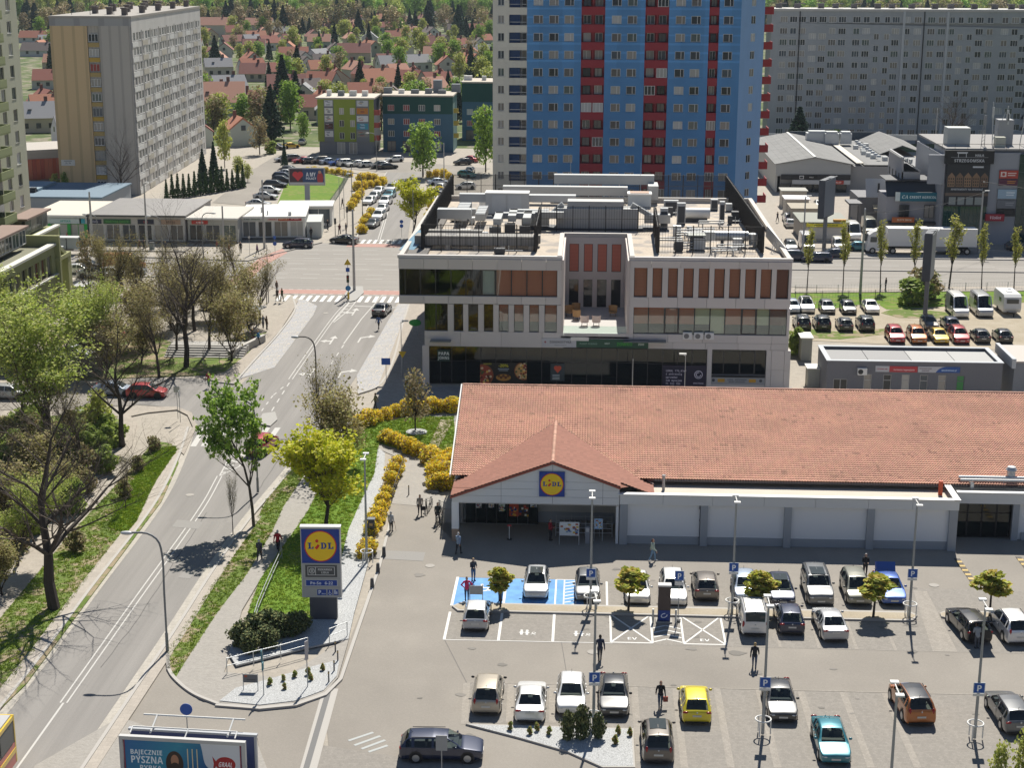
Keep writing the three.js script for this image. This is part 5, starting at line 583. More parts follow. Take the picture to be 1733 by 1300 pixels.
// lime, teal and dark green apartment block
{
const t=thing('apartment_block','four storey block in lime, blue and dark green','apartment block',-62.7,0,-370),LIME=stain([.27,.34,.05],97),GR=mat([.2,.21,.23],.8),BL=stain([.05,.125,.19],98),DG=stain([.012,.07,.06],99),REDW=mat([.3,.06,.05],.5),H=12.7;
const hol=[],ws=[];for(const y of[3.6,6.4,9.2])for(const x of[5.0,7.5]){hol.push([x,y,x + 1.1,y + 1.5]);ws.push([x,y]);}
part(t,'wall',wallGeo(13,H - 3,hol.map(h=>[h[0],h[1]- 3,h[2],h[3]- 3]),.3),LIME,0,3,0);for(const[x,y]of ws)win(t,x,y,1.1,1.5,{mull:[.5],pm:anyPane(),z:-.12});
part(t,'ground_wall',bx(12,3,.3,6.6,0,-.3),GR);for(const x of[4.4,7.2])win(t,x,.2,1.8,2.6,{mull:[.5],pm:anyPane(),z:-.05});
for(const x of[1.5,8.9])part(t,'sign_column',bx(x<2?2.2:3.0,H - 3.2,.12,x +(x<2?1.1:1.5),3,.06),GR);
const cs=['#cfd2d4','#dcdcd6','#d9d6d2','#4a2f2c','#d6d6d6','#c5c9cd','#c07a26','#d7dadd','#3d93ad','#8d8f86'];for(let i=0;i<10;i++){const c=cs[i],L=i<5;board(t,'advert_panel',L?1.9:2.6,1.35,.06,print(L?1.9:2.6,1.35,24,(q,w,h)=>{q.fillStyle=c;q.fillRect(0,0,w,h);const k=RNG(i + 3);for(let j=0;j<5;j++){q.fillStyle=pick(['#667','#a33','#dde','#345','#b95'],k);q.fillRect(w*(.1 + .3*k()),h*(.15 + .14*j),w*(.2 + .3*k()),h*.07);}}),WHITE,L?2.6:10.4,11.1 -(i % 5)*1.75,.15);}
part(t,'core',bx(12.6,H - .1,12,6.5,0,-6.4),GR);part(t,'roof',bx(13.6,.35,13,6.4,H,-6.2),mat([.55,.5,.43],.9));for(let k=0;k<3;k++)part(t,'red_balcony',mg(bx(1.3,1.1,.1,13.6,3.4 + k*2.9,-.2),bx(.1,1.1,2.5,14.2,3.4 + k*2.9,-1.4),bx(1.3,.12,2.6,13.6,3.3 + k*2.9,-1.4)),mat([.36,.07,.05],.7));
// blue wing with dark green top
const wing=(x0,z0,W,HH,g0,nw)=>{const h2=[];const W2=[];for(const y of[3.6,6.4,9.6])for(let i=0;i<nw;i++){const x=1.2 + i*(W - 2)/ nw;h2.push([x,y,x + 1.5,y + 1.4]);W2.push([x,y]);}part(t,'wall',wallGeo(W,g0,h2.filter(h=>h[3]<g0 - .1),.3),BL,x0,0,z0);part(t,'top_wall',wallGeo(W,HH - g0,h2.filter(h=>h[1]>g0).map(h=>[h[0],h[1]- g0,h[2],h[3]- g0]),.32),DG,x0,g0,z0 + .02);for(const[x,y]of W2)win(t,x0 + x,y,1.5,1.4,{mull:[.33,.66],pm:PR()<.4?REDW:anyPane(),z:z0 - .1});for(let i=0;i<nw;i++)win(t,x0 + 1 + i*(W - 2)/ nw,.2,2,2.4,{mull:[.5],pm:anyPane(),z:z0 + .05,fm:DARK});part(t,'core',bx(W - .1,HH - .1,12,x0 + W / 2,0,z0 - 6.4),mat([.1,.2,.2],.9));part(t,'roof',bx(W + .3,.35,13,x0 + W / 2,HH,z0 - 6.2),mat([.5,.45,.38],.9));};
wing(14.3,-6,16.4,12.9,8.9,4);wing(30.8,-32,13,14.2,9.6,3);
for(let i=0;i<12;i++)part(t,'roof_unit',mg(bx(rr(.8,2,PR),rr(.6,1.6,PR),1.2,i<4?2 + i*2.8:i<9?15 +(i - 4)*3.2:32 +(i - 9)*4,(i<4?H:i<9?12.9:14.2)+ .3,i<4?-5:i<9?-11:-37)),pick([GALV,WHITE,mat([.2,.22,.23],.8)],PR));part(t,'roof_tower',bx(2,3.2,2,26.5,13,-14),mat([.2,.22,.24],.8));part(t,'roof_tower',bx(2,2,2,30.5,13,-18),mat([.2,.22,.24],.8));
for(let k=0;k<3;k++)part(t,'yellow_balcony',mg(bx(1.2,1,.1,31.3,3.3 + k*2.9,-8),bx(1.2,.12,1.6,31.3,3.2 + k*2.9,-8.8)),mat([.42,.33,.06],.7));
}
// ---------- low buildings ----------
function shop(name,label,x,z,ry,W,D,H,o={}){
const t=thing(name,label,o.cat||'shop',x,0,z,ry),wm=o.wall||WHITE;
const n=o.n||Math.max(2,Math.round(W / 3)),w=W / n;
part(t,'wall',mg(bx(W,H - 2.9,.25,W / 2,2.9,-.12),bx(W,.35,.25,W / 2,0,-.12),...Array.from({length:n + 1},(_,i)=>bx(.35,2.55,.25,Math.min(W - .17,Math.max(.17,i*w)),.35,-.12))),wm);
for(let i=0;i<n;i++)win(t,i*w + .2,.36,w - .4,2.5,{mull:[.5],pm:(o.panes&&o.panes[i])||anyPane(),fm:o.fm||WHITE,z:-.15,name:i % 2?'shop_window':'shop_door'});
part(t,'side_wall',mg(bx(.25,H,D - .3,.13,0,-D / 2 - .1),bx(.25,H,D - .3,W - .13,0,-D / 2 - .1),bx(W,H,.25,W / 2,0,-D + .13)),wm);part(t,'interior',bx(W - .6,H - .4,D - 2.5,W / 2,0,-D / 2 - .8),mat([.12,.11,.1],.9));
part(t,'roof',bx(W + .4,.22,D + .7,W / 2,H,-D / 2 + .15),o.roof||mat([.5,.47,.42],.9));part(t,'roof_edge',bx(W + .5,.3,.1,W / 2,H - .05,.52),o.edge||WHITE);
if(o.plinth)part(t,'base_strip',bx(W + .2,.3,.6,W / 2,.0,.3),mat([.12,.12,.13],.9));(o.signs||[]).forEach(([sx,w2,bg,fg,s,hgt=.8])=>board(t,'shop_sign',w2,hgt,.12,print(w2,hgt,40,(q,a,b)=>{q.fillStyle=bg;q.fillRect(0,0,a,b);q.fillStyle=fg;if(s)fitText(q,s,a / 2,b*.53,a*.84,b*.62);}),WHITE,sx,2.98,.1));return t;
}
{
const z1=-249.2;
const ap=shop('pharmacy','small pharmacy with green door frames and flat cream roof',-88.6,z1,0,9,15,4.1,{cat:'pharmacy',n:3,wall:mat([.55,.6,.62],.8),fm:mat([.03,.3,.05],.5),roof:mat([.62,.57,.48],.9),signs:[[5.6,5,'#b9c7cb','#2f8f86','APTEKA',.75],[8.3,.9,'#2f9bb0','#fff','♥',.75]],plinth:1});
for(const x of[2.9,6.1,8.8])part(ap,'green_panel',bx(.5,2.6,.1,x,.3,.12),mat([.03,.38,.06],.6));
shop('shop_row','row of little shops under one grey sloping roof',-79.3,z1,0,15.4,18,4.2,{n:6,wall:mat([.5,.48,.46],.8),roof:tmat(texture(256,10,(u,v,N,r)=>sc3([.27,.26,.25],.85 + .25*N[1](u,v)+ .1*r()),111)),edge:mat([.1,.1,.1],.8),signs:[[1.1,2,'#1d2140','#aab','foto',.7],[4.6,4.4,'#1d5a2a','#4f9a44','WARZYWA OWOCE',.75],[9.2,2.6,'#1b2038','#b44','bar',.75],[13.2,3.2,'#a58a76','#5b4636','KEBAB',.75]],plinth:1});
shop('shop_row','shabby grey shop front behind bare trees',-63.6,z1 - .6,0,8,12,3.8,{n:3,wall:mat([.42,.42,.4],.8),roof:mat([.55,.52,.47],.9),signs:[[2,2.6,'#b8332c','#eee','KEBAB',.6]],plinth:1});
const pv=shop('pavilion','white corner pavilion with red and orange signs',-55.8,-253.2,.12,10.2,13,3.5,{cat:'pavilion',n:4,roof:mat([.72,.71,.68],.8),signs:[[1.8,3.6,'#c3c8c6','#3f5a5e','PAK GUZIK',.8],[5.1,1.8,'#d6c8c4','#b33','ODZIEŻ',.6],[6.9,1.9,'#b4421c','#f4e2c8','OUTLET',.7],[8.7,2,'#a52430','#f1dcd8','SPORT',.75]],plinth:1});
part(pv,'roof_vent',mg(cyl(.12,.12,.9,3,3.7,-4),cyl(.12,.12,.7,4.2,3.7,-1.4),bx(.5,.6,.5,7.8,3.7,-.8)),STEEL);part(pv,'side_shed',bx(2.4,2.6,8,11.6,0,-5),mat([.5,.52,.5],.8));
shop('shed','white flat shed behind the corner pavilion',-52.4,-267,.1,9,6,3.2,{cat:'shed',n:2,roof:mat([.66,.65,.62],.8)});
const bl=thing('flat_hall','low blue grey flat roofed hall before the ochre gable','hall',-103,0,-270);part(bl,'wall',bx(23,3.9,18,8,0,-9),mat([.3,.33,.36],.8));part(bl,'roof',bx(23.4,.25,18.4,8,3.9,-9),mat([.13,.2,.26],.7));part(bl,'roof_step',bx(9,.5,10,2,4.1,-11),mat([.2,.28,.33],.7));part(bl,'skylight',bx(1,.9,1,6,4.1,-5),DARK);
const cp=thing('parking_deck','low parking deck clad in red boards left of the slab','parking deck',-116,0,-318,.55);part(cp,'deck',bx(40,.5,16,8,5.6,-8),mat([.45,.42,.38],.9));part(cp,'concrete_wall',bx(40,6.2,.3,8,0,-.2),mat([.4,.37,.33],.9));for(let i=0;i<46;i++)part(cp,'board',bx(.78,4.2,.1,-10.5 + i*.82,.2,.02),pick([mat([.42,.11,.06],.8),mat([.36,.09,.06],.8),mat([.46,.15,.09],.8)],PR));part(cp,'deck_end',bx(.3,6,15,28,0,-8),mat([.4,.37,.33],.9));
}
// grey low building right of the office, its neighbour, cabinets
{
const x0=24.6,t=thing('service_building','grey one storey service building with red and blue banner','service building',x0,0,-160.4),W=17.7,GRB=mat([.155,.16,.18],.7),TOP=mat([.42,.45,.48],.5);
const wx=[28.77,30.75,32.61,34.46,36.31,38.16].map(x=>x - x0),holes=wx.map(x=>[x - .4,.4,x + .42,2.75]);holes.unshift([25.29 - x0,.2,26.74 - x0,2.2]);
part(t,'wall',wallGeo(W,4.1,holes,.3),GRB);holes.forEach(([a,b,c,d],i)=>win(t,a,b,c - a,d - b,{mull:i?[]:[.5],pm:i===6?mat([.02,.22,.05],.3):anyPane(),fm:i===6?GRB:mat([.4,.4,.4],.5),z:-.12,trans:i?[.72]:[],name:i===6?'green_door':'window'}));
part(t,'side_wall',mg(bx(.3,4.1,6.3,.15,0,-3.45),bx(.3,4.1,6.3,W - .15,0,-3.45),bx(W,4.1,.3,W / 2,0,-6.6)),GRB);part(t,'interior',bx(W - 1,3.4,4.5,W / 2,0,-3.9),mat([.1,.1,.1],.9));
for(let i=0;i<4;i++)part(t,'roof_sheet',bx(W / 4 - .06,.12,6.1,W / 8 + i*W / 4,3.72,-3.4),i<2?mat([.3,.3,.3],.8):mat([.4,.4,.39],.8));part(t,'parapet_cap',mg(bx(W + .2,.08,.5,W / 2,4.1,-.15),bx(W + .2,.08,.5,W / 2,4.1,-6.5),bx(.5,.08,5.8,.15,4.102,-3.3),bx(.5,.08,5.8,W - .15,4.102,-3.3)),TOP);
const[b0,b1,b2,b3]=[29.49,33.73,33.79,38.02].map(x=>x - x0);
board(t,'banner',b1 - b0,.62,.06,print(b1 - b0,.62,60,(q,w,h)=>{q.fillStyle='#b8bac0';q.fillRect(0,0,w,h);q.fillStyle='#b3343c';q.fillRect(w*.33,0,w*.67,h);q.fillStyle='#8c3940';fitText(q,'CZYNNE 24h',w*.16,h*.5,w*.26,h*.4);q.fillStyle='#e2c9ca';fitText(q,'Hurtownia i wyposażenia',w*.68,h*.58,w*.5,h*.4);}),WHITE,(b0 + b1)/ 2,3.05,.06);
board(t,'banner',b3 - b2,.62,.06,print(b3 - b2,.62,60,(q,w,h)=>{q.fillStyle='#b8bac0';q.fillRect(0,0,w,h);q.fillStyle='#1b4d94';q.beginPath();q.moveTo(w*.42,h);q.quadraticCurveTo(w*.5,h*.1,w*.68,0);q.lineTo(w,0);q.lineTo(w,h);q.fill();q.fillStyle='#5a4a55';fitText(q,'INNOWACYJNE',w*.18,h*.35,w*.3,h*.28);fitText(q,'ZDROWIE',w*.18,h*.7,w*.22,h*.28);q.fillStyle='#c7d4e6';fitText(q,'bezobiektowe.pl',w*.74,h*.62,w*.36,h*.36);}),WHITE,(b2 + b3)/ 2,3.05,.06);
const u=part(t,'air_conditioner',bx(.95,.7,.4,28.13 - x0,2.75,.22),WHITE);part(u,'fan_grille',cyl(.26,.26,.02,0,0,0,14).rotateX(Math.PI / 2).translate(27.95 - x0,3.1,.43),DARK);
const t2=thing('service_building','second grey one storey building at the right edge','service building',43.2,0,-160.2);part(t2,'wall',bx(14,4.2,7,7.3,0,-3.8),mat([.21,.225,.25],.7));part(t2,'roof',bx(14.2,.15,7.3,7.3,4.2,-3.8),mat([.5,.46,.42],.8));part(t2,'parapet',bx(.4,1.0,7.2,.2,3.6,-3.7),TOP);part(t2,'chimney',cyl(.2,.2,1.2,2.2,4.3,-3),mat([.1,.12,.18],.5));for(let i=0;i<3;i++)win(t2,2 + i*3.8,.6,1.4,1.6,{mull:[.5],pm:anyPane(),z:.02});
const cab=(p,lb,w,h,d,ry)=>{const c=thing('utility_cabinet',lb,'cabinet',p[0],0,p[1],ry);part(c,'body',bx(w,h,d),mat([.36,.37,.33],.8));part(c,'lid',bx(w + .3,.1,d + .3,0,h,0),mat([.6,.6,.57],.7));part(c,'door',bx(w*.8,h*.8,.03,0,h*.08,d / 2 + .01),mat([.32,.33,.3],.8));};
cab([24.72,-178.26],'tall concrete utility cabinet beside the office wall',1.2,2.6,2.8,0);cab([24.12,-166.15],'low grey utility cabinet before the service building',1.5,2.0,1.9,0);
}
// market hall and its neighbours on the right
{
const t=thing('market_hall','grey roofed market hall with black sign band','market hall',36.2,0,-314),GW=mat([.36,.37,.37],.7),W=14.4,ROOFG=tmat(texture(256,14,(u,v,N,r)=>sc3([.23,.23,.225],((u*14)% 1.2<.08?.8:1)*(.88 + .2*N[1](u,v))),121));
part(t,'wall',bx(W,2.4,.4,W / 2,3.2,-.2),GW);part(t,'sign_band',bx(W - 1,1.0,.2,W / 2 + .5,2.55,.15),mat([.012,.013,.018],.5));part(t,'white_band',bx(W - 3.2,.8,.2,W / 2 + 1.6,1.7,.3),mat([.5,.5,.5],.6));board(t,'shop_sign',2.2,.75,.1,print(2.2,.75,30,(q,w,h)=>{q.fillStyle='#b23324';q.fillRect(0,0,w,h);q.fillStyle='#f3ded8';fitText(q,'SKLEP',w / 2,h / 2,w*.8,h*.6);}),WHITE,W - 2.4,1.75,.45);
board(t,'hall_emblem',3.6,.8,.06,print(3.6,.8,40,(q,w,h)=>{q.fillStyle='#0b0c10';q.fillRect(0,0,w,h);q.strokeStyle=q.fillStyle='#d8d8d8';q.lineWidth=5;q.strokeRect(w*.06,h*.25,w*.2,h*.6);q.fillRect(w*.03,h*.12,w*.26,h*.12);fitText(q,'HALA',w*.68,h*.5,w*.4,h*.4);}),DARK,6.2,2.65,.3);
for(let i=0;i<6;i++)win(t,.8 + i*2.2,.1,2,1.6,{mull:[.5],pm:PANES[i % 3],fm:DARK,z:-.3});part(t,'side_wall',bx(.4,5.4,46,.2,0,-23.5),mat([.42,.42,.4],.8));part(t,'core',bx(29,5.1,46,15.5,0,-24),mat([.3,.3,.3],.9));
const gbl=(x0,x1,y,yr,z0,z1)=>{const m=(x0 + x1)/ 2;return mg(beam([lerp(x0,m,.5),(y + yr)/ 2,z0],[lerp(x0,m,.5),(y + yr)/ 2,z1],.1,.1));};
const slope=(x0,y0,x1,y1,z0,z1)=>{const g=new THREE.BoxGeometry(Math.hypot(x1 - x0,y1 - y0),.12,z0 - z1);g.rotateZ(Math.atan2(y1 - y0,x1 - x0));g.translate((x0 + x1)/ 2,(y0 + y1)/ 2,(z0 + z1)/ 2);return uvm(g);};
part(t,'roof_slope',slope(-.3,5.5,7.4,6.9,.3,-46),ROOFG);part(t,'roof_slope',slope(7.4,6.9,15.2,5.5,.3,-46),ROOFG);part(t,'roof_ridge',bx(.5,.12,46,7.4,6.92,-23),mat([.6,.6,.58],.6));part(t,'gable_end',new THREE.ExtrudeGeometry(new THREE.Shape([[0,5.4],[7.4,6.8],[14.9,5.4]].map(p=>new THREE.Vector2(...p))),{depth:.3,bevelEnabled:false}).translate(0,0,-.35),GW);
part(t,'pale_strip',bx(1.4,.14,44,16.3,5.6,-23),mat([.62,.58,.5],.8));part(t,'flat_roof',bx(7,.1,44,20.6,5.3,-23),ROOFG);part(t,'roof_slope',slope(23,5.5,27.5,7.3,-18,-46),ROOFG);part(t,'roof_slope',slope(27.5,7.3,33,5.4,-18,-46),ROOFG);part(t,'dark_back_wall',bx(20,2.2,.3,18,5,-46.2),mat([.06,.08,.1],.7));part(t,'back_parapet',bx(36,1.2,.3,18,5.4,-46.6),mat([.5,.52,.52],.8));
const ru=RNG(4);for(let i=0;i<9;i++)part(t,'roof_cowl',mg(bx(1,.8,1,19.5 + ru()*3,5.4,-8 - i*3.4),cyl(.5,.4,.4,19.5 + 1.5,6.1,-8 - i*3.4)),GALV);for(const[x,z,w]of[[12.5,-36,4.5],[15.5,-35,3],[18.5,-35,2.4]])part(t,'cooling_unit',mg(bx(w,2.2,2.4,x,5.8,z),bx(w*.8,.4,2,x,8,z)),GALV);
// glazed centre with printed front
const c=thing('shopping_centre','dark glazed shopping centre front with big printed facade','shopping centre',53.4,0,-256),GC=mat([.32,.335,.37],.7),[sx0,sx1,px0,px1]=[56.18,62.91,64.47,67.41].map(x=>x - 53.4);
part(c,'wall',mg(bx(sx0 - .2,4.6,.6,(sx0 - .2)/ 2,9.6,-.4),bx(px0 - sx1 + 3.4,14.6,.6,(sx1 + px1)/ 2,0,-.5),bx(19.6,15,9,sx0 + 9.8,0,-5.5)),GC);part(c,'side_wall',bx(.4,14,22,sx0 - .2,0,-11.4),GC);part(c,'flat_roof',bx(20,.3,22,sx0 + 9.8,14.9,-11.5),mat([.3,.29,.28],.9));
const gy=[0,2.6,5.0];for(let j=0;j<2;j++)for(let i=0;i<5;i++)win(c,sx0 + i*(sx1 - sx0)/ 5,.4 + j*2.9,(sx1 - sx0)/ 5,2.9,{mull:[.5],trans:[.5],pm:mat([.015,.06,.05],.05),fm:mat([.05,.12,.1],.5),z:-.1,f:.04});for(let j=0;j<5;j++)for(let i=0;i<3;i++)win(c,px1 + .1 + i*1.9,.4 + j*2.8,1.9,2.8,{mull:[.5],trans:[.5],pm:mat([.012,.045,.04],.05),fm:mat([.05,.1,.09],.5),z:-.1,f:.04});
const sw=sx1 - sx0;
board(c,'name_sign',sw + .9,2.1,.4,print(sw + .9,2.1,50,(q,w,h)=>{q.fillStyle='#0f1116';q.fillRect(0,0,w,h);q.fillStyle=q.strokeStyle='#c9ccd0';fitText(q,'HAŁA',w*.7,h*.36,w*.24,h*.26);fitText(q,'STRZEGOMSKA',w*.5,h*.76,w*.64,h*.32);q.lineWidth=5;q.beginPath();q.moveTo(w*.27,h*.52);q.lineTo(w*.27,h*.22);q.lineTo(w*.43,h*.22);q.lineTo(w*.43,h*.52);q.stroke();q.fillRect(w*.24,h*.12,w*.22,h*.09);q.fillRect(w*.12,h*.5,w*.76,h*.02);}),DARK,(sx0 + sx1)/ 2,12.9,.3);
board(c,'printed_facade',sw,6.7,.2,print(sw,6.7,40,(q,w,h)=>{q.fillStyle='#20242b';q.fillRect(0,0,w,h);for(let i=0;i<5;i++){const x=w*(.04 + i*.19),y=h*.3;q.fillStyle=['#8c6f55','#7b614c','#937458','#86694f','#775c47'][i];q.fillRect(x,y,w*.17,h*.24);q.beginPath();q.moveTo(x,y);q.lineTo(x + w*.085,y - h*.1);q.lineTo(x + w*.17,y);q.fill();q.fillStyle='#2c2622';for(let a=0;a<3;a++)for(let b=0;b<3;b++)q.fillRect(x + w*(.02 + .05*a),y + h*(.03 + .07*b),w*.025,h*.04);}q.fillStyle='#c9cdd2';fitText(q,'APARTAMENTY NA SPRZEDAŻ',w*.5,h*.6,w*.74,h*.06);q.fillStyle='#6b5b4e';q.fillRect(0,h*.68,w,h*.07);q.fillStyle='#8f9694';for(let i=0;i<4;i++)q.fillRect(w*(.1 + i*.2),h*.78,w*.16,h*.18);q.fillStyle='#c9cdd2';q.fillRect(w*.6,h*.05,w*.25,h*.04);}),DARK,(sx0 + sx1)/ 2,6.15,.15);
[['#b23c2c','#e8d6cf',10.6,1.3],['#5a2340','#c98a3a',9.5,1.0],['#9db7c9','#dfe8ee',7.4,1.5],['#6f737a','#9a9da3',5.9,1.3],['#12141a','#333',4.6,1.2]].forEach(([a,b,y,h],i)=>board(c,'tenant_sign',px1 - px0,h,.15,print(px1 - px0,h,40,(q,w,hh)=>{q.fillStyle=a;q.fillRect(0,0,w,hh);q.fillStyle=b;q.fillRect(w*.45,hh*.3,w*.45,hh*.12);q.fillRect(w*.45,hh*.55,w*.4,hh*.12);if(!i){q.fillRect(w*.08,hh*.2,w*.3,hh*.6);q.fillStyle=a;q.beginPath();q.arc(w*.23,hh*.5,w*.08,0,7);q.fill();}}),DARK,(px0 + px1)/ 2,y,-.05));
board(c,'script_sign',2.9,1.1,.5,print(2.9,1.1,50,(q,w,h)=>{q.fillStyle='#a3122e';q.fillRect(0,0,w,h);q.fillStyle='#f5e9ea';q.font=`italic bold ${h * .55}px serif`;q.textAlign='center';q.textBaseline='middle';q.fillText('Violet',w / 2,h / 2);}),mat([.3,.02,.05],.5),64.13 - 53.4,3.94,.6);
part(c,'roof_house',bx(3.6,2.8,3,sx0 + 2.6,15.2,-6),mat([.5,.52,.5],.7));part(c,'roof_house',bx(2.4,4,2.4,px1 - 1,15.2,-7),mat([.34,.35,.36],.7));part(c,'roof_cabin',bx(1.6,1.8,1.2,px0 + .4,15,-3),mat([.5,.5,.42],.7));
part(c,'mobile_mast',mg(...[0,1].flatMap(k=>[bar([sx1 - .4 + k*.5,15,-5],[sx1 - .2 + k*.15,24,-5],.05)]),...Array.from({length:16},(_,k)=>bar([sx1 - .35,15.3 + k*.55,-5],[sx1 + .08,15.6 + k*.55,-5],.03)),bx(.4,1.8,.3,sx1 - .3,20.5,-4.7),bx(.4,1.6,.3,sx1 - .1,18.4,-4.7)),mat([.25,.26,.27],.5));part(c,'antenna_pole',mg(...[px0,px0 + 1.6,px1 - .5,px1 + 1.4].flatMap((x,i)=>[bar([x,15,-6],[x +(i % 2?.5:-.3),22 - i*.6,-6],.07),bx(.3,1.7,.25,x +(i % 2?.45:-.25),19.5 - i*.5,-5.8)]),bar([px0,16,-6],[px0 + 1.8,20.5,-6],.05),bar([px0 + 1.6,16,-6],[px1 - .4,20,-6],.05)),GALV);part(c,'roof_rail',mg(bar([0,15.9,-.5],[20,15.9,-.5],.04),...Array.from({length:11},(_,i)=>bar([i*2,15,-.5],[i*2,15.9,-.5],.03))),DARK);
// grey gabled side building and bank
const g=thing('side_building','grey side building with mono pitched roof beside the centre','building',50.6,0,-263);part(g,'wall',bx(3,10.6,12,1.5,0,-6),mat([.42,.42,.43],.8));part(g,'roof',slope(-.4,13,3,10.8,.4,-13),mat([.5,.5,.47],.8));part(g,'upper_wall',bx(.3,13,12,.1,0,-6),mat([.42,.42,.43],.8));for(let i=0;i<4;i++)part(g,'window',bx(.05,1.2,.8,-.06,9,-2 - i*2.8),DARK);part(g,'chimney_vent',mg(cyl(.3,.3,.7,1.6,11.6,-5),cyl(.3,.3,.7,2.3,11.4,-5)),GALV);
const b=thing('bank','grey two storey bank with teal name board','bank',48.3,0,-260),bwm=mat([.34,.34,.37],.8),[bl,br]=[48.61,56.89].map(x=>x - 48.3);part(b,'wall',bx(br - bl + 1.2,6.9,8,(bl + br)/ 2,0,-4.4),bwm);part(b,'roof',slope(-.4,9.4,9.6,9.5,-1.6,-8),mat([.025,.03,.04],.5));part(b,'tiled_slope',beam([4.6,7,-.3],[4.6,9.2,-2.2],10,.12),mat([.03,.035,.045],.5));const tl=[bl + .6,br - .1];board(b,'name_board',tl[1]- tl[0],1.45,.25,print(tl[1]- tl[0],1.45,60,(q,w,h)=>{q.fillStyle='#0d6a80';q.fillRect(0,0,w,h);q.fillStyle='#d4dedd';q.fillRect(0,0,w*.1,h);q.fillStyle='#e4eeee';fitText(q,'CREDIT AGRICOLE',w*.6,h*.55,w*.6,h*.38);q.font=`bold italic ${h * .5}px serif`;q.fillText('CA',w*.2,h*.52);}),DARK,(tl[0]+ tl[1])/ 2,6.3,.1);
for(const x of[50.8,54.76])win(b,x - 48.3 - .8,3.6,x<55?1.6:2.4,2.1,{mull:[.5],pm:anyPane(),z:-.2 + .18,fm:DARK});part(b,'shop_front',bx(9,2.2,.1,4.8,.2,-.35),PANES[6]);part(b,'canopy',bx(9.6,.3,1.4,4.8,2.7,.3),DARK);board(b,'orange_sign',3.6,.85,.15,print(3.6,.85,50,(q,w,h)=>{q.fillStyle='#b4602a';q.fillRect(0,0,w,h);q.fillStyle='#f0dcc6';fitText(q,'ZŁOTY SMOK',w*.55,h*.52,w*.64,h*.5);}),DARK,50.51 - 48.3,3.0,1.1);
const p=thing('tiled_building','low building with white tiled front and dark porch','building',46,0,-276);part(p,'wall',bx(9,4.6,9,4.5,0,-4.5),mat([.2,.2,.21],.8));part(p,'tiled_front',beam([4.8,4.6,.2],[4.8,7.6,-1.4],7,.12),mat([.55,.56,.57],.6));for(const x of[3.4,4.8,5.8])part(p,'slot',bx(.35,2,.1,x,5,-.2),DARK);part(p,'porch',mg(bx(2.2,.3,5,-1,3.8,1.5),bx(.3,3.8,.3,-1.9,0,3.6),bx(.3,3.8,.3,-.1,0,3.6)),mat([.16,.16,.17],.7));part(p,'awning',beam([4.5,2.5,2.4],[4.5,3.3,.2],4,.1),mat([.5,.43,.3],.9));
// kiosks in the forecourt
const kio=(pt,lb,w,d,h,roof,extra)=>{const k=thing('kiosk',lb,'kiosk',pt[0],0,pt[1]);part(k,'wall',bx(w,h,d,0,0,-d / 2),mat([.42,.39,.34],.8));part(k,'roof',bx(w + .5,.18,d + .5,0,h,-d / 2),roof);part(k,'shutter',bx(w*.8,h*.6,.06,0,.4,.02),mat([.55,.53,.5],.6));if(extra)extra(k);};
kio([37.4,-293.65],'small grey kiosk at the back of the forecourt row',4.4,4,3,mat([.42,.41,.37],.9));kio([36.73,-283.78],'kiosk with bright white roof in the forecourt row',4,4.4,2.9,mat([.75,.73,.74],.7));kio([36.78,-272.68],'beige kiosk with stained roof in the forecourt row',4.6,6,2.9,mat([.4,.36,.29],.9));
kio([37.92,-257.87],'larger kiosk with yellow produce banner',7.4,10,2.9,mat([.32,.33,.29],.9),k=>{board(k,'banner',6.4,.55,.08,print(6.4,.55,40,(q,w,h)=>{q.fillStyle='#d8c91c';q.fillRect(0,0,w,h);q.fillStyle='#2a4a22';fitText(q,'PRODUKTY ROLNICZE',w / 2,h*.54,w*.9,h*.66);}),WHITE,.2,2.35,.35);part(k,'orange_panel',bx(2,.5,.8,2.4,2.95,-.5),mat([.5,.25,.02],.7));});
}

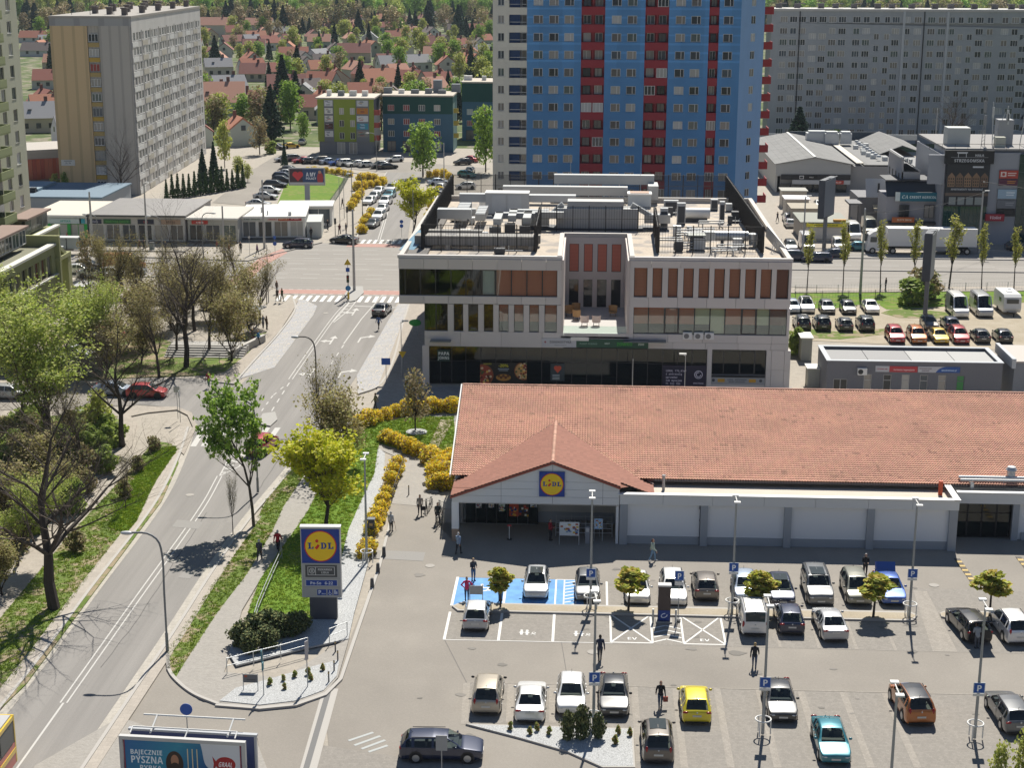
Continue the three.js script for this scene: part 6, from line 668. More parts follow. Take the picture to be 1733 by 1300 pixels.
// ---------- vehicles ----------
const CT={// length, width, height, cowl, roof front, roof rear, tail glass end (fractions from the nose), hood, deck
hatch:[4.05,1.76,1.48,.235,.42,.84,.965,.95,.98],sedan:[4.55,1.8,1.45,.27,.44,.72,.86,.93,1.02],wagon:[4.7,1.82,1.49,.26,.42,.89,.975,.94,1.0],suv:[4.45,1.86,1.68,.25,.40,.88,.97,1.08,1.1],jeep:[4.75,1.88,1.74,.29,.39,.93,.985,1.12,1.12],mpv:[4.3,1.8,1.66,.19,.39,.88,.975,1.0,1.05],van:[4.4,1.82,1.84,.21,.35,.965,.99,1.05,1.05],bigvan:[5.9,2.05,2.6,.14,.29,.975,.992,1.2,1.2]};
const carGeoCache=new Map();
function carGeo(type){
if(carGeoCache.has(type))return carGeoCache.get(type);
const[L,W,H,xc,xr,xq,xt,hood,deck]=CT[type],big=type==='bigvan'||type==='van',hw=W / 2,yb=.2,boxy=type==='jeep'||big;
const xm=lerp(xr,xq,.38),xm2=lerp(xr,xq,.88),xa=lerp(xc,xr,.3),xe=lerp(xq,xt,.35);
const win3=big?[[xa,xm - .01]]:[[xa,xm - .013],[xm + .013,xm2 - .016],[xm2 + .02,xe]];
const st=[...new Set([0,.012,.035,.08,.15,xc - .04,xc,...win3.flat(),lerp(xc,xr,.65),xr,xr + .05,lerp(xr,xq,.6),xq - .04,xq,lerp(xq,xt,.5),xt,...(xt<.93?[.92]:[]),.97,.988,1].map(v=>+v.toFixed(4)))].filter(v=>v>=0&&v<=1).sort((a,b)=>a - b).filter((v,i,a)=>!i||v - a[i - 1]>.003);
const belt=Math.max(.86,hood - .03),nose=boxy?.8:.66;
const top=x=>x<xc?lerp(nose,hood,Math.pow(Math.min(1,Math.max(0,x / xc)),boxy?.35:.55)):x<xr?lerp(hood,H - .05,Math.pow((x - xc)/(xr - xc),.88)):x<xq?H - .05 + .05*Math.sin(Math.PI*(x - xr)/(xq - xr)):x<xt?lerp(H - .05,deck,Math.pow((x - xq)/(xt - xq),1.25)):lerp(deck,deck - .14,Math.pow((x - xt)/(1 - xt + 1e-6),2));
const gf=x=>x<xc?0:x<xr?(x - xc)/(xr - xc):x<xq?1:x<xt?1 -(x - xq)/(xt - xq):0;
const wx=x=>hw*(x<.1?lerp(.8,1,Math.sqrt(Math.min(1,x / .1))):x>.93?lerp(1,.88,Math.pow((x - .93)/ .07,2)):1);
const sec=x=>{const w=wx(x),g=gf(x),t=top(x),b=Math.min(belt + .05*x,t - .02),e=x<.02?.1*(1 - x / .02):x>.985?.12*(x - .985)/ .015:0,rw=hw*(boxy?.86:.74);const p5w=lerp(w*.9,rw,g),drop=lerp(.015,.09,g);
return[[0,yb + e],[w*.9,yb + e],[w*.985,yb + .12 + e],[w,.56],[w*.965,b - .02],[w*.93,b],[p5w,Math.max(b + .003,t - drop)],[p5w*.84,Math.max(b + .006,t - drop*.22)],[0,Math.max(b + .01,t + .015)]];};
const N=9,pos=[],idx=[];for(const x of st){const s=sec(x),z=L / 2 - x*L;for(const[a,b]of s)pos.push(a,b,z);for(let k=N - 2;k>0;k--)pos.push(-s[k][0],s[k][1],z);}
const M=2*N - 2,groups={body:[],roof:[],windshield:[],rear_window:[],left_windows:[],right_windows:[]};
for(let i=0;i + 1<st.length;i++){const m=(st[i]+ st[i + 1])/ 2;for(let k=0;k<M;k++){const a=i*M + k,b=i*M +(k + 1)% M,c=a + M,d=b + M,q=[a,c,b,b,c,d];let g='body';const topq=k===7||k===8,sideR=k===5,sideL=k===10;// 5: belt to roof edge
if(topq&&m>xr&&m<xq)g='roof';else if(topq&&m>xc&&m<xr)g='windshield';else if(topq&&m>xq&&m<xt&&!(type==='bigvan'||type==='van'&&m<xq))g='rear_window';else if((sideR||sideL)&&win3.some(([p,r])=>m>p - .001&&m<r + .001))g=sideL?'left_windows':'right_windows';groups[g].push(...q);idx.push(...q);}}
const cap=(i,f)=>{const c=pos.length / 3;pos.push(0,.5,L / 2 - st[i]*L);for(let k=0;k<M;k++){const a=i*M + k,b=i*M +(k + 1)% M,q=f?[a,b,c]:[b,a,c];groups.body.push(...q);idx.push(...q);}};cap(0,1);cap(st.length - 1,0);
const full=new THREE.BufferGeometry();full.setAttribute('position',new THREE.Float32BufferAttribute(pos,3));full.setIndex(idx);full.computeVertexNormals();const nn=full.attributes.normal.array,out={};
for(const[k,q]of Object.entries(groups)){const p=[],n=[];for(const i of q){p.push(pos[3*i],pos[3*i + 1],pos[3*i + 2]);n.push(nn[3*i],nn[3*i + 1],nn[3*i + 2]);}const g=new THREE.BufferGeometry();g.setAttribute('position',new THREE.Float32BufferAttribute(p,3));g.setAttribute('normal',new THREE.Float32BufferAttribute(n,3));out[k]=g;}
const wr=type==='bigvan'?.36:type==='suv'||type==='jeep'?.36:.32,el=(x,y,z,a,b,c)=>{const g=new THREE.SphereGeometry(1,10,6);g.scale(a,b,c);g.translate(x,y,z);return g;};
const ty=new THREE.CylinderGeometry(wr,wr,.22,18);ty.rotateZ(Math.PI / 2);const rim=new THREE.CylinderGeometry(wr*.66,wr*.66,.235,12);rim.rotateZ(Math.PI / 2);
const arch=mg(...[[.185,1],[.185,-1],[.8,1],[.8,-1]].map(([x,s])=>{const g=new THREE.CylinderGeometry(wr + .075,wr + .075,.02,18);g.rotateZ(Math.PI / 2);g.translate(s*(hw*.992),wr + .02,L / 2 - x*L);return g;}));
const fz=L / 2,ny=nose - .07,tl=big||type==='mpv'||type==='suv'?[.09,.24]:[.2,.09];
Object.assign(out,{tyre:ty,rim,wr,L,W,H,hw,wheels:[[.185,1],[.185,-1],[.8,1],[.8,-1]].map(([x,s])=>[s*(hw - .095),wr,L / 2 - x*L]),arch,
headlight:[1,-1].map(s=>el(s*hw*.66,ny,fz - .07,.2,boxy?.1:.075,.09)),taillight:[1,-1].map(s=>el(s*hw*(big?.86:.74),deck -(big?.1:.14),-fz +(big?.05:.06),tl[0],tl[1],.07)),mirror:[1,-1].map(s=>el(s*(hw + .09),belt + .1,L / 2 -(xc + .06)*L,.11,.08,.06)),
grille:mg(bx(W*.42,.13,.08,0,ny - .1,fz - .045),bx(W*.72,.1,.1,0,.26,fz - .06)),trim:mg(bx(W*.8,.14,.1,0,.22,-fz + .05),arch),plate:[bx(.52,.11,.03,0,.4,fz + .005),bx(.52,.11,.03,0,type==='sedan'?.72:.6,-fz - .005)],emblem:el(0,deck - .12,-fz - .005,.05,.05,.02),
rails:boxy||type==='wagon'||type==='suv'?mg(...[1,-1].map(s=>bar([s*hw*.7,H - .01,L / 2 - xr*L - .2],[s*hw*.7,H - .01,L / 2 - xq*L + .15],.025))):null,aerial:bar([0,H - .03,L / 2 - xq*L + .2],[0,H + .13,L / 2 - xq*L + .05],.012),seam:[xm,xm2].map(x=>L / 2 - x*L),lite:null,cabin:mg(bx(W*.84,.5,L*.66,0,.3,-L*.06),bx(W*.78,.16,.3,0,.8,L / 2 -(xc + .07)*L),...[[.46,1],[.46,-1],[.68,1],[.68,-1]].map(([x,s])=>mg(bx(.46,.42,.14,s*hw*.42,.78,L / 2 - x*L),bx(.24,.16,.1,s*hw*.42,1.22,L / 2 - x*L - .02))))});
out.lite_windows=mg(out.windshield,out.rear_window,out.left_windows,out.right_windows);out.lite_wheels=ty;carGeoCache.set(type,out);return out;
}
const CGL=mat([.06,.07,.07],.04),CWIN=new THREE.MeshPhysicalMaterial({color:col([.62,.7,.68]),roughness:.02,transmission:1,thickness:0,ior:1.5}),CIN=[[.07,.07,.075],[.16,.145,.125],[.1,.1,.11]].map(c=>mat(c,.9)),HEADL=mat([.6,.62,.64],.1,{clearcoat:1}),TAILL=mat([.32,.012,.015],.2),PLATE=mat([.62,.61,.56],.5),RIMM=mat([.45,.46,.47],.35,{metalness:.7});
const paintOf=c=>mat(c,.38,{clearcoat:1,clearcoatRoughness:.06,metalness:.25});
const PC={white:[.72,.72,.71],silver:[.42,.43,.44],grey:[.13,.135,.14],dark:[.028,.03,.034],black:[.012,.012,.014],navy:[.012,.02,.055],blue:[.02,.085,.36],red:[.36,.02,.025],beige:[.42,.37,.29],brown:[.14,.12,.10],yellow:[.7,.58,.01],orange:[.42,.13,.02],teal:[.015,.17,.22],olive:[.2,.2,.16],gold:[.55,.36,.02],lblue:[.3,.36,.45]};
const PLURAL={};
function car(type,color,x,z,ry,label,o={}){
const g=carGeo(type),P=paintOf(PC[color]),names={hatch:'hatchback_car',sedan:'sedan_car',wagon:'estate_car',suv:'crossover_car',jeep:'off_road_car',mpv:'people_carrier',van:'panel_van',bigvan:'large_van'};
const t=thing(names[type],label,type==='van'||type==='bigvan'?'van':'car',x,o.y||.012,z,ry,o.group);
part(t,'body',g.body,P);part(t,'roof',g.roof,o.roof?paintOf(PC[o.roof]):P);
for(const p of g.wheels){const w=part(t,'wheel',g.tyre,RUBBER,...p);if(!o.lite)part(w,'rim',g.rim,RIMM);}
if(o.lite){part(t,'windows',g.lite_windows,CGL);part(t,'taillight',mg(g.taillight[0].clone(),g.taillight[1].clone()),TAILL);part(t,'headlight',mg(g.headlight[0].clone(),g.headlight[1].clone()),HEADL);part(t,'wheel_arch',g.arch,BLACKM);return t;}
part(t,'windshield',g.windshield,CWIN);if(g.rear_window.attributes.position.count)part(t,'rear_window',g.rear_window,type==='van'?CGL:CWIN);part(t,'side_window',g.left_windows,CWIN);part(t,'side_window',g.right_windows,CWIN);part(t,'interior',g.cabin,CIN[label.length % 3]);
for(let i=0;i<2;i++){part(t,'headlight',g.headlight[i],HEADL);part(t,'taillight',g.taillight[i],TAILL);part(t,'wing_mirror',g.mirror[i],o.darkMirror?BLACKM:P);part(t,'licence_plate',g.plate[i],PLATE);}
part(t,'grille',g.grille,BLACKM);part(t,'bumper_trim',g.trim,BLACKM);part(t,'emblem',g.emblem,GALV);part(t,'aerial',g.aerial,BLACKM);if(g.rails)part(t,'roof_rail',g.rails,o.rails||BLACKM);
for(const z2 of g.seam)part(t,'door_seam',mg(bx(.012,.62,.015,g.hw*.995,.28,z2),bx(.012,.62,.015,-g.hw*.995,.28,z2)),BLACKM);part(t,'door_handle',mg(...[1,-1].flatMap(s=>g.seam.map(z2=>bx(.04,.03,.18,s*(g.hw*.99),.78,z2 + .22)))),P);
if(o.sun)part(t,'sunroof',bx(g.W*.52,.02,g.L*.3,0,g.H - .008,-g.L*.06),CGL);
if(o.boot){part(t,'open_boot_lid',type==='sedan'?beam([0,1.02,-g.L / 2 + .62],[0,1.72,-g.L / 2 + .22],g.W*.8,.08):beam([0,g.H - .06,-g.L / 2 + .3],[0,g.H + .4,-g.L / 2 - .55],g.W*.8,.08),P);part(t,'boot_space',bx(g.W*.74,.55,.12,0,.5,-g.L / 2 - .04),BLACKM);}
return t;
}
// parked with one end towards the viewer: near end at p; front = nose towards the viewer
const parkF=(type,c,p,lb,o={})=>car(type,c,p[0],p[1]- CT[type][0]/ 2,o.ry||0,lb,o),parkR=(type,c,p,lb,o={})=>car(type,c,p[0],p[1]- CT[type][0]/ 2,Math.PI +(o.ry||0),lb,o);
const LOT={group:'cars in the supermarket car park'},lot=(o)=>({...LOT,...o});
parkF('hatch','silver',[-3.33,-105.03],'silver hatchback parked in the blue disabled bay',lot({sun:1}));
parkF('hatch','grey',[0.32,-104.8],'grey hatchback beside the first lamp post and hoop',lot({}));
parkF('hatch','white',[3.83,-104.46],'white hatchback half behind a round tree, facing the viewer',lot({}));
parkF('wagon','white',[6.37,-104.29],'white old estate car behind the charging column',lot({rails:DARK}));
parkR('hatch','brown',[8.7,-105.48],'brown grey hatchback seen from behind in upper row',lot({}));
parkF('hatch','lblue',[11.49,-105.21],'pale blue grey hatchback behind the parking sign pole',lot({}));
parkF('hatch','navy',[13.94,-104.71],'dark blue hatchback between round tree and off-road car',lot({sun:1}));
parkF('jeep','grey',[16.59,-104.97],'boxy grey off-road car with slotted grille',lot({sun:1}));
parkF('mpv','olive',[19.32,-105.23],'olive silver people carrier beside the bright blue car',lot({}));
parkF('sedan','blue',[21.72,-105.36],'bright blue car with its boot lid open',lot({boot:1}));
parkR('hatch','silver',[-7.18,-99.27],'silver hatchback with pale roof alone in the family bay',lot({roof:'white'}));
parkR('van','white',[11.47,-99.53],'white small panel van seen from behind',lot({}));
parkR('hatch','navy',[13.97,-99.87],'navy hatchback seen from behind beside the white van',lot({}));
parkR('sedan','silver',[16.61,-98.86],'silver saloon seen from behind, right of the navy hatchback',lot({ry:.05}));
parkR('wagon','black',[25.9,-99.19],'black estate car with open boot and man behind it',lot({boot:1,ry:.12}));
parkR('suv','white',[28.64,-99.06],'white crossover at the right edge beside the black estate',lot({ry:.06}));
parkR('mpv','beige',[-5.67,-87.03],'beige grey tall hatchback at the left end of the lower row',lot({darkMirror:1}));
parkR('sedan','white',[-3.03,-86.1],'white saloon seen from behind next to the gravel wedge',lot({}));
parkF('hatch','white',[-0.61,-87.23],'silver white car facing the viewer behind the pine bush',lot({}));
parkF('sedan','dark',[1.96,-87.14],'dark grey saloon facing the viewer right of the lamp post',lot({darkMirror:1}));
parkR('hatch','yellow',[6.81,-86.49],'bright yellow hatchback in the lower row',lot({}));
parkF('sedan','dark',[11.92,-87],'dark grey saloon with its door open behind a sign pole',lot({}));
parkR('suv','orange',[19.8,-87.05],'orange crossover with dark roof',lot({roof:'dark',ry:.08}));
parkR('wagon','grey',[25.38,-86.17],'grey brown estate car at the right edge of the lower row',lot({ry:.05}));
parkR('mpv','brown',[4.36,-81.56],'brown grey people carrier with glass roof at the bottom',lot({sun:1}));
parkF('sedan','teal',[14.27,-81.96],'teal old saloon facing the viewer near the bottom',lot({}));
car('wagon','navy',...[-7.83,-82.07],Math.PI / 2 + .03,'dark navy estate car driving across the entrance lane',{group:'cars driving'});
// yard right of the office
const YD={group:'cars in the dirt yard'};
[['suv','white',[28.15,-201.8],'white crossover with glass roof nearest the office in the yard',{sun:1}],['hatch','lblue',[26.34,-201.69],'pale car half hidden by the office corner',{}],['hatch','grey',[30.75,-201.61],'grey hatchback in the yard beside the white crossover'],['hatch','dark',[33.41,-201.43],'dark grey hatchback in the yard, third along the grass'],['sedan','white',[36.41,-201.97],'white saloon at the end of the grass row in the yard'],['suv','red',[36.58,-185.67],'red crossover left of the orange one in the yard'],['suv','orange',[39.1,-185.53],'orange crossover in the dirt yard'],['sedan','gold',[41.75,-185.69],'golden yellow saloon in the dirt yard'],['suv','red',[44.12,-185.83],'red crossover right of the golden saloon'],['hatch','brown',[42.03,-192.86],'olive brown hatchback behind the orange crossover']].forEach(([a,b,p,l,o])=>parkF(a,b,p,l,{...YD,lite:0,...o}));
[['suv','black',[26.34,-191.57],'black crossover nearest the office, seen from behind'],['suv','black',[28.78,-191.72],'black crossover, second from the office in the yard'],['hatch','dark',[31.47,-191.57],'dark hatchback, third from the office in the yard'],['suv','dark',[34.06,-191.73],'dark crossover, fourth from the office in the yard'],['hatch','navy',[44.56,-193.02],'navy hatchback behind the golden saloon'],['hatch','dark',[46.7,-186.29],'dark hatchback right of the red crossover, seen from behind'],['hatch','black',[49.35,-186.46],'black hatchback at the right end of the yard']].forEach(([a,b,p,l])=>parkR(a,b,p,l,{...YD}));
parkF('bigvan','white',[47.2,-200.2],'white large van parked left of another on the grass',YD);parkF('bigvan','silver',[50.35,-200.74],'silver grey large van between white van and caravan',YD);
{const p=[54.02,-202.72],t=thing('caravan','white touring caravan at the right end of the yard','caravan',p[0],.01,p[1]- 2.6);const s=new THREE.Shape();[[-2.6,.45],[2.5,.45],[2.75,.9],[2.55,2.3],[2.1,2.6],[-2.3,2.6],[-2.65,2.2]].forEach(([a,b],i)=>i?s.lineTo(a,b):s.moveTo(a,b));const g=new THREE.ExtrudeGeometry(s,{depth:2.1,bevelSize:.06,bevelThickness:.06,bevelSegments:2});g.translate(0,0,-1.05);g.rotateY(-Math.PI / 2);part(t,'body',g,mat([.7,.71,.7],.35));part(t,'front_window',bx(1.5,.55,.06,0,1.55,2.74),CGL);for(const x of[1.13,-1.13]){part(t,'wheel',new THREE.CylinderGeometry(.32,.32,.18,16).rotateZ(Math.PI / 2),RUBBER,x*.95,.32,-.3);part(t,'side_window',bx(.04,.5,1,x,1.5,.8),CGL);}part(t,'drawbar',mg(bar([-.6,.45,2.6],[0,.45,3.8],.05),bar([.6,.45,2.6],[0,.45,3.8],.05),cyl(.1,.1,.45,0,0,3.6)),DARK);part(t,'roof_hatch',mg(bx(.7,.1,.7,0,2.66,.4),bx(.4,.08,.4,.5,2.66,-1.4)),WHITE);}
// cars on the streets
const DRV={group:'cars driving',lite:0};
car('wagon','navy',...[-45.38,-246.3],-Math.PI / 2,'dark blue estate car turning at the far kerb of the junction',DRV);car('sedan','black',...[-38.75,-250.55],-Math.PI / 2 - .25,'black saloon crossing before the traffic island',DRV);parkR('sedan','dark',[-26.09,-196.31],'dark saloon driving up the avenue past the bays',{...DRV,ry:-.1});parkR('suv','red',[-29.55,-137.21],'red car half hidden by the green tree on the avenue',{...DRV,ry:-.15});
[[628,388,'dark','black car leading the queue at the lights'],[639,375,'white','white car second in the queue'],[644.5,362,'white','white car third in the queue'],[650,350,'white','white car fourth in the queue'],[657,338,'teal','dark teal car fifth in the queue'],[661,327,'silver','silver car last in the right hand queue']].forEach((q,i)=>parkF(i % 2?'suv':'sedan',q[2],[[-36.39,-264.65],[-36.36,-272.84],[-36.9,-281.48],[-37.39,-289.95],[-37.74,-298.92],[-38.36,-307.61]][i],q[3]+ ' beyond the junction',{lite:1,group:'cars queuing at the lights',ry:-.12}));
[[-40.5,-291.2],[-40.42,-297.2],[-40.45,-304.23]].forEach((p,i)=>parkF('sedan',['white','silver','white'][i],p,['white car at the head of the left hand queue','silver car in the left hand queue','white car last in the left hand queue'][i],{lite:1,group:'cars queuing at the lights',ry:-.12}));
[[[-60.17,-288.37],'sedan','silver'],[[-60.8,-298.09],'sedan','silver'],[[-61.44,-305.99],'hatch','white'],[[-62.01,-314.31],'wagon','dark'],[[-62.03,-321.31],'hatch','black'],[[-62.68,-326.72],'wagon','navy'],[[-62.81,-331.4],'sedan','silver'],[[-63.25,-337.16],'hatch','grey']].forEach(([p,t,c],i)=>car(t,c,p[0],p[1],Math.PI / 2 - .08,`${{ silver: 'silver', white: 'white', dark: 'dark grey', black: 'black', navy: 'navy', grey: 'grey' }[c]} car by the far lawn, ${['nearest the pavilion', 'second from the pavilion', 'third from the pavilion', 'fourth from the pavilion', 'fifth from the pavilion', 'sixth from the pavilion', 'seventh from the pavilion', 'farthest from the pavilion'][i]}`,{lite:1,group:'cars parked beside the far lawn'}));
[[[-68.19,-355.39],'silver'],[[-65.89,-356.65],'grey'],[[-63.62,-353.57],'red'],[[-61.48,-352.65],'dark'],[[-59.66,-352.79],'brown'],[[-57.28,-351.89],'lblue'],[[-55.14,-349.94],'blue'],[[-52.92,-349.05],'white'],[[-50.84,-348.16],'white'],[[-48.26,-347.31],'white'],[[-45.31,-345.47],'grey'],[[-43.53,-344.58],'dark'],[[-43.5,-357.21],'white']].forEach(([p,c],i)=>car(['hatch','suv','sedan'][i % 3],c,p[0],p[1],Math.PI / 2*(i % 2?1:-1)+ .5,`${c === 'lblue' ? 'pale blue' : c} car before the lime block, number ${['one', 'two', 'three', 'four', 'five', 'six', 'seven', 'eight', 'nine', 'ten', 'eleven', 'twelve', 'thirteen'][i]} from the left`,{lite:1,group:'cars parked before the lime block'}));
[[[-74.09,-379.29],'dark','dark car behind the shrubs left of the lime block'],[[-71.47,-381.97],'gold','yellow car behind the shrubs left of the lime block'],[[-70.21,-391.02],'white','white car at the corner of the lime block'],[[-26.78,-358.45],'red','red car below the dark green block'],[[-27.94,-352.99],'black','black car below the dark green block'],[[-25.26,-337.95],'grey','grey car beside the blue tower'],[[-25.44,-332.2],'teal','teal car beside the blue tower'],[[-30.23,-320.04],'lblue','pale car behind the yellow green tree'],[[-28.82,-312.42],'white','white car behind the yellow green tree'],[[-29.13,-305.83],'navy','navy car behind the yellow green tree'],[[-24.33,-314.42],'white','white van shaped car seen through the roof fence'],[[-30.45,-296.37],'dark','dark car below the yellow green tree']].forEach(([p,c,l],i)=>car(i % 2?'sedan':'hatch',c,p[0],p[1],1.2 + i,l,{lite:1,group:'cars parked by the far blocks'}));
// left side, under the trees
[['hatch','red',[-45.1,-157.23],1.57,'red car parked by the side street behind a bare tree'],['hatch','silver',[-58.87,-155.94],1.5,'silver car at the left edge behind the pale green tree'],['sedan','silver',[-48.25,-147.43],2.6,'silver car half hidden under the pale green tree'],['hatch','dark',[-61.37,-189.06],1.3,'dark car in the yard below the bare trees'],['sedan','red',[-57.01,-183.27],1.2,'red car in the yard below the bare trees'],['wagon','navy',[-57.46,-179.59],1.2,'navy car in the yard beside the red one'],['sedan','lblue',[-48.64,-157.94],1.5,'pale car beside the red one at the side street'],['sedan','silver',[-57.78,-173.51],1.3,'silver car under the pale green tree crown'],['sedan','white',[-72.71,-222.93],1.57,'white car in the row along the cross street, nearest the annex'],['hatch','dark',[-72.49,-226.13],1.57,'dark car in the row along the cross street'],['sedan','silver',[-69.89,-220.44],1.57,'silver car in the row along the cross street'],['sedan','white',[-67.35,-221.05],1.57,'white car behind the bare trees on the cross street'],['sedan','lblue',[-65.33,-222.95],1.57,'pale car behind the orange van'],['hatch','white',[-53.11,-204.76],1.4,'white car behind the bare trees by the junction'],['sedan','silver',[-47.36,-199.57],1.2,'silver car beside the white van under the trees']].forEach(([t,c,p,r,l])=>car(t,c,p[0],p[1],r,l,{lite:1,group:'cars parked on the left'}));
parkF('bigvan','white',[-65.99,-199.49],'white large van standing beside the annex',{lite:1,group:'vans on the left'});car('bigvan','orange',...[-66.94,-225.57],Math.PI / 2,'orange van behind the bare trees on the cross street',{lite:1,group:'vans on the left'});car('bigvan','silver',...[-46.41,-202.93],1.2,'grey van under the bare trees by the junction',{lite:1,group:'vans on the left'});
// right: far side of the cross street
[['suv','navy',[31.39,-240.04],1.57,'navy car at the kerb behind the office corner'],['wagon','navy',[34.2,-239.24],-1.57,'dark blue car driving on the far carriageway'],['sedan','navy',[37.11,-242.9],-1.57,'blue saloon behind the dark estate on the far side'],['suv','dark',[31.45,-248.71],0,'dark car facing the cross street beside a white van'],['hatch','silver',[34.08,-271.87],Math.PI,'silver car parked behind another by the kiosks'],['suv','white',[34.48,-277],Math.PI,'white car parked at the kiosks'],['sedan','teal',[42.34,-249.43],1.57,'grey green car before the white lorry'],['sedan','white',[42.06,-293.98],0,'white car behind the kiosks'],['hatch','dark',[67.05,-251.06],1.57,'dark car at the right edge before the centre']].forEach(([t,c,p,r,l])=>car(t,c,p[0],p[1],r,l,{lite:1,group:'cars beyond the cross street'}));
[['bigvan','white',[34.03,-246.79],'white van beside the tall hoarding on the forecourt'],['van','white',[39.13,-248.17],'small white van before the produce kiosk'],['bigvan','white',[42.99,-258.21],'white van parked before the bank'],['bigvan','olive',[46.43,-263.03],'grey box van behind the lorry cab']].forEach(([t,c,p,l])=>parkF(t,c,p,l,{lite:1,group:'vans beyond the cross street'}));
{// articulated lorry
const p=[51.12,-245.34],t=thing('lorry','long white articulated lorry on the cross street','lorry',p[0]- .2,.01,-247.6),Wm=mat([.68,.68,.67],.5);
part(t,'trailer',bx(13.6,2.75,2.5,1.8,1.25,0),Wm);part(t,'trailer_skirt',bx(6,.7,2.3,2,.55,0),mat([.3,.3,.31],.7));const s=new THREE.Shape();[[0,.5],[2.2,.5],[2.2,3.2],[1.9,3.75],[.9,3.4],[.25,2.9],[.05,1.6]].forEach(([a,b],i)=>i?s.lineTo(a,b):s.moveTo(a,b));const g=new THREE.ExtrudeGeometry(s,{depth:2.3,bevelSize:.06,bevelThickness:.06,bevelSegments:2});g.translate(-8.0,0,-1.15);part(t,'cab',g,Wm);part(t,'windshield',beam([-7.98,1.75,0],[-7.72,2.85,0],.06,1).scale(1,1,1),CGL);part(t,'side_window',bx(1.0,.8,.04,-7.1,1.85,1.23),CGL);part(t,'chassis',bx(15,.3,.9,0,.75,0),DARK);
for(const x of[-7.2,-4.1,4.6,5.9,7.2])for(const z of[1.08,-1.08]){const w=part(t,'wheel',new THREE.CylinderGeometry(.5,.5,.3,18).rotateX(Math.PI / 2),RUBBER,x,.5,z);part(w,'rim',new THREE.CylinderGeometry(.28,.28,.32,12).rotateX(Math.PI / 2),RIMM);}
}
{// city bus at the lower left
const t=thing('city_bus','red and yellow city bus at the lower left corner','bus',-32.6,.01,-79.6 + 6.4),B=mat([.5,.045,.03],.4,{clearcoat:1}),Y=mat([.72,.5,.02],.4,{clearcoat:1});
part(t,'body',bx(2.5,1.25,12.8,0,.32,0),B);part(t,'upper_body',bx(2.48,1.35,12.7,0,1.57,0),mat([.03,.03,.035],.15));part(t,'roof_band',bx(2.5,.22,12.8,0,2.9,0),Y);part(t,'roof',bx(2.3,.12,12.4,0,3.1,0),mat([.42,.42,.42],.6));part(t,'roof_pod',bx(1.7,.25,5,0,3.2,-2),mat([.15,.15,.16],.6));part(t,'rear_band',bx(2.52,2.8,.14,0,.35,-6.36),Y);part(t,'rear_window',bx(1.9,1.05,.06,0,1.7,-6.44),CGL);part(t,'side_stripe',mg(bx(.03,.28,12.7,1.26,.95,0),bx(.03,.28,12.7,-1.26,.95,0)),Y);
for(let i=0;i<6;i++)for(const s of[1,-1])part(t,'side_window',bx(.03,1.1,1.85,s*1.25,1.66,-5.1 + i*2.05),CGL);for(const z of[-3.8,3.6])for(const s of[1.14,-1.14])part(t,'wheel',new THREE.CylinderGeometry(.48,.48,.28,18).rotateZ(Math.PI / 2),RUBBER,s,.48,z);part(t,'taillight',mg(bx(.15,.5,.05,1.1,.8,-6.44),bx(.15,.5,.05,-1.1,.8,-6.44)),TAILL);
}

// ---------- people ----------
const bodyCache=new Map();
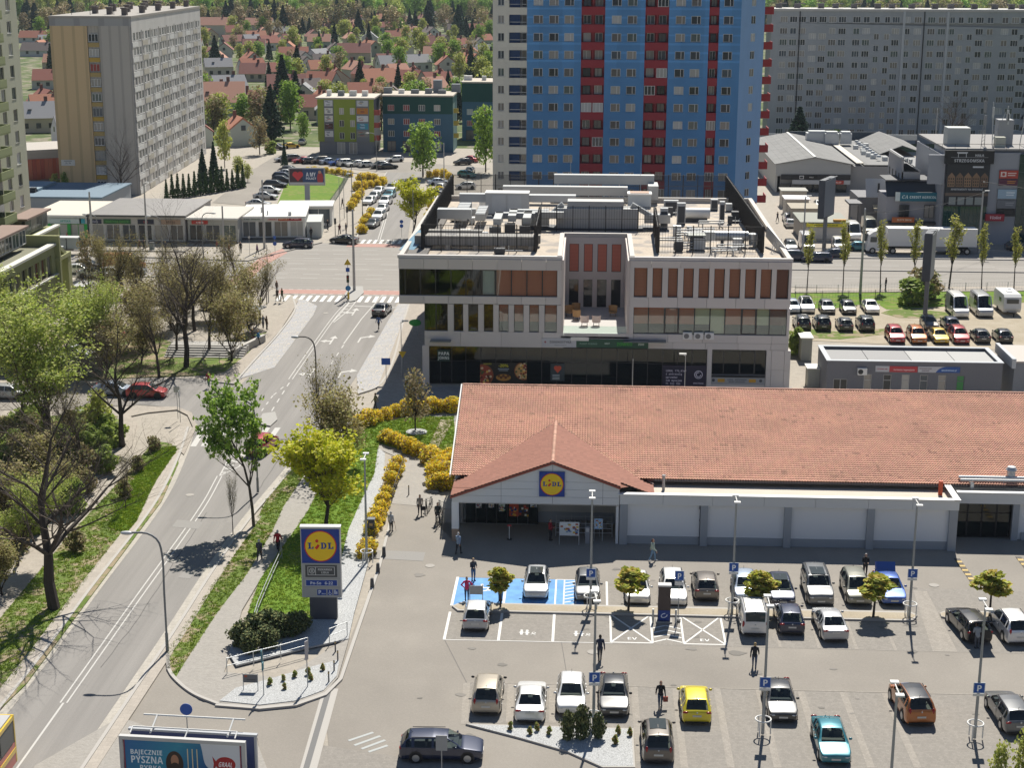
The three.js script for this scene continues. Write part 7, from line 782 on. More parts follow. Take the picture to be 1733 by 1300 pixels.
// joints in metres for a 1.72 m figure, facing +z; pose: s = stride, a = arm swing, lean, arms 'hips' | 'front' | 'down'
function bodyGeo(pose,skirt){
const key=JSON.stringify([pose,skirt]);if(bodyCache.has(key))return bodyCache.get(key);
const{s=0,a=0,lean=0,arms='down'}=pose,B=[],seg=(p,q,r0,r1,zone)=>B.push([p,q,r0,r1,zone]);const hip=.93,ld=lean;
const J=(x,y,z)=>[x,y - Math.max(0,y - hip)*ld*ld*.5,z + Math.max(0,y - hip)*ld];
seg(J(0,hip,0),J(0,1.12,.01),.145,.135,1);seg(J(0,1.12,.01),J(0,1.36,-.01),.14,.15,1);seg(J(-.11,1.4,-.01),J(.11,1.4,-.01),.085,.085,1);seg(J(0,1.44,0),J(0,1.55,.02),.055,.05,0);seg(J(0,1.6,.03),J(0,1.66,.02),.088,.085,0);seg(J(0,1.585,.1),J(0,1.6,.105),.03,.02,0);seg(J(0,1.62,-.03),J(0,1.7,.0),.088,.07,4);if(skirt)seg(J(0,1.5,-.07),J(0,1.62,-.05),.06,.08,4);
for(const k of[-1,1]){const f=k*s,kn=[k*.1,.5 + Math.abs(f)*.02,f*.42 + .03],an=[k*.095,.1 +(f<0?-f*.12:0),f*.72 -(f<0?.03:0)];seg([k*.09,hip - .04,0],kn,.095,.065,2);seg(kn,an,.062,.045,2);seg([an[0],an[1]- .045,an[2]- .04],[an[0]+ k*.015,an[1]- .055,an[2]+ .15],.045,.035,3);
const sh=J(k*.19,1.4,-.01);let el,wr;if(arms==='hips'){el=J(k*.38,1.16,-.04);wr=J(k*.2,1.02,.1);}else if(arms==='front'){el=J(k*.23,1.14,.06);wr=J(k*.12,1.12,.3);}else{el=J(k*.235,1.14,-k*a*.12 - .02);wr=J(k*.25,.9,-k*a*.3 + .05);}
seg(sh,el,.062,.05,1);seg(el,wr,.048,.036,1);const d=arms==='front'?[0,-.01,.08]:arms==='hips'?[-k*.05,-.03,.05]:[0,-.085,.02];seg(wr,[wr[0]+ d[0],wr[1]+ d[1],wr[2]+ d[2]],.036,.032,0);}
if(skirt)seg([0,hip,0],[0,.6,.02],.16,.2,2);
const R=68,mc=new MarchingCubes(R,DARK,false,false,40000),S=.96;mc.isolation=0;const oy=.88;
for(let z=0;z<R;z++)for(let y=0;y<R;y++)for(let x=0;x<R;x++){const px=(x - R / 2)/(R / 2)*S,py=(y - R / 2)/(R / 2)*S + oy,pz=(z - R / 2)/(R / 2)*S;let d=9;if(Math.abs(px)<.5&&Math.abs(pz)<.85)for(const[p,q,r0,r1]of B){const dx=q[0]- p[0],dy=q[1]- p[1],dz=q[2]- p[2],l=dx*dx + dy*dy + dz*dz;let t=((px - p[0])*dx +(py - p[1])*dy +(pz - p[2])*dz)/ l;t=t<0?0:t>1?1:t;const e=Math.hypot(px - p[0]- dx*t,py - p[1]- dy*t,pz - p[2]- dz*t)- r0 -(r1 - r0)*t,h=Math.max(0,.03 - Math.abs(d - e))/ .03;d=Math.min(d,e)- h*h*.03*.25;}mc.field[x + y*R + z*R*R]=-d;}
mc.update();const n=mc.count,P=mc.positionArray,Nn=mc.normalArray,zones=[[],[],[],[],[]];
for(let i=0;i + 2<n;i +=3){const c=[0,1,2].map(k=>(P[3*i + k]+ P[3*i + 3 + k]+ P[3*i + 6 + k])/ 3*S +(k===1?oy:0));let best=9,zn=1;for(const[p,q,r0,r1,z]of B){const d=[q[0]- p[0],q[1]- p[1],q[2]- p[2]],l=d[0]**2 + d[1]**2 + d[2]**2;let t=((c[0]- p[0])*d[0]+(c[1]- p[1])*d[1]+(c[2]- p[2])*d[2])/ l;t=Math.min(1,Math.max(0,t));const e=Math.hypot(c[0]- p[0]- d[0]*t,c[1]- p[1]- d[1]*t,c[2]- p[2]- d[2]*t)- r0 -(r1 - r0)*t;if(e<best){best=e;zn=z;}}zones[zn].push(i);}
const pos=[],nor=[],g=new THREE.BufferGeometry();zones.forEach((z,k)=>{const st=pos.length / 3;for(const i of z)for(let v=0;v<3;v++){const j=3*(i + v);pos.push(P[j]*S,P[j + 1]*S + oy,P[j + 2]*S);nor.push(Nn[j],Nn[j + 1],Nn[j + 2]);}
if(k===0){for(const b of B.filter(q=>q[4]===0&&q[2]===.036)){const e=b[1];for(let f=0;f<5;f++){const off=(f - 2)*.016,dn=arms==='front'?[0,-.01,.06]:[0,-.06 -(2 - Math.abs(f - 2))*.006,.02];const fg=bar([e[0],e[1],e[2]+ off],f===4?[e[0],e[1]- .03,e[2]+ off + .04]:[e[0]+ dn[0],e[1]+ dn[1],e[2]+ off + dn[2]],.009,4,.007).toNonIndexed();pos.push(...fg.attributes.position.array);nor.push(...fg.attributes.normal.array);}}}
g.addGroup(st,pos.length / 3 - st,k);});
g.setAttribute('position',new THREE.Float32BufferAttribute(pos,3));g.setAttribute('normal',new THREE.Float32BufferAttribute(nor,3));let lo=9;for(let i=1;i<pos.length;i +=3)lo=Math.min(lo,pos[i]);g.translate(0,-lo,0);bodyCache.set(key,g);return g;
}
const SKIN=mat([.5,.31,.22],.7),cloth=c=>mat(c,.9),HAIR={d:mat([.03,.022,.016],.8),g:mat([.5,.49,.47],.8),b:mat([.42,.3,.14],.8),r:mat([.16,.06,.03],.8)};
const POSE={w:{s:.28,a:.9},v:{s:-.26,a:-.8},st:{},h:{arms:'hips'},f:{arms:'front'},l:{arms:'front',lean:.3}};
function person(p,ry,pose,topc,legc,hair,label,o={}){const t=thing('person',label,'person',p[0],o.y===undefined?.015:o.y,p[1],ry,o.group);t.scale.setScalar(o.s||1);const b=add(t,'body',bodyGeo(POSE[pose],o.skirt),[SKIN,cloth(topc),cloth(legc),o.shoe?cloth(o.shoe):cloth([.03,.03,.03]),HAIR[hair]]);if(o.bag)add(t,'bag',mg(bx(.28,.32,.12,.3,.42,.06),bar([.3,.74,.06],[.27,.85,.05],.012)),cloth(o.bag));if(o.cane)add(t,'walking_stick',bar([-.32,0,.3],[-.27,.88,.1],.012),mat([.15,.08,.04],.6));return t;}
const BK=[.02,.02,.024],JEAN=[.07,.12,.2],NV=[.025,.035,.07];
person([-9.48,-113.97],2.6,'v',[.22,.3,.42],BK,'g','man in blue striped jumper walking to the entrance');person([-7.97,-108.66],.5,'f',[.05,.05,.06],JEAN,'b','woman in dark top and jeans above the blue bays');person([-8.16,-104.97],.2,'h',[.55,.03,.12],[.06,.08,.12],'d','woman in pink top with hands on hips in blue bay');person([-5.79,-105],3.1,'st',[.42,.42,.2],JEAN,'r','person in pale yellow top half behind the first round tree');
person([5.17,-113.32],1.4,'w',[.42,.5,.42],[.16,.28,.42],'r','woman in pale green top walking along the white wall',{shoe:[.6,.6,.6]});person([20.62,-111.19],0,'f',[.03,.03,.03],BK,'g','grey haired woman in black behind the bright blue car');person([25.85,-98.62],3.3,'l',[.28,.31,.34],[.08,.09,.11],'d','man in grey jacket bending into the open boot');person([1.15,-95.33],3.3,'v',NV,[.02,.025,.04],'d','man in dark suit walking away between the parking rows',{s:1.04});person([10.97,-94.8],3.0,'w',[.02,.022,.03],[.06,.09,.16],'b','fair haired woman in dark jacket behind the white van');person([4.76,-88.85],.1,'v',BK,[.07,.11,.17],'r','woman in black jacket carrying a bag in the lower row',{bag:[.3,.08,.06]});
person([-13.31,-122.62],.2,'w',[.3,.27,.24],BK,'d','man in beige jacket walking down the path',{bag:BK});person([-15.18,-118.6],2.8,'st',[.36,.38,.42],BK,'g','old woman in chequered coat on the path edge',{cane:1,s:.96});person([-24.22,-111.65],3.0,'v',[.06,.06,.09],[.04,.04,.05],'g','old man in navy jacket on the shaded pavement');person([-23.22,-113.7],3.1,'w',[.4,.02,.03],BK,'g','person in red jacket with stick on the shaded pavement',{cane:1});person([-2.61,-117.32],1.2,'f',[.35,.02,.03],BK,'d','person in red jacket at the trolley bay');
person([-11.69,-120.73],.3,'w',[.04,.05,.05],BK,'d','person in black jacket pushing a bicycle by the racks');
[[[-39.61,-161.1],'red jacket and green trousers crossing the side street',[.3,.03,.04],[.06,.16,.1]],[[-39.17,-180.12],'pale trousers, left of three on the bus pavement',[.15,.14,.1],[.4,.36,.3]],[[-39.01,-181.03],'maroon trousers, middle of three on the bus pavement',[.12,.11,.08],[.2,.03,.06]],[[-38.21,-180.18],'bright blue jacket on the bus pavement',[.04,.17,.34],BK],[[-39.38,-188.79],'grey clothes before the bus shelter',[.2,.22,.28],[.12,.12,.14]],[[-38.82,-188.18],'brown coat before the bus shelter',[.14,.09,.05],BK],[[-40.7,-204.79],'dark coat at the junction corner, left of three',[.08,.06,.05],[.06,.06,.05]],[[-40.08,-204.83],'olive coat at the junction corner',[.1,.1,.05],[.1,.1,.08]],[[-41.88,-210.53],'brown coat by the cycle crossing',[.12,.08,.06],BK],[[-25.33,-189.34],'blue jacket on the corner under the office',[.05,.1,.25],BK],[[-20.96,-153.28],'olive jacket with a white bag by the parking strip',[.14,.14,.09],BK],[[-53.1,-240.03],'dark coat before the pavilion',[.05,.05,.05],BK],[[-50.27,-238.69],'purple coat with bicycle on the cycle path',[.12,.04,.14],BK],[[-56.18,-246.13],'grey jacket left of the pavilion steps',[.16,.16,.17],BK],[[-57.17,-241.83],'maroon jacket near the cross street kerb',[.2,.03,.05],BK],[[-56.58,-242.91],'green jacket near the cross street kerb',[.05,.09,.06],BK],[[-54.68,-238.91],'red checked jacket by the kerb',[.3,.08,.07],BK],[[-44.75,-254.64],'black jacket at the pavilion corner',BK,BK],[[-45.34,-259.24],'dark clothes behind another at the pavilion corner',[.04,.04,.05],BK],[[-43.29,-262.36],'black jacket walking on the far path',BK,BK],[[-45.93,-278.14],'dark coat farther up the far path',[.03,.03,.04],BK],[[-44.71,-287.99],'dark coat at the top of the far path',[.03,.03,.03],BK],[[-40.7,-258.38],'dark clothes waiting at the far crossing, left of two',[.1,.03,.03],BK],[[-39.73,-259.03],'dark jacket waiting at the far crossing, right of two',[.04,.04,.06],BK],[[-75.73,-242.7],'pale coat before the shop row',[.3,.28,.26],BK],[[-72.54,-242.92],'grey coat before the shop row',[.18,.18,.2],BK],[[-69.05,-241.05],'brown coat at the tram stop',[.12,.08,.05],BK],[[-68.18,-240.59],'black coat at the tram stop',BK,BK],[[-64.79,-240.29],'dark clothes right of the bin at the tram stop',[.06,.06,.07],BK],[[-82.27,-247.11],'red jacket before the pharmacy',[.4,.05,.06],BK],[[32.47,-276.21],'dark clothes alone on the sunny forecourt',[.05,.04,.05],BK],[[35.48,-292.8],'black clothes by the hall entrance',BK,BK],[[40.74,-217.79],'dark coat on the pavement behind the yard fence',[.06,.05,.06],BK],[[41.32,-254.75],'dark red jacket between the vans',[.16,.03,.04],BK]].forEach(([p,l,a,b],i)=>person(p,i*1.7,['w','v','st'][i % 3],a,b,'dgrbd'[i % 5],'person in ' + l,{group:'people in the streets',y:.13,s:.97 +(i % 4)*.02}));

// ---------- street furniture ----------
const POLE=mat([.33,.35,.36],.5,{metalness:.3}),BLUES=mat([.02,.1,.42],.5),YEL=mat([.62,.42,.02],.6),REDM=mat([.42,.02,.02],.6);
function curvedLamp(p,h,reach,ry,label,dark){const t=thing('street_lamp',label,'street lamp',p[0],.1,p[1],ry,'street lamps'),m=dark?mat([.1,.09,.085],.6):mat([.2,.21,.22],.6),c=new THREE.CatmullRomCurve3([[0,0,0],[0,h*.5,0],[0,h*.82,0],[-reach*.12,h*.94,0],[-reach*.45,h*.995,0],[-reach,h,0]].map(v=>new THREE.Vector3(...v)));part(t,'column',mg(new THREE.TubeGeometry(c,28,.07,7),cyl(.11,.1,1.3,0,0,0,8)),m);const hd=new THREE.SphereGeometry(.42,12,8);hd.scale(1,.32,.42);hd.translate(-reach - .3,h - .03,0);part(t,'lamp_head',hd,mat([.5,.51,.52],.5));return t;}
curvedLamp([-26.9,-95.05],8.15,1.9,0,'curved grey street lamp at the car park entrance');curvedLamp([-27.54,-127.33],8.1,2.0,0,'curved street lamp half inside the green tree');curvedLamp([-26.22,-149.56],8.3,1.6,0,'curved dark street lamp beside the bare tree',1);curvedLamp([-39.17,-274.6],8,2,.3,'curved street lamp in the orange flower bed beyond the junction');curvedLamp([-43.73,-293.19],7.6,1.8,2.6,'curved street lamp before the lime block');curvedLamp([-74.69,-238.62],6,1.5,0,'short street lamp before the shop row');curvedLamp([-63.69,-234.32],6.5,1.5,0,'street lamp at the tram stop');curvedLamp([-57.6,-234.72],7,1.5,3.1,'street lamp behind the big bare tree');curvedLamp([-45.29,-340.43],8,1.6,0,'thin street lamp beside the green tree');
function parkLamp(p,label,sign,ry=0){const t=thing('parking_lamp',label,'lamp post',p[0],.1,p[1],ry,'double lamp posts in the car park');part(t,'column',cyl(.1,.06,8.3,0,0,0,8),POLE);const a=part(t,'crossarm',bar([0,8.3,.55],[0,8.3,-.55],.035),WHITE);for(const s of[1,-1])part(t,'lamp_head',mg(bx(.42,.1,.3,0,8.27,s*.75)),WHITE);part(t,'hoop_guard',mg(new THREE.TorusGeometry(.45,.045,8,20).rotateX(Math.PI / 2).translate(0,.95,0),...[0,2.1,4.2].map(q=>bar([.45*Math.cos(q),0,.45*Math.sin(q)],[.45*Math.cos(q),.95,.45*Math.sin(q)],.04))),WHITE);if(sign){part(t,'bracket',bx(.08,.7,.1,0,sign,.08),POLE);board(t,'parking_sign',.66,.66,.03,PSIGN(),POLE,0,sign,.13);board(t,'small_plate',.64,.16,.02,WHITE,POLE,0,sign - .19,.13);}return t;}
let psRect;function PSIGN(){return psRect||(psRect=print(.66,.66,110,(q,w,h)=>{q.fillStyle='#1551a8';q.fillRect(0,0,w,h);q.strokeStyle='#dfe6f0';q.lineWidth=3;q.strokeRect(3,3,w - 6,h - 6);q.fillStyle='#eef2f7';fitText(q,'P',w / 2,h*.54,w,h*.82);}));}
parkLamp([0.53,-103.75],'double lamp post with parking sign beside the grey hatchback',2.35);parkLamp([10.27,-103.46],'double lamp post with parking sign between upper rows',3.1);parkLamp([22.39,-103.52],'double lamp post with parking sign at the island end',2.9);parkLamp([0.73,-85.71],'double lamp post in the gravel wedge behind the pine bush',3.0,.1);parkLamp([10.56,-85.58],'double lamp post with parking sign by the dark saloon',3.0);parkLamp([22.77,-85.73],'double lamp post with parking sign at the lower right',2.9);parkLamp([15.77,-74.48],'lamp post whose head reaches into the bottom edge');parkLamp([-16.13,-111.5],'double lamp post in the gravel beside yellow shrubs');
{const p=[6.5,-102.02],t=thing('parking_sign','blue parking sign on thin pole beside the charging column','sign',p[0],.1,p[1]);part(t,'pole',cyl(.03,.03,3.6),POLE);part(t,'foot',cyl(.2,.18,.12),CONC);board(t,'plate',.62,.72,.03,PSIGN(),POLE,0,2.9,.05);board(t,'small_plate',.6,.26,.02,WHITE,POLE,0,2.55,.05);}
{const p=[5.53,-101.97],t=thing('charging_station','dark column charging station between the marked bays','charging station',p[0],.02,p[1]);part(t,'housing',bx(.85,2.5,.5,0,.1,0),mat([.05,.035,.035],.35));part(t,'cap',bx(.9,.12,.55,0,2.6,0),mat([.5,.5,.5],.5));board(t,'front',.8,.75,.02,print(.8,.75,80,(q,w,h)=>{q.fillStyle='#123a86';q.fillRect(0,0,w,h);q.strokeStyle='#dfe6f0';q.lineWidth=5;q.beginPath();q.ellipse(w / 2,h / 2,w*.25,h*.18,-.4,0,5.4);q.stroke();}),DARK,0,.15,.26);part(t,'base',bx(1.1,.1,.8),CONC);for(const x of[-.75,.8])part(t,'bollard',cyl(.07,.07,1,x,0,.3,8),GALV);}
{const p=[-7.42,-103.94],t=thing('notice_board','grey wheelchair notice board facing away at the bay end','notice board',p[0],.13,p[1]);part(t,'post',mg(bar([-.45,0,0],[-.45,1.5,0],.03),bar([.45,0,0],[.45,1.5,0],.03)),POLE);part(t,'panel',bx(.95,.65,.04,0,.75,0),mat([.33,.34,.34],.6));}
// hoarding with poster, back to back with another
{const t=thing('hoarding','large double sided hoarding with blue fish poster','hoarding',-21,0,-76.4,-.06),FRM=mat([.5,.5,.49],.5);const pw=6.35,ph=3.0,y0=.62;
board(t,'poster',pw,ph,.06,print(pw,ph,170,(q,w,h)=>{const gr=q.createLinearGradient(0,0,w*.6,h);gr.addColorStop(0,'#0f5fa0');gr.addColorStop(.5,'#1f8ba8');gr.addColorStop(1,'#0b4a86');q.fillStyle=gr;q.fillRect(0,0,w,h);const k=RNG(4);for(let i=0;i<240;i++){q.fillStyle=`rgba(${150 + k() * 80 | 0},225,225,${.03 + .06 * k()})`;q.fillRect(k()*w*.6,k()*h*.8,30 + k()*60,3);}q.fillStyle='#d5d9de';q.beginPath();q.moveTo(w*.655,0);q.bezierCurveTo(w*.69,h*.25,w*.66,h*.42,w*.74,h*.5);q.lineTo(w*.66,h);q.lineTo(w,h);q.lineTo(w,0);q.fill();q.fillStyle='#e9f0f2';fitText(q,'BAJECZNIE',w*.19,h*.23,w*.28,h*.13);fitText(q,'PYSZNA',w*.19,h*.38,w*.28,h*.19);fitText(q,'RYBKA',w*.22,h*.53,w*.2,h*.13);q.fillStyle='#2d1c14';q.beginPath();q.ellipse(w*.43,h*.42,w*.075,h*.24,0,0,7);q.fill();q.fillStyle='#b07d5e';q.beginPath();q.ellipse(w*.432,h*.37,w*.034,h*.12,0,0,7);q.fill();q.fillStyle='#2a1810';q.beginPath();q.ellipse(w*.432,h*.47,w*.034,h*.07,0,0,7);q.fill();q.fillStyle='#b98a6c';q.beginPath();q.ellipse(w*.43,h*.86,w*.14,h*.26,0,0,7);q.fill();q.fillStyle='#8f6a50';q.fillRect(w*.425,h*.62,w*.01,h*.4);q.strokeStyle='#e0cfa0';q.lineWidth=9;for(const x of[.545,.585,.625]){q.beginPath();q.moveTo(w*x,h*.12);q.lineTo(w*x,h*.5);q.stroke();}q.beginPath();q.moveTo(w*.545,h*.5);q.quadraticCurveTo(w*.585,h*.62,w*.625,h*.5);q.stroke();q.beginPath();q.moveTo(w*.585,h*.5);q.lineTo(w*.575,h);q.stroke();q.fillStyle='#a8161c';q.beginPath();q.ellipse(w*.865,h*.38,w*.085,h*.14,0,0,7);q.fill();q.beginPath();q.moveTo(w*.8,h*.38);q.lineTo(w*.755,h*.24);q.lineTo(w*.765,h*.38);q.lineTo(w*.755,h*.52);q.fill();q.fillStyle='#f4f4f4';q.save();q.translate(w*.865,h*.39);q.transform(1,0,-.2,1,0,0);fitText(q,'GRAAL',0,0,w*.12,h*.13);q.restore();}),FRM,0,y0,.36);
part(t,'frame',mg(bx(pw + .5,.2,.25,0,y0 + ph,.3),bx(pw + .5,.2,.25,0,y0 - .2,.3),bx(.2,ph,.25,-pw / 2 - .15,y0,.3),bx(.2,ph,.25,pw / 2 + .15,y0,.3)),FRM);for(const x of[-1,1])part(t,'inner_trim',bx(.06,ph,.02,x*(pw / 2 - .02),y0,.4),mat([.25,.03,.06],.6));part(t,'back_panel',bx(pw + .5,ph + .1,.2,.25,y0 - .1,-.75),mat([.03,.05,.16],.5));part(t,'back_frame',mg(bx(pw + .7,.12,.24,.25,y0 + ph,-.75),bx(.1,ph,.26,.25 + pw / 2 + .25,y0,-.75)),mat([.4,.42,.45],.5));
part(t,'catwalk',mg(bar([-2.9,4.02,-.35],[2.8,4.02,-.35],.04),bar([-2.6,4.27,-1.3],[3,4.27,-1.3],.05),...[-1.9,2.3].flatMap(x=>[bar([x,3.77,-.2],[x + .05,4.27,-1.3],.05)]),bar([.1,3.77,.2],[.15,4.05,-.35],.04),bar([-2.9,3.87,.1],[-2.9,4.02,-.35],.04),bar([2.8,3.87,.1],[2.8,4.02,-.35],.04)),WHITE);part(t,'leg',mg(bx(.3,.7,.6,-2,0,-.2),bx(.3,1,.6,2,0,-.2)),STEEL);}
{const p=[-22.46,-82.54],t=thing('road_sign','round blue road sign behind the hoarding','sign',p[0],.09,p[1]);part(t,'pole',cyl(.03,.03,2.3),POLE);part(t,'disc',new THREE.CylinderGeometry(.36,.36,.03,20).rotateX(Math.PI / 2).translate(0,2.2,.04),BLUES);}
// signs at the corner bed
{const s=(p,lb,pole,geo,m,y=.16)=>{const t=thing('road_sign',lb,'sign',p[0],y,p[1]);part(t,'pole',cyl(.03,.03,pole),POLE);part(t,'plate',geo,m);return t;};
s([-19.37,-88.97],'narrow green and blue sign seen edge on in the gravel',3.0,mg(bx(.06,.75,.4,-.03,2.2,0),bx(.08,.5,.3,.02,1.7,.1)),mat([.06,.2,.24],.6));s([-16.9,-90.26],'grey back of a tall sign in the corner gravel',3.0,bx(.24,1.25,.05,0,1.8,.04,.9),mat([.45,.43,.44],.6));
const p=[-20.3,-89.58],t=thing('notice_board','low grey notice frame on the corner gravel','notice board',p[0],.16,p[1]);part(t,'post',mg(bar([-.45,0,0],[-.45,1.1,0],.025),bar([.45,0,0],[.45,1.1,0],.025)),POLE);board(t,'panel',.9,.55,.03,print(.9,.55,60,(q,w,h)=>{q.fillStyle='#5d6064';q.fillRect(0,0,w,h);q.fillStyle='#a04a33';q.fillRect(w*.1,h*.12,w*.2,h*.25);q.fillStyle='#3f4246';q.fillRect(w*.25,h*.6,w*.6,h*.12);}),POLE,0,.5,0);
s([-21.22,-163.91],'blue rectangular road sign by the parking strip',2.6,bx(.95,.72,.04,0,2.0,.04),BLUES,.12);s([-19.75,-166.5],'orange triangular warning sign beside the office',3.6,new THREE.CylinderGeometry(.5,.5,.03,3).rotateX(Math.PI / 2).translate(0,2.6,.05),YEL,.12);s([-39.22,-147.55],'thin sign pole at the side street corner',3.2,bx(.05,.6,.5,0,2.6,0),STEEL);s([-39.76,-148.76],'second thin sign pole at the side street corner',3.4,bx(.6,.6,.04,0,2.7,0),STEEL);s([-7.53,-78.72],'grey back of a sign at the bottom before the navy estate',2.9,bx(.62,.9,.04,0,2.1,0),mat([.34,.35,.36],.6),.01);s([-47.87,-240.38],'blue cycle path sign at the junction',2.6,mg(new THREE.CylinderGeometry(.3,.3,.03,16).rotateX(Math.PI / 2).translate(0,1.5,.04),bx(.4,.5,.03,0,2.2,.04)),BLUES,.1);s([-51.43,-238.62],'thin pole sign before the pavilion',2.9,bx(.3,.3,.03,0,2.6,.03),STEEL,.1);s([-30.3,-256.75],'round red and blue signs on the far right kerb',2.8,mg(new THREE.CylinderGeometry(.3,.3,.03,16).rotateX(Math.PI / 2).translate(0,2.5,.04),new THREE.CylinderGeometry(.3,.3,.03,16).rotateX(Math.PI / 2).translate(0,1.8,.04)),BLUES,.1);
const g=[-20.51,-186.14],gs=thing('shop_lollipop_sign','green oval sign on posts under the office','sign',g[0],.12,g[1]);part(gs,'oval',new THREE.SphereGeometry(1,16,8).scale(.75,.42,.08).translate(0,1.6,0),mat([.03,.3,.06],.6));part(gs,'post',mg(cyl(.03,.03,1.4,-.3),cyl(.03,.03,1.4,.3)),POLE);}
// railings, bollards, bins
const rail=(pts,y,label,m=GALV,h=1,mid=1)=>{const t=thing('railing',label,'railing',pts[0][0],y,pts[0][1]);const P=pts.map(p=>[p[0]- pts[0][0],p[1]- pts[0][1]]);P.forEach(p=>part(t,'post',bar([p[0],0,p[1]],[p[0],h,p[1]],.03),m));for(let i=0;i + 1<P.length;i++)part(t,'rail',mg(bar([P[i][0],h,P[i][1]],[P[i + 1][0],h,P[i + 1][1]],.03),mid?bar([P[i][0],h*.5,P[i][1]],[P[i + 1][0],h*.5,P[i + 1][1]],.025):null),m);};
rail([[-22.29,-91.91],[-20.83,-93.04],[-19.29,-94.11],[-17.75,-95.37]],.15,'silver railing before the dwarf pines');rail([[-16.59,-96.83],[-15.59,-98.03]],.15,'short silver railing right of the totem');rail([[-21.96,-98.16],[-22.23,-101.24],[-22.35,-104.28],[-22.45,-107.61],[-22.54,-111.75]],.15,'thin wire railing beside the shaded pavement',POLE,.9);rail([[-16.03,-135.02],[-16,-131.18],[-15.96,-127.84],[-15.95,-125.7]],.1,'dark railing beside the yellow shrubs',DARK,.9);rail([[-43.86,-169.72],[-42.36,-170.34],[-40.72,-170.98],[-39.76,-172.67],[-39.66,-177.17]],.12,'pale railing by the wall at the bus bay',mat([.4,.38,.36],.7),1.1);rail([[-10.33,-118.21],[-10.48,-121.64]],0,'bicycle stand hoop at the entrance corner',GALV,.9);
[[[-15.06,-113.16],'dark stone block beside the path, nearest the shrubs'],[[-15.07,-109.77],'dark stone block beside the path, middle of three'],[[-15.1,-106.78],'dark stone block beside the path, nearest the totem']].forEach(([p,l])=>{const t=thing('stone_block',l,'bollard',p[0],0,p[1],0,'stone blocks along the path');part(t,'block',mg(cyl(.2,.15,.75,0,0,0,4).rotateY(.78)),mat([.08,.08,.085],.8));part(t,'cap',bx(.18,.04,.18,0,.75,0,.02),mat([.12,.12,.12],.8));});
[[[-15.7,-91],'thin bollard at the corner bed, lowest'],[[-15.62,-92.63],'thin bollard at the corner bed, middle'],[[-15.62,-94.13],'thin bollard at the corner bed, upper'],[[-16,-95.56],'short grey post beside the short railing'],[[-14.78,-127.6],'single dark bollard in the path']].forEach(([p,l])=>{const t=thing('bollard',l,'bollard',p[0],.02,p[1]);part(t,'shaft',cyl(.05,.045,.85,0,0,0,8),mat([.09,.09,.1],.6));part(t,'band',cyl(.053,.053,.08,0,.7,0,8),mat([.5,.35,.1],.6));});
{const p=[-16.59,-117.58],t=thing('litter_bin','dark litter bin with orange notice in the gravel','litter bin',p[0],.16,p[1]);part(t,'body',bx(.5,1.1,.45),mat([.06,.065,.07],.6));part(t,'lid',bx(.6,.1,.55,0,1.2,0),mat([.1,.12,.14],.5));part(t,'notice',bx(.26,.2,.02,0,.75,.24),mat([.45,.3,.12],.6));}
// bicycles in the rack
[[[-12.87,-123.51],.2],[[-12.59,-124.11],-.1],[[-11.73,-123.28],.3],[[-11.43,-121.58],.1],[[-11.55,-119.77],2.9],[[-49.32,-240.28],1.2]].forEach(([p,ry],i)=>{const t=thing('bicycle',['dark bicycle at the left end of the rack','bicycle second in the rack','bicycle third in the rack','bicycle at the right end of the rack','bicycle pushed by the person in black','bicycle wheeled along the cycle path'][i],'bicycle',p[0],.03,p[1],ry),m=mat([[.03,.03,.03],[.2,.2,.22],[.04,.06,.1],[.1,.02,.02],[.03,.03,.03],[.1,.05,.1]][i],.4);for(const z of[-.52,.52]){const w=part(t,'wheel',new THREE.TorusGeometry(.33,.022,6,20).rotateY(Math.PI / 2).translate(0,.34,z),RUBBER);part(w,'spokes',mg(...[0,1,2,3,4].map(k=>bar([0,.34 + .32*Math.sin(k*.63),z + .32*Math.cos(k*.63)],[0,.34 - .32*Math.sin(k*.63),z - .32*Math.cos(k*.63)],.004,3))),GALV);}part(t,'frame',mg(bar([0,.34,-.52],[0,.8,-.2],.018),bar([0,.34,-.52],[0,.32,-.05],.018),bar([0,.32,-.05],[0,.82,-.2],.018),bar([0,.8,-.2],[0,.85,.34],.018),bar([0,.32,-.05],[0,.8,.34],.02),bar([0,.34,.52],[0,.95,.32],.018)),m);part(t,'saddle',bx(.14,.06,.26,0,.9,-.24),BLACKM);part(t,'handlebar',bar([-.28,1.0,.3],[.28,1.0,.3],.014),BLACKM);});
// traffic signals and tall poles of the junction
function signal(p,h,label,ry=0){const t=thing('traffic_light',label,'traffic light',p[0],.12,p[1],ry,'traffic lights');part(t,'pole',cyl(.06,.06,h,0,0,0,8),mat([.12,.12,.12],.6));const b=part(t,'signal_head',bx(.32,.95,.28,0,h - .9,.14),BLACKM);[REDM,mat([.2,.12,.01],.5),mat([.01,.12,.04],.5)].forEach((m,i)=>part(b,'lens',new THREE.CylinderGeometry(.1,.1,.04,12).rotateX(Math.PI / 2).translate(0,h - .15 - i*.3,.29),m));return t;}
{const t=signal([-31.62,-206.88],3.2,'traffic light with yellow sign on the splitter island');part(t,'warning_sign',new THREE.CylinderGeometry(.55,.55,.03,3).rotateX(Math.PI / 2).rotateZ(Math.PI).translate(0,4.9,.05),YEL);part(t,'blue_sign',bx(.5,.55,.03,0,3.7,.06),BLUES);part(t,'mast',cyl(.04,.04,5.2),POLE);part(t,'direction_disc',new THREE.CylinderGeometry(.36,.36,.03,16).rotateX(Math.PI / 2).translate(0,1.5,.1),mat([.03,.2,.45],.5));part(t,'yellow_base',cyl(.14,.14,.9,0,0,0,8),YEL);}
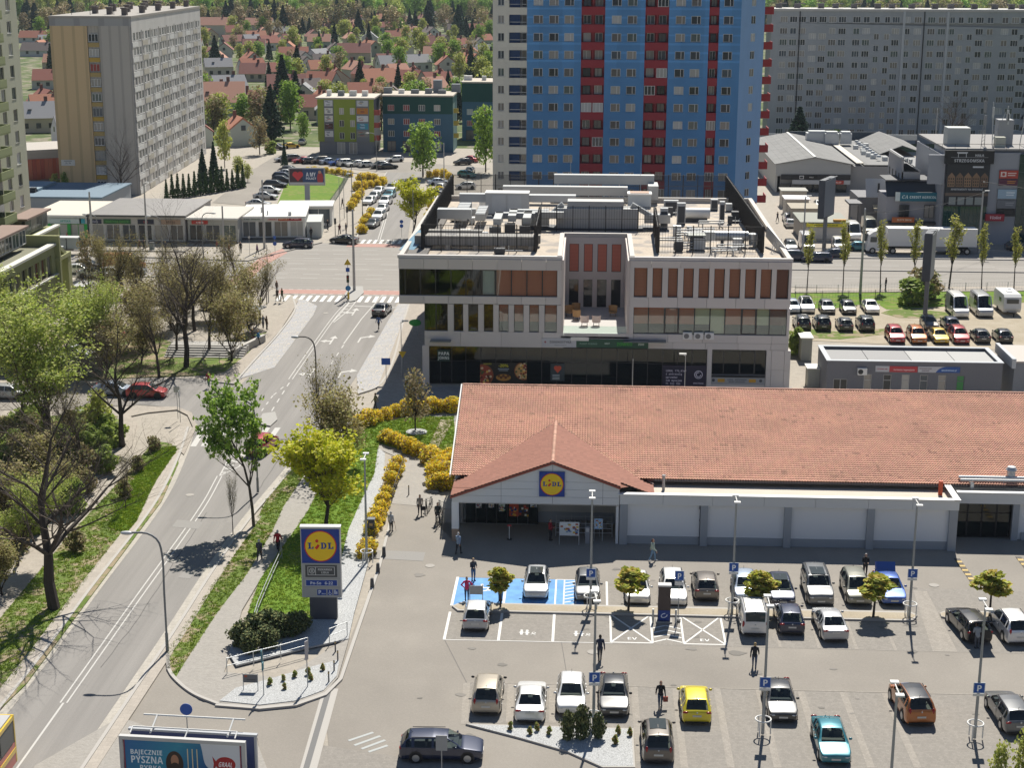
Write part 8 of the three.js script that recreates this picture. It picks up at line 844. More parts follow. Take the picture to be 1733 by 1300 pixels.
signal([-41.65,-202.49],4.2,'traffic light at the bus bay corner');signal([-40.58,-253.21],3.4,'traffic light at the far corner',Math.PI);signal([-40.51,-265.6],3.4,'traffic light beside the flower beds',Math.PI);
const tall=(p,h,r,label,arm)=>{const t=thing('utility_pole',label,'pole',p[0],0,p[1],0,'tall poles along the cross street');part(t,'shaft',cyl(r,r*.6,h,0,0,0,9),mat([.4,.4,.39],.8));if(arm){part(t,'arm',bar([0,h - .1,0],[arm,h + .2,.4],.04),GALV);part(t,'lamp_head',bx(.7,.12,.3,arm,h + .15,.4),WHITE);}else part(t,'cap',cyl(r*.7,r*.5,.2,0,h,0,8),GALV);return t;};
tall([-31.69,-212.78],11,.2,'tall grey pole on the splitter island with signal',0);tall([-50.52,-245.43],10.5,.2,'tall grey pole beside the pavilion');tall([-76.36,-241.09],9,.22,'thick pale pole before the shop row');tall([-68.99,-245.28],10,.18,'tall pole rising before the grey shop roof',.6);tall([-52.85,-227.87],9,.18,'brownish pole beside the tram stop');tall([-41.86,-204.72],7.5,.07,'thin rusty pole at the bus bay corner');tall([36.87,-215.13],11.5,.2,'tall grey pole beside the yard fence');tall([60.36,-248.52],9.5,.2,'tall grey pole behind the lorry',.5);tall([32.86,-244.65],9,.16,'tall pole beside the forecourt hoarding',.5);tall([71.75,-339.19],14,.16,'tall pole behind the bank',0);tall([-28.02,-253.49],8,.07,'thin pole at the far right kerb');tall([-40.87,-260.13],9,.06,'thin dark pole at the far path');tall([-42.53,-275.7],8.5,.06,'thin dark pole behind another on the far path');tall([-26.74,-294.37],11,.12,'dark pole beside the blue tower');tall([-19.87,-166.49],6.2,.05,'thin lamp pole beside the office corner',.5);tall([9.75,-154.24],6,.05,'thin lamp pole before the office banner',-.3);tall([4.58,-153.93],5.4,.05,'thin pole before the office green sign');
for(const[a,b]of[[[36.87,-215.13],[60.36,-248.52]],[[60.36,-248.52],[90,-240]]]){const t=thing('overhead_wire','thin overhead wire ' +(b[0]===90?'running off to the right':'between the two tall poles'),'wire',a[0],0,a[1]);const c=new THREE.CatmullRomCurve3([[0,11,0],[(b[0]- a[0])/ 2,9.4,(b[1]- a[1])/ 2],[b[0]- a[0],9.3,b[1]- a[1]]].map(v=>new THREE.Vector3(...v)));part(t,'cable',new THREE.TubeGeometry(c,14,.03,4),DARK);part(t,'insulator',cyl(.08,.08,.2,0,10.9,0),GALV);}
// hoardings far off
{const p=[-51.26,-288.99],t=thing('billboard','far billboard with red heart poster on the lawn','billboard',p[0],0,p[1],.05);part(t,'column',bx(.9,4.2,.6,0,0,-.2),mat([.3,.33,.36],.7));part(t,'frame',bx(6.6,3.2,.4,0,3.9,-.2),mat([.33,.34,.35],.6));board(t,'poster',6.2,2.8,.05,print(6.2,2.8,50,(q,w,h)=>{q.fillStyle='#20406c';q.fillRect(0,0,w,h);q.fillStyle='#3d2430';q.fillRect(0,0,w*.38,h);q.fillStyle='#c4343e';q.beginPath();q.arc(w*.17,h*.36,w*.085,0,7);q.arc(w*.31,h*.36,w*.085,0,7);q.fill();q.beginPath();q.moveTo(w*.09,h*.42);q.lineTo(w*.24,h*.8);q.lineTo(w*.39,h*.42);q.fill();q.fillStyle='#e6e9ee';fitText(q,'A MY',w*.62,h*.35,w*.28,h*.36);fitText(q,'POLACY',w*.62,h*.62,w*.3,h*.2);q.fillStyle='#a3333a';q.beginPath();q.ellipse(w*.89,h*.6,w*.09,h*.4,0,0,7);q.fill();q.fillStyle='#b98a70';q.beginPath();q.arc(w*.88,h*.2,h*.1,0,7);q.fill();q.fillStyle='#b4b6b8';q.fillRect(0,h*.86,w,h*.14);}),WHITE,0,4.1,.03);}
{const mk=(p,lb,h,w,ry)=>{const t=thing('advert_mast',lb,'advert mast',p[0],0,p[1],ry);part(t,'column',bx(.55,h,.5),mat([.16,.17,.19],.6));part(t,'panel',bx(w,6,.9,0,h,0),mat([.06,.07,.09],.6));part(t,'face',bx(w*.94,5.6,.06,0,h + .2,.49),mat([.2,.22,.25],.5));part(t,'back_face',bx(w*.94,5.6,.06,0,h + .2,-.49),mat([.3,.31,.33],.5));part(t,'lamp_bar',mg(bar([-w*.3,h + 6.2,1],[w*.3,h + 6.2,1],.05),bar([0,h + 6,0],[0,h + 6.2,1],.05)),GALV);};mk([42.15,-198.17],'tall dark advert mast rising from the dirt yard',5.5,4.2,1.25);mk([37,-251.21],'advert mast beside the kiosks on the forecourt',5,6,1.15);}
// fences
function meshFence(pts,y,h,label,m,sp=2.5){const t=thing('mesh_fence',label,'fence',pts[0][0],y,pts[0][1]);for(let i=0;i + 1<pts.length;i++){const a=[pts[i][0]- pts[0][0],pts[i][1]- pts[0][1]],b=[pts[i + 1][0]- pts[0][0],pts[i + 1][1]- pts[0][1]],L=Math.hypot(b[0]- a[0],b[1]- a[1]),n=Math.max(1,Math.round(L / sp));const at=k=>[lerp(a[0],b[0],k),lerp(a[1],b[1],k)];for(let k=0;k<=n;k++){const q=at(k / n);part(t,'post',bx(.07,h,.07,q[0],0,q[1]),m);}part(t,'wire',mg(...[.12,.5,.97].map(v=>bar([a[0],h*v,a[1]],[b[0],h*v,b[1]],.016,4)),...Array.from({length:Math.round(L / .4)},(_,k)=>{const q=at((k + .5)/ Math.round(L / .4));return bar([q[0],0,q[1]],[q[0],h,q[1]],.009,3);})),m);}}
meshFence([[27.29,-208.32],[38.01,-210.14],[48.46,-211.95]],.03,1.6,'dark wire fence along the yard grass',mat([.12,.13,.13],.6),3.4);meshFence([[28.14,-215.37],[60.62,-219.88]],.1,1.0,'low railing fence along the cross street pavement',mat([.4,.42,.42],.6),3);meshFence([[-49.63,-328.59],[-47.78,-304.52],[-46.84,-287.84],[-45.91,-274.15]],.05,1.7,'green mesh fence between lawn and far path',mat([.1,.16,.13],.6),2.5);
{const w=thing('low_wall','low concrete wall with railing beside the bus bay','wall',...(p=>[p[0],0,p[1]])([-40,-173.76]),-.25);part(w,'wall',bx(.35,.9,9,0,0,-4),CONC);part(w,'coping',bx(.45,.1,9.1,0,.9,-4),mat([.45,.43,.4],.9));const s=thing('stepped_ramp','concrete stepped ramp with dark rails under bare trees','ramp',...(p=>[p[0],0,p[1]])([-43.25,-174.12]));for(let i=0;i<5;i++)part(s,'step',bx(9,.16 + i*.16,.5,0,0,-i*.52),CONC);part(s,'landing',bx(9,.85,2,0,0,-3.6),CONC);part(s,'handrail',mg(...[-4,0,4].map(x=>bar([x,.9,.2],[x,1.7,-2.6],.03)),...[-4,0,4].map(x=>bar([x,0,.2],[x,.9,.2],.03))),DARK);}
{const shl=(p,lb,ry,L)=>{const t=thing('bus_shelter',lb,'shelter',p[0],.1,p[1],ry);part(t,'roof',bx(L,.14,1.7,0,2.45,0),mat([.55,.56,.56],.5));for(const x of[-L / 2 + .15,0,L / 2 - .15])part(t,'post',bx(.09,2.45,.09,x,0,-.6),DARK);part(t,'back_pane',bx(L - .3,1.7,.03,0,.5,-.65),mat([.35,.4,.42],.15));part(t,'bench',bx(L*.5,.08,.4,0,.48,-.35),mat([.15,.1,.06],.8));};shl([-40.54,-188.07],'pale roofed bus shelter under the bare trees',1.25,4.2);shl([-79.71,-238.29],'white roofed tram shelter beside the annex',0,4.5);shl([-79.25,-229.44],'second tram shelter half hidden behind the annex',0,4);const p=[-67.42,-242.2],b=thing('litter_bin','grey litter bin at the tram stop','litter bin',p[0],.1,p[1]);part(b,'body',bx(.7,1.1,.6),mat([.2,.23,.23],.7));part(b,'lid',bx(.76,.08,.66,0,1.1,0),DARK);const q=[-65.54,-196.64],tp=thing('covered_cart','handcart under bright blue tarpaulin beside the annex','cart',q[0],0,q[1]);const g=new THREE.SphereGeometry(1,12,7,0,6.3,0,1.6);g.scale(1.3,.9,.9);g.translate(0,.35,0);part(tp,'tarpaulin',g,mat([.03,.27,.5],.6));part(tp,'wheel',mg(...[-.7,.7].map(x=>new THREE.CylinderGeometry(.3,.3,.1,12).rotateX(Math.PI / 2).translate(x,.3,.8))),RUBBER);const w=thing('skip_wall','dark olive screen wall at the left edge of the yard','wall',-58,0,-165);part(w,'panel',bx(12,2.1,.2,0,0,0),mat([.12,.15,.12],.9));part(w,'coping',bx(12.2,.1,.3,0,2.1,0),CONC);}

// ---------- vegetation ----------
const V3=(x,y,z)=>new THREE.Vector3(x,y,z);
function woodSeg(A,a,b,r0,r1,n){const d=b.clone().sub(a).normalize(),u=Math.abs(d.y)>.9?V3(1,0,0):V3(0,1,0),s=u.clone().cross(d).normalize(),t=d.clone().cross(s);const P=(c,r,k)=>{const q=k / n*Math.PI*2;return[c.x +(s.x*Math.cos(q)+ t.x*Math.sin(q))*r,c.y +(s.y*Math.cos(q)+ t.y*Math.sin(q))*r,c.z +(s.z*Math.cos(q)+ t.z*Math.sin(q))*r];};for(let k=0;k<n;k++){const p=P(a,r0,k),q=P(a,r0,k + 1),e=P(b,r1,k),f=P(b,r1,k + 1);A.push(...p,...q,...f,...p,...f,...e);}}
const geoOf=(A,C)=>{const g=new THREE.BufferGeometry();g.setAttribute('position',new THREE.Float32BufferAttribute(A,3));if(C)g.setAttribute('color',new THREE.Float32BufferAttribute(C,3));g.computeVertexNormals();return g;};
function leafQuad(A,C,p,s,r,c,flat=0){const a=r()*6.3,e=(r()- .5)*Math.PI*(flat?.5:1),u=V3(Math.cos(a),0,Math.sin(a)),v=V3(-Math.sin(a)*Math.sin(e),Math.cos(e),Math.cos(a)*Math.sin(e)),w=s*(.6 + .8*r()),k=.75 + .5*r();const q=(i,j)=>[p.x +(u.x*i + v.x*j)*w,p.y +(u.y*i + v.y*j)*w,p.z +(u.z*i + v.z*j)*w];const a0=q(-.5,0),b0=q(0,-.6),c0=q(.5,0),d0=q(0,.6);A.push(...a0,...b0,...c0,...a0,...c0,...d0);for(let i=0;i<6;i++)C.push(c[0]*k,c[1]*k,c[2]*k);}
// grown tree: trunk and limbs, twigs, leaves at the tips
function grow(seed,o){
const r=RNG(seed),T=[],Tw=[],L=[],C=[],{h=10,th=.3,lev=4,n=5,up=.35,sp=.9,leaf=0,ls=.2,cols=[[.1,.14,.03]],r0=.2,spread=.5,jit=.8,lp=1,bend=.28,low=0}=o;
const br=(p,d,len,rad,l)=>{const segs=l===0?4:l>2?2:3;let q=p.clone(),dir=d.clone(),rr0=rad;for(let i=0;i<segs;i++){dir.add(V3((r()- .5)*bend,(r()- .3)*.16 +(l?up*.12:0),(r()- .5)*bend)).normalize();const e=q.clone().addScaledVector(dir,len / segs),r1=rad*(1 -(i + 1)/ segs*.55);woodSeg(l<2?T:Tw,q,e,rr0,r1,l===0?7:l<2?5:3);q=e;rr0=r1;
if(l<lev&&(l>0||i>0||low)){const k=l===0?Math.ceil(n / 2):l>1&&lev>3?(i===segs - 1?n - 3:1):i===segs - 1?n - 2:2;for(let c=0;c<k;c++){const az=r()*6.3,tilt=sp*(.45 + .6*r()),ax=V3(Math.cos(az),0,Math.sin(az));const nd=dir.clone().multiplyScalar(Math.cos(tilt)).addScaledVector(ax,Math.sin(tilt)).add(V3(0,up*.35,0)).normalize();br(q,nd,len*(l===0?spread:.62)*(.7 + .5*r()),r1*.62,l + 1);}}
if(leaf&&l>=lev - 1&&r()<lp)for(let c=0;c<leaf;c++)leafQuad(L,C,q.clone().add(V3((r()- .5)*jit,(r()- .5)*jit*.8,(r()- .5)*jit)),ls,r,pick(cols,r));}};
br(V3(0,0,0),V3(0,1,0),h*(th + .3),r0,0);return{trunk:geoOf(T),twigs:geoOf(Tw),crown:L.length?geoOf(L,C):null};
}
// crown of leaf clumps inside stacked lobes, for dense or far trees
function blobTree(seed,o){const r=RNG(seed),L=[],C=[],T=[],{h=8,th=.25,w=2.6,n=900,ls=.5,cols,lobes=14,cone=0,r0=.16,sq=.75}=o;woodSeg(T,V3(0,0,0),V3(.05,h*(th + .3),0),r0,r0*.5,6);const cs=[];for(let i=0;i<lobes;i++){const t=(i + .5)/ lobes,y=h*(th +(1 - th)*t),R=cone?w*(1 - t)*(1 + .1*r()):w*Math.sqrt(Math.max(.05,1 -(2*t - .9)**2)),a=r()*6.3,d=R*(cone?0:.62*Math.sqrt(r()));const c=V3(Math.cos(a)*d,y,Math.sin(a)*d);cs.push([c,cone?R:w*(.32 + .3*r())]);if(!cone)woodSeg(T,V3(0,h*th,0),c,r0*.4,.02,3);}
for(let i=0;i<n;i++){const[c,R]=cs[Math.floor(r()*lobes)],a=r()*6.3,e=Math.acos(2*r()- 1),q=R*(.55 + .45*Math.cbrt(r()));leafQuad(L,C,V3(c.x + q*Math.sin(e)*Math.cos(a),c.y + q*Math.cos(e)*(cone?.18:sq),c.z + q*Math.sin(e)*Math.sin(a)),ls,r,pick(cols,r));}return{trunk:geoOf(T),crown:geoOf(L,C)};}
const LEAF=new THREE.MeshPhysicalMaterial({vertexColors:true,roughness:.9,side:THREE.DoubleSide,transmission:.45,thickness:0,ior:1.15}),LEAFD=new THREE.MeshStandardMaterial({vertexColors:true,roughness:.9,side:THREE.DoubleSide}),BARK=mat([.05,.04,.034],.95),TWIG=mat([.085,.066,.053],.95),BARKG=mat([.08,.066,.054],.95);
const KIND={
bare:()=>grow(3,{h:11,lev:4,n:6,sp:1.05,r0:.3,spread:.68,up:.22,bend:.42}),bare2:()=>grow(11,{h:10,lev:4,n:6,sp:.75,r0:.2,spread:.5,up:.6,leaf:1,lp:.6,bend:.4,ls:.12,jit:.5,cols:[[.3,.25,.1],[.24,.22,.08]]}),bushy:()=>grow(19,{h:8,th:0,low:1,lev:4,n:6,sp:.85,r0:.12,spread:1.0,up:.55,leaf:1,lp:.8,bend:.4,ls:.16,jit:.8,cols:[[.4,.38,.14],[.34,.3,.12],[.3,.24,.12]]}),
willow:()=>grow(27,{h:12,th:.2,lev:4,n:6,sp:.8,r0:.26,spread:.66,up:.45,bend:.45,leaf:5,lp:.7,ls:.17,jit:.8,cols:[[.42,.5,.1],[.34,.43,.09],[.5,.53,.16]]}),maple:()=>grow(33,{h:10,th:.35,lev:3,n:6,sp:.95,r0:.17,spread:.5,up:.4,bend:.4,leaf:7,lp:.42,ls:.28,jit:.5,cols:[[.25,.4,.06],[.34,.48,.08],[.18,.3,.05]]}),lime:()=>grow(38,{h:9,th:.18,lev:3,n:7,sp:.95,r0:.16,spread:.6,up:.4,bend:.4,leaf:7,lp:.48,ls:.22,jit:.55,cols:[[.58,.6,.03],[.46,.52,.03],[.64,.6,.06]]}),
horn:()=>grow(41,{h:7,th:.6,lev:3,n:6,sp:.55,bend:.1,r0:.09,spread:.27,up:1,leaf:2,lp:.45,ls:.17,jit:.4,cols:[[.42,.44,.08],[.48,.46,.12]]}),ball:()=>blobTree(5,{h:3.2,th:.52,w:.85,sq:.5,n:950,ls:.22,lobes:11,r0:.055,cols:[[.5,.5,.07],[.42,.46,.07],[.52,.4,.09],[.3,.35,.05]]}),
leafy:()=>blobTree(7,{h:9,w:3.3,n:1900,ls:.42,lobes:26,cols:[[.26,.4,.07],[.34,.48,.09],[.2,.32,.06]]}),spring:()=>blobTree(8,{h:9,w:3,n:1300,ls:.45,lobes:22,cols:[[.44,.48,.12],[.52,.52,.16],[.36,.42,.1]]}),brown:()=>blobTree(9,{h:9,w:3.2,n:1000,ls:.4,lobes:24,cols:[[.3,.23,.13],[.36,.3,.16],[.27,.25,.11]]}),fir:()=>blobTree(10,{h:10,th:.06,w:2.4,n:1700,ls:.55,lobes:16,cone:1,cols:[[.04,.085,.05],[.055,.11,.06],[.03,.065,.04]]}),thuja:()=>blobTree(12,{h:4,th:.02,w:.62,n:700,ls:.3,lobes:12,cone:1,cols:[[.05,.1,.03],[.07,.13,.04]]}),
pine:()=>blobTree(14,{h:1.5,th:.12,w:1.1,n:1500,ls:.17,lobes:22,r0:.06,cols:[[.12,.15,.05],[.07,.1,.035],[.2,.2,.07]]}),shrub:()=>blobTree(15,{h:2,th:.05,w:1.3,n:1300,ls:.24,lobes:12,r0:.05,cols:[[.32,.42,.09],[.42,.5,.12],[.24,.33,.08]]}),dry:()=>blobTree(16,{h:2,th:.05,w:1.2,n:900,ls:.2,lobes:10,r0:.05,cols:[[.26,.2,.12],[.33,.28,.13],[.2,.22,.08]]}),gold:()=>blobTree(17,{h:1.4,th:.02,w:1.15,n:1500,ls:.15,lobes:14,r0:.04,cols:[[.9,.76,.04],[.84,.7,.04],[.86,.58,.04],[.5,.52,.06],[.36,.26,.12]]}),tuft:()=>blobTree(18,{h:.45,th:.02,w:.28,n:160,ls:.18,lobes:5,r0:.01,cols:[[.3,.38,.1],[.45,.32,.14]]})};
const KN={bare:'bare_tree',bare2:'budding_tree',bushy:'budding_tree',willow:'willow_tree',maple:'maple_tree',lime:'maple_tree',horn:'hornbeam_tree',ball:'globe_tree',leafy:'leafy_tree',spring:'spring_tree',brown:'brown_tree',fir:'fir_tree',thuja:'thuja_tree',pine:'dwarf_pine',shrub:'shrub',dry:'dry_shrub',gold:'golden_shrub',tuft:'grass_tuft'},BASEH={bare:11,bare2:10,bushy:8,willow:12,maple:10,lime:9,horn:7,ball:3.4,leafy:9,spring:9,brown:9,fir:10,thuja:4,pine:1.5,shrub:2,dry:2,gold:1.4,tuft:.45};
const protos={};let vr=RNG(55);
function plant(kind,p,h,label,o={}){const g=protos[kind]||(protos[kind]=KIND[kind]()),big=!['pine','shrub','dry','gold','tuft'].includes(kind),t=thing(KN[kind],label,big?'tree':kind==='tuft'?'plant':'shrub',p[0],o.y||0,p[1],o.ry===undefined?vr()*6.28:o.ry,o.group),k=h / BASEH[kind];t.scale.set(k*(o.w||1),k,k*(o.w||1));part(t,big?'trunk':'stem',g.trunk,kind==='willow'||kind==='maple'?BARKG:BARK);if(g.twigs)part(t,'branches',g.twigs,TWIG);if(g.crown)part(t,big?'crown':'foliage',g.crown,kind==='fir'||kind==='thuja'||kind==='pine'?LEAFD:LEAF);return t;}
const ORD=['first','second','third','fourth','fifth','sixth','seventh','eighth','ninth','tenth','eleventh','twelfth','thirteenth','fourteenth','fifteenth'];
const PL=(list,group)=>list.forEach(([k,p,h,l,w])=>plant(k,p,h,l,{w,group,y:.05}));
PL([['bare',[-36.57,-101.68],13.5,'big bare tree on the verge beside the avenue',1.2],['willow',[-47.55,-131.83],13,'pale green leafing tree at the left edge',1.3],['bare',[-42.62,-139.54],10.5,'bare tree with thick trunk at the side street corner'],['maple',[-26.16,-118.93],10.2,'green maple between avenue and pavement',.8],['lime',[-20.19,-117.64],8.6,'yellow green maple left of the store path',1.25],['bushy',[-21.26,-135.06],8.8,'half leafed tree beside the dark street lamp',1.15],['bare2',[-23.62,-137.55],7.5,'grey twiggy tree left of the half leafed one',1.1],['brown',[-16.23,-146.28],5.6,'small dark tree on the lawn ring',.85],['bare2',[-27.45,-117.23],4.2,'thin young birch on the verge before the maple',.5],['bare2',[-37.37,-122.25],4.4,'thin young tree on the far verge',.5],['willow',[-41.88,-109.44],6,'leafing thicket tree at the left edge',1.2],['bushy',[-44.98,-116.9],7,'olive thicket tree at the left edge',1.2],['bushy',[-42.6,-122.68],5,'brown budding tree in the thicket',1.2],['bare',[-49.36,-122.29],9,'bare tree cut by the left edge',1]],'trees along the avenue');
PL([[157,543],[176,548],[198,552]].map((q,i)=>[i?'bare2':'bare',[[-61.57,-192.38],[-59.69,-190.82],[-57.71,-189.61]][i],8 + i,['thin bare tree beside the annex yard, nearest the annex','thin bare tree in the middle of the annex yard','taller bare tree at the edge of the annex yard'][i],.7]),'bare trees left of the junction');
PL([['bare',[-44.12,-169.7],13.5,'tall bare tree rising before the tram stop',.9],['bushy',[-50.96,-178.81],9,'wide budding tree left of the ramp',1.25],['bare2',[-42.98,-175.82],10,'dark budding tree before the ramp',1],['bushy',[-39.7,-172.67],9.5,'budding tree at the low wall',.95],['bushy',[-50.4,-187.46],8,'olive budding tree behind the ramp',1.1],['bare2',[-55.89,-192.06],9,'bare tree behind the budding ones',.9],['bushy',[-46.91,-194.32],8.5,'budding tree before the grey van',1.1],['bushy',[-43.21,-198.04],8,'budding tree at the junction corner',1],['bare2',[-45.9,-164.92],8,'dark twiggy tree by the side street',1.1],['bushy',[-53.05,-175.21],6,'brown budding tree behind the red car',1.3],['brown',[-70.59,-219.96],6,'reddish tree beside the tram stop',.7],['bushy',[-69.03,-221.82],6.5,'yellowish budding tree beside the tram stop',.8]],'bare trees left of the junction');
PL([['willow',[-65.79,-174.43],9,'pale green tree before the annex',1.2],['willow',[-54.76,-164.39],8.5,'pale green tree over the parked cars',1.2],['spring',[-45.4,-141.83],4.5,'bright green bush tree beside the bare trunk',1]],'leafing trees on the left');
PL([['ball',[-5.71,-103.61],3.0,'round yellow green tree over the blue bays',1.5],['ball',[3.15,-103.48],3.2,'round tree before the white hatchback',1.8],['ball',[12.16,-103.36],3.2,'round tree between lamp post and blue hatchback',1.7],['ball',[19.9,-103.28],3.2,'round tree before the bright blue car',1.9],['ball',[28.02,-104.25],3.3,'round tree beside the black estate car',1.7]],'round trees in the car park');
PL([['horn',[29.96,-217.11],6.6,'slim young tree nearest the office corner'],['horn',[34.9,-217.42],7,'slim young tree, second along the pavement'],['horn',[40.08,-218.16],7,'slim young tree before the lorry cab'],['horn',[44.8,-218.87],7,'slim young tree before the middle of the lorry',1.1],['horn',[49.61,-219.17],7.4,'fullest slim tree before the lorry tail',1.5],['horn',[54.09,-219.46],6.6,'slim young tree behind the lorry'],['horn',[58.68,-220.16],6.2,'slim young tree at the right edge',1.1]],'young trees along the cross street');
PL([['lime',[-28.58,-256.86],9.5,'yellow green tree beyond the junction',1.05],['leafy',[-34.5,-331.54],10.5,'dense green tree before the blue wing',1.05],['leafy',[-22.02,-340.15],13,'green tree against the blue tower',.7],['brown',[-76.12,-368.33],8,'brown budding tree beside the lime block',1],['spring',[-78.61,-343.04],9.5,'light green birch beside the ochre slab',.65],['fir',[-75.22,-309.14],8,'dark fir at the foot of the slab',.8],['fir',[-73.8,-312.62],9,'second dark fir beside the birch',.7],['fir',[-65.98,-344.99],6,'small fir at the car park end',.6],['leafy',[-70.01,-392.35],7,'dark green tree left of the lime block',.7],['spring',[-72.46,-328.81],4,'yellow flowering shrub tree beside the driveway',1.2],['bare',[-85.84,-290.27],11,'bare tree before the ochre gable',.7],['fir',[48.46,-377.64],11,'dark evergreen before the grey slab',1.6],['bare',[82.95,-373.26],13,'bare tree before the grey slab',.9],['leafy',[57.73,-383.11],5,'dark bush before the grey slab',1.3],['shrub',[42.89,-209.31],3,'overgrown shrub at the advert mast',1.7],['dry',[44.91,-211.72],4,'dry thicket behind the advert mast',1.4],['shrub',[23.99,-179.92],2.8,'green shrub beside the office wall',.7],['shrub',[-73.86,-370.85],2.6,'clipped shrub left of the lime block',1.2],['spring',[-69.11,-321.7],3.4,'pale shrub beside the driveway',1],['shrub',[-105.68,-300.46],2.2,'green shrub beside the parking deck',1.3],['spring',[-103.86,-307.12],3,'yellow green shrub left of the ochre gable',1.2],['leafy',[-99.86,-300.87],4,'dark shrub at the ochre gable corner',.6]],'trees beyond the junction');
for(let i=0;i<15;i++){const a=[-78.68,-294.54],b=[-68.23,-313.01];plant('thuja',[lerp(a[0],b[0],i / 14),lerp(a[1],b[1],i / 14)],4 + vr(),ORD[i]+ ' slim dark thuja from the left before the slab',{group:'thuja row before the slab',w:.9});}
[[[-22.27,-96.24],1.9],[[-21.69,-97.21],2.1],[[-20.96,-97.93],2.0],[[-20.06,-97.78],1.9],[[-19.24,-98.02],1.8],[[-21.44,-95.08],1.7],[[-20.44,-95.87],1.8],[[-18.82,-98.82],1.5]].forEach(([p,h],i)=>plant('pine',p,h*.72,['leftmost','second','third','fourth','fifth','lower left','lower middle','rightmost'][i]+ ' dark dwarf pine in the clump before the totem',{group:'dwarf pines before the totem',y:.15}));
[[[-0.7,-84.31],1.7,'dwarf pine left of the gravel wedge lamp'],[[0.11,-84.5],2.0,'taller dwarf pine at the gravel wedge lamp'],[[1,-84.54],1.5,'dwarf pine right of the gravel wedge lamp']].forEach(([p,h,l])=>plant('pine',p,h*.9,l,{y:.1,w:.5}));
const goldRow=(path,n,h,label)=>{for(let i=0;i<n;i++){const f=i /(n - 1)*(path.length - 1),k=Math.min(path.length - 2,Math.floor(f)),t=f - k;plant('gold',[lerp(path[k][0],path[k + 1][0],t),lerp(path[k][1],path[k + 1][1],t)],h*(.65 + .25*vr()),ORD[i]+ ' ' + label,{group:label + ' row',y:.06,w:1.25});}};
goldRow([[-21.64,-147.16],[-20.23,-149.5],[-18.22,-152.15],[-15.67,-153.16],[-13.28,-153.52]],10,1.5,'golden shrub in the hedge behind the small lawn');goldRow([[-18.53,-142.83],[-16.89,-140.67],[-15.14,-138.59]],5,1.3,'golden shrub on the lower lawn edge');goldRow([[-13.89,-136.88],[-13.02,-135.54],[-12.58,-131.87],[-12.44,-129.3]],5,1.7,'golden shrub left of the store wall');goldRow([[-12.05,-136.46],[-11.93,-133.9],[-11.94,-129.33]],4,1.6,'golden shrub against the store wall');goldRow([[-16.59,-134.47],[-16.56,-131.14],[-16.53,-126.42],[-16.54,-123.01],[-16.61,-120.17],[-16.67,-117.84]],9,1.2,'golden shrub along the path');goldRow([[-16.28,-113.59],[-16.48,-112.71]],2,1.2,'golden shrub beside the gravel lamp');goldRow([[-37.28,-260.37],[-38.05,-269.52],[-38.27,-278.66]],4,1.6,'orange shrub bed at the far crossing');goldRow([[-42.9,-285.97],[-43.29,-295.48],[-43.6,-304.81]],5,1.6,'orange shrub bed on the far path');goldRow([[-45.32,-311.25],[-43.82,-314.74],[-41.94,-316.59],[-40.97,-320.15],[-44.65,-326.18],[-46.2,-323.34]],9,1.7,'orange shrub bed in the far junction');goldRow([[-59.18,-335.5],[-56.64,-337.64],[-53.08,-334.97],[-49.8,-331.39]],8,1.3,'orange hedge beside the far lawn');goldRow([[-33.28,-331.63],[-31.13,-333.68],[-28.88,-329.15],[-28.59,-294.24],[-27.43,-276.72]],7,1.6,'orange shrub under the far right tree');
[[180,800],[150,830],[125,870],[60,905],[30,935],[90,820],[40,860],[130,790],[170,770],[10,1000],[70,850],[150,760],[110,765],[30,780]].forEach((q,i)=>{const p=[[-41.97,-132.15],[-41.81,-126.51],[-41.42,-121.29],[-42.9,-116.35],[-42.94,-112.46],[-45.56,-128.66],[-45.98,-122.49],[-45.08,-133.67],[-44.03,-137.26],[-43.19,-109.97],[-44.05,-121.14],[-45.54,-138.63],[-47.53,-137.96],[-50.91,-135.08]][i];plant(i % 3===1?'dry':'shrub',p,1.7 + vr()*1.3,(i % 3===1?'dry brown':'green')+ ' shrub in the thicket on the left',{group:(i % 3===1?'dry':'green')+ ' shrubs of the thicket',y:.06});});
PL([['bushy',[-46.02,-125.49],6.5,'olive thicket tree behind the big bare tree',1.3],['bare2',[-44.04,-132.03],7,'twiggy tree left of the corner bare tree',1.2],['bushy',[-40.95,-103.78],5,'olive thicket tree at the lower left edge',1.3],['bare2',[-52.9,-142.35],8,'twiggy tree under the pale green crown',1.2],['bushy',[-51.6,-164.58],7.5,'brown twiggy tree by the side street cars',1.3],['bare',[-47.54,-187.64],10,'bare tree behind the ramp rails',.9],['bare2',[-40.47,-192.01],7,'small twiggy tree at the bus shelter',1.1],['bushy',[-53.11,-201.03],7,'olive twiggy tree behind the ramp',1.2],['bare2',[-47.11,-209.01],7.5,'twiggy tree left of the junction corner',1.1],['bushy',[-60.52,-208.16],7,'olive twiggy tree on the cross street verge',1.2]],'trees of the thicket');
[[-59.59,-200.62],[-55.12,-195.54],[-49.94,-191.42],[-49.68,-201.25],[-44.7,-192.76],[-40.23,-185.55],[-56.86,-206.44],[-53.59,-212.6],[-60.83,-196.94],[-46.67,-175.6],[-49.57,-171.25],[-42.23,-183.25]].forEach((p,i)=>plant(i % 3?'bushy':'bare2',p,5 + vr()*2.5,ORD[i]+ ' ' +(i % 3?'olive':'brown')+ ' twiggy bush tree around the ramp, from the annex on',{group:'brushwood around the ramp',y:.06,w:1.25}));
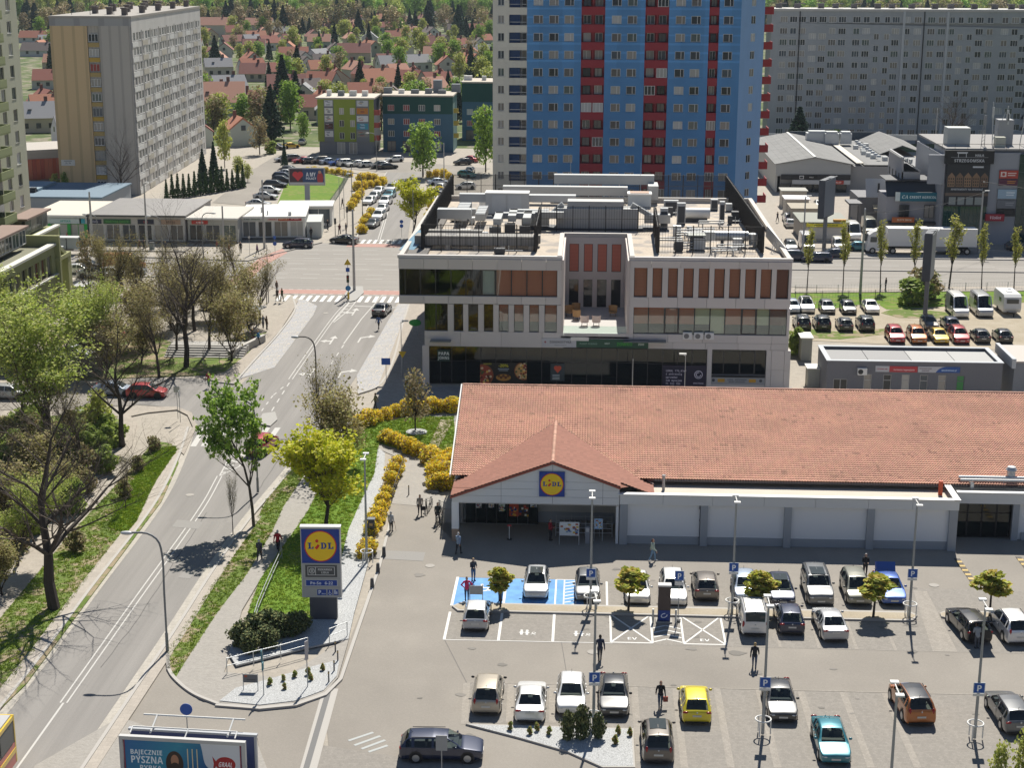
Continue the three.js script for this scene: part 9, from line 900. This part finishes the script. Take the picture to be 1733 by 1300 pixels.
for(let i=0;i<46;i++){const f=vr(),e=vr(),a=[-43.47,-141.94],b=[-43.42,-107.59],c=[-54.52,-150.42],d=[-52.53,-126.67],k=pick(['shrub','dry','dry','shrub','shrub'],vr),p=[lerp(lerp(a[0],b[0],f),lerp(c[0],d[0],f),e),lerp(lerp(a[1],b[1],f),lerp(c[1],d[1],f),e)];plant(k,p,1 + vr()*1.5,(k==='dry'?'brown twiggy':'leafy green')+ ' undergrowth bush in the left thicket, ' +['near its street end','in its middle','near the lower edge'][Math.floor(f*2.99)],{group:k + ' undergrowth ' + Math.floor(f*2.99),y:.06,w:1.2});}
[[[-39.34,-138.44],1.3],[[-39.13,-132.32],1.3],[[-38.3,-125.17],1.4],[[-38.47,-112.71],1.6]].forEach(([p,h],i)=>plant('dry',p,h,['dark shrub at the top of the verge','dark shrub, second on the verge','dark shrub, third on the verge','round dark shrub behind the big bare tree'][i],{y:.1,w:1.1}));
[[-19.25,-90.38],[-18.55,-91.01],[-17.91,-91.55],[-17.16,-91.94],[-16.38,-92.67],[-18.26,-89.85],[-16.88,-91.19],[-4.1,-85.3],[-2.98,-84.77],[-2.58,-85.23],[-1.81,-84.83],[2.14,-85.12],[2.82,-84.94],[1.95,-83.87]].forEach((p,i)=>plant('tuft',p,.34 + .12*vr(),ORD[i]+ ' small grass tuft from the left in white gravel',{group:'grass tufts in the gravel beds',y:.14,w:.7}));
[[22.18,-82.87],[23.65,-83.5],[24.86,-84.13],[25.9,-85.18]].forEach((p,i)=>plant('spring',[p[0],p[1]+ 5],3.6 + i*.5,['leafy young tree top at the lower right','second leafy tree top at the lower right','third leafy tree top at the lower right','leafy tree top cut by the right edge'][i],{w:.6,group:'tree tops at the lower right'}));

// grass blades over the lawns and verges: uncountable
{const inside=(p,q)=>{let c=false;for(let i=0,j=q.length - 1;i<q.length;j=i++)if((q[i][1]>p[1])!==(q[j][1]>p[1])&&p[0]<(q[j][0]- q[i][0])*(p[1]- q[i][1])/(q[j][1]- q[i][1])+ q[i][0])c=!c;return c;};const A=[],C=[],r=RNG(71);for(let k=0;k<7;k++){const a=r()*6.3,x=(r()- .5)*.2,z=(r()- .5)*.2,h=.05 + .07*r(),w=.024;A.push(x - w*Math.cos(a),0,z - w*Math.sin(a),x + w*Math.cos(a),0,z + w*Math.sin(a),x +(r()- .5)*.12,h,z +(r()- .5)*.12);}const g=geoOf(A),L=[];
for(const[poly,y,n]of[[[[-22.5,-122.38],[-22.57,-134.98],[-22.59,-149.77],[-20.47,-151.37],[-19.34,-149.34],[-19.07,-140.55],[-18.36,-133.52],[-18.5,-125.55],[-18.53,-118.41],[-18.07,-110.79],[-17.32,-101.92],[-18.68,-100.32],[-22.09,-101.14],[-23,-101.61],[-23.39,-107.56],[-23,-114.22]],.16,7000],[gRight,.1,3600],[[[-37.77,-140.01],[-38.95,-139.01],[-38.97,-132.33],[-38.67,-124.39],[-37.53,-118.01],[-35.76,-116.76],[-35.72,-119.49],[-36.87,-129.16],[-37.3,-138.56]],.16,4200],[[[-21.84,-144.57],[-20.12,-148.68],[-17.49,-150.92],[-13,-151.6],[-11.8,-139.87],[-14.5,-138.62],[-16.24,-139.79],[-18.98,-142.05]],.09,4200],[[[-36.73,-81.2],[-35.47,-90.16],[-35.87,-104.73],[-36.42,-124.52],[-37.66,-134.11],[-40.18,-141.56],[-40,-128.98],[-40.14,-116.51],[-39.66,-99.65],[-39.34,-89.53]],.1,5500],[[[-46.05,-149.86],[-44.3,-140],[-43.47,-122.34],[-42.27,-106.84],[-42.15,-95.6],[-63.43,-148.83]],.07,8000]]){const xs=poly.map(p=>p[0]),zs=poly.map(p=>p[1]),x0=Math.min(...xs),x1=Math.max(...xs),z0=Math.min(...zs),z1=Math.max(...zs);let k=0,t=0;while(k<n&&t++<n*8){const p=[lerp(x0,x1,r()),lerp(z0,z1,r())];if(inside(p,poly)){L.push([p[0],y,p[1],.7 + 1.1*r()*r()]);k++;}}}
const o=new THREE.InstancedMesh(g,new THREE.MeshStandardMaterial({color:col([.32,.46,.04]),roughness:.9,side:THREE.DoubleSide}),L.length),M=new THREE.Matrix4();L.forEach((p,i)=>{M.makeRotationY(r()*6.3).scale(V3(p[3],p[3],p[3])).setPosition(p[0],p[1],p[2]);o.setMatrixAt(i,M);const d=r();o.setColorAt(i,new THREE.Color().setRGB(.6 + d*.9,.65 + d*.55,.5 + d));});o.name='grass';o.userData={kind:'stuff',label:'short green grass on lawns and verges',category:'grass'};scene.add(shade(o));}

// ---------- suburb of small houses, trees between them, woods behind ----------
{
const r=RNG(321),roofs=[[.36,.14,.09],[.3,.11,.08],[.42,.18,.11],[.24,.1,.08],[.16,.13,.12],[.3,.3,.31],[.46,.24,.17]].map(c=>mat(c,.9)),wallsM=[[.56,.53,.47],[.5,.44,.34],[.6,.6,.58],[.44,.38,.32],[.42,.46,.42]].map(c=>mat(c,.9)),placed=[];
const words=['orange roofed','red roofed','peach roofed','brown roofed','dark roofed','grey roofed','pink roofed'],wt=['cream','ochre','white','beige','pale green'];
const house=(x,z,ry,W,D,h,ri,wi,where)=>{const t=thing('house',`${wt[wi]} ${words[ri]} house ${where}`,'house',x,0,z,ry,'houses of the suburb'),rh=D*.42,s=new THREE.Shape([[-D / 2 - .5,h - .25],[D / 2 + .5,h - .25],[0,h + rh]].map(p=>new THREE.Vector2(...p))),g=new THREE.ExtrudeGeometry(s,{depth:W + .8,bevelEnabled:false});g.translate(0,0,-W / 2 - .4);g.rotateY(Math.PI / 2);const gs=new THREE.Shape([[-D / 2,0],[D / 2,0],[D / 2,h - .2],[0,h + rh - .5],[-D / 2,h - .2]].map(p=>new THREE.Vector2(...p))),wg=new THREE.ExtrudeGeometry(gs,{depth:W + .86,bevelEnabled:false});wg.translate(0,0,-W / 2 - .43);wg.rotateY(Math.PI / 2);part(t,'wall',wg,wallsM[wi]);const ro=part(t,'roof',g,roofs[ri]);part(ro,'chimney',mg(bx(.9,2.2,.7,W*.2,h + rh - 1,-.6)),mat([.2,.1,.08],.9));if(r()<.3)part(ro,'skylight',bx(1,.08,.9,-W*.2,h + rh*.5,D*.27),GLASS);for(let k=0;k<3;k++)part(t,'window',bx(1.2,1.3,.1,-W / 2 + W*(k + .6)/ 3.2,1.2 +(k % 2)*0,D / 2 + .03),PANES[k]);for(const s2 of[-1,1])part(t,'gable_window',bx(.1,1.2,1.1,s2*(W / 2 + .46),h - .4,0),PANES[1]);placed.push([x,z,Math.max(W,D)*.6]);};
const key=[[[-114.59,-509.87],.5,10,9,4.6,5,2,'with pale gable behind the ochre slab'],[[-102.81,-470.05],.1,13,9,3,1,3,'right of the ochre slab'],[[-102.91,-445.03],.2,14,12,6,6,4,'with low eaves beside the birch'],[[-111.86,-486.86],1.3,9,8,4,5,3,'behind the low eaves house'],[[-99.26,-527.13],.2,12,10,3.4,3,3,'above the dark shrubs'],[[-90.47,-544.85],-.3,10,9,3.6,0,0,'behind the lime block, left'],[[-90,-511.96],.6,9,8,4,4,0,'with solar panels behind the lime block'],[[-71.81,-546.48],.5,11,10,4.2,2,0,'with steep roof behind the blue wing'],[[-62.43,-552.35],-.4,10,9,3.8,1,3,'beside the steep roofed one'],[[-127.14,-693.88],.2,12,9,4,0,0,'in the middle of the suburb'],[[-160.56,-807.85],.7,9,8,4,1,2,'far left in the suburb'],[[-115.29,-687.05],1.1,10,8,4,5,2,'with white gable in the suburb'],[[-104.46,-716.89],.1,14,9,4.5,3,3,'long one in the suburb'],[[-75.69,-780.08],.1,10,9,5,3,3,'near the blue tower'],[[-51.28,-735.29],.1,12,10,3,5,0,'with flat pale roof near the blue tower'],[[-66.8,-720.63],0,14,8,3.5,6,4,'below the brown one near the blue tower'],[[-143.89,-416.21],.3,10,9,4,5,1,'between green tower and ochre slab'],[[-187.92,-556.95],.2,10,8,3.4,1,0,'behind dark firs on the left'],[[-255.12,-746.89],0,16,8,3,4,2,'far left row'],[[-299.26,-870.07],0,16,8,3,0,2,'second far left row'],[[-219.75,-949.14],0,24,10,7,6,0,'long one with pale roof at the wood'],[[-200.37,-982.68],0,16,9,6,6,0,'second long one with pale roof at the wood']];
key.forEach(k=>house(k[0][0],k[0][1],k[1],k[2],k[3],k[4],k[5],k[6],k[7]));
const free=(x,z,d)=>placed.every(q=>Math.hypot(q[0]- x,q[1]- z)>q[2]+ d)&&!(x>-75&&x<-15&&z>-425)&&!(x<-80&&x>-112&&z>-385)&&z<-375;
const inView=()=>{const z=-380 - Math.pow(r(),1.2)*900,a=lerp(-.335,-.035,r());return[a*-z*1.02,z];};
let n=0,g=0;const zones=['in the near part of the suburb','in the middle of the suburb','in the far part of the suburb'],zi=z=>z>-520?0:z>-700?1:2,side=(x,z)=>[', at the left',', in the centre',', towards the blue tower'][Math.min(2,Math.floor((x / z - .035)/ .1)===0?2:Math.floor((x / z - .035)/ .1)===1?1:0)];while(n<185&&g++<5000){const[x,z]=inView();if(!free(x,z,4.6))continue;house(x,z,r()*.7 +(r()<.5?1.57:0),7 + r()*4,6.5 + r()*2,2.8 + r()*1.8,Math.floor(r()*7),Math.floor(r()*5),zones[zi(z)]+ side(x,z));n++;}
n=g=0;while(n<290&&g++<4000){const[x,z]=inView();if(!free(x,z,2.2))continue;const k=pick(['leafy','spring','spring','brown','fir','fir','leafy','spring','brown'],r),hh=k==='fir'?rr(7,15,r):rr(5,12,r);plant(k,[x,z],hh,{leafy:'green leafy tree',spring:'light spring green tree',brown:'brown budding tree',fir:'dark fir tree'}[k]+ ' ' + zones[zi(z)]+ side(x,z),{group:k + ' trees ' + zones[zi(z)]+ side(x,z),w:k==='fir'?.8 + .4*r():.9 + .4*r()});placed.push([x,z,1.2]);n++;}
// woods: crowns too many and far to count
const wood=(name,lb,kind,cnt,seed,zr,m)=>{const q=RNG(seed),gg=protos[kind].crown,o=new THREE.InstancedMesh(gg,m,cnt),M=new THREE.Matrix4();for(let i=0;i<cnt;i++){const z=lerp(zr[0],zr[1],Math.pow(q(),1.2)),x=lerp(-.36,.36,q())*-z*1.05,s=rr(.9,1.9,q);M.makeRotationY(q()*6.3).scale(V3(s*1.2,s,s*1.2)).setPosition(x,0,z);o.setMatrixAt(i,M);const k=1 + .5*q();o.setColorAt(i,new THREE.Color().setRGB(k,k*(.95 + .1*q()),k));}o.name=name;o.userData={kind:'stuff',label:lb,category:'wood'};scene.add(shade(o));};
wood('forest','pale green spring wood along the horizon','spring',1500,61,[-1200,-2400],LEAFD);wood('forest_001','green leafy wood along the horizon','leafy',1100,62,[-1200,-2600],LEAFD);wood('forest_002','dark conifers among the far wood','fir',600,63,[-950,-2200],LEAFD);wood('forest_003','brown budding wood along the horizon','brown',800,64,[-950,-2200],LEAFD);
[[-120,-1750,220],[-420,-1650,160],[330,-1700,160],[-20,-1500,90]].forEach(([x,z,w],i)=>{const t=thing('warehouse',['long pale warehouse on the horizon left of the blue tower','pale warehouse on the horizon at the far left','pale warehouse on the horizon above the grey slab','small pale warehouse before the horizon'][i],'warehouse',x,0,z);part(t,'wall',bx(w,9,40),mat([.5,.52,.55],.8));part(t,'roof',bx(w + 2,1.5,42,0,9,0),mat([.7,.71,.72],.7));});
}

renderer.render(scene,camera);
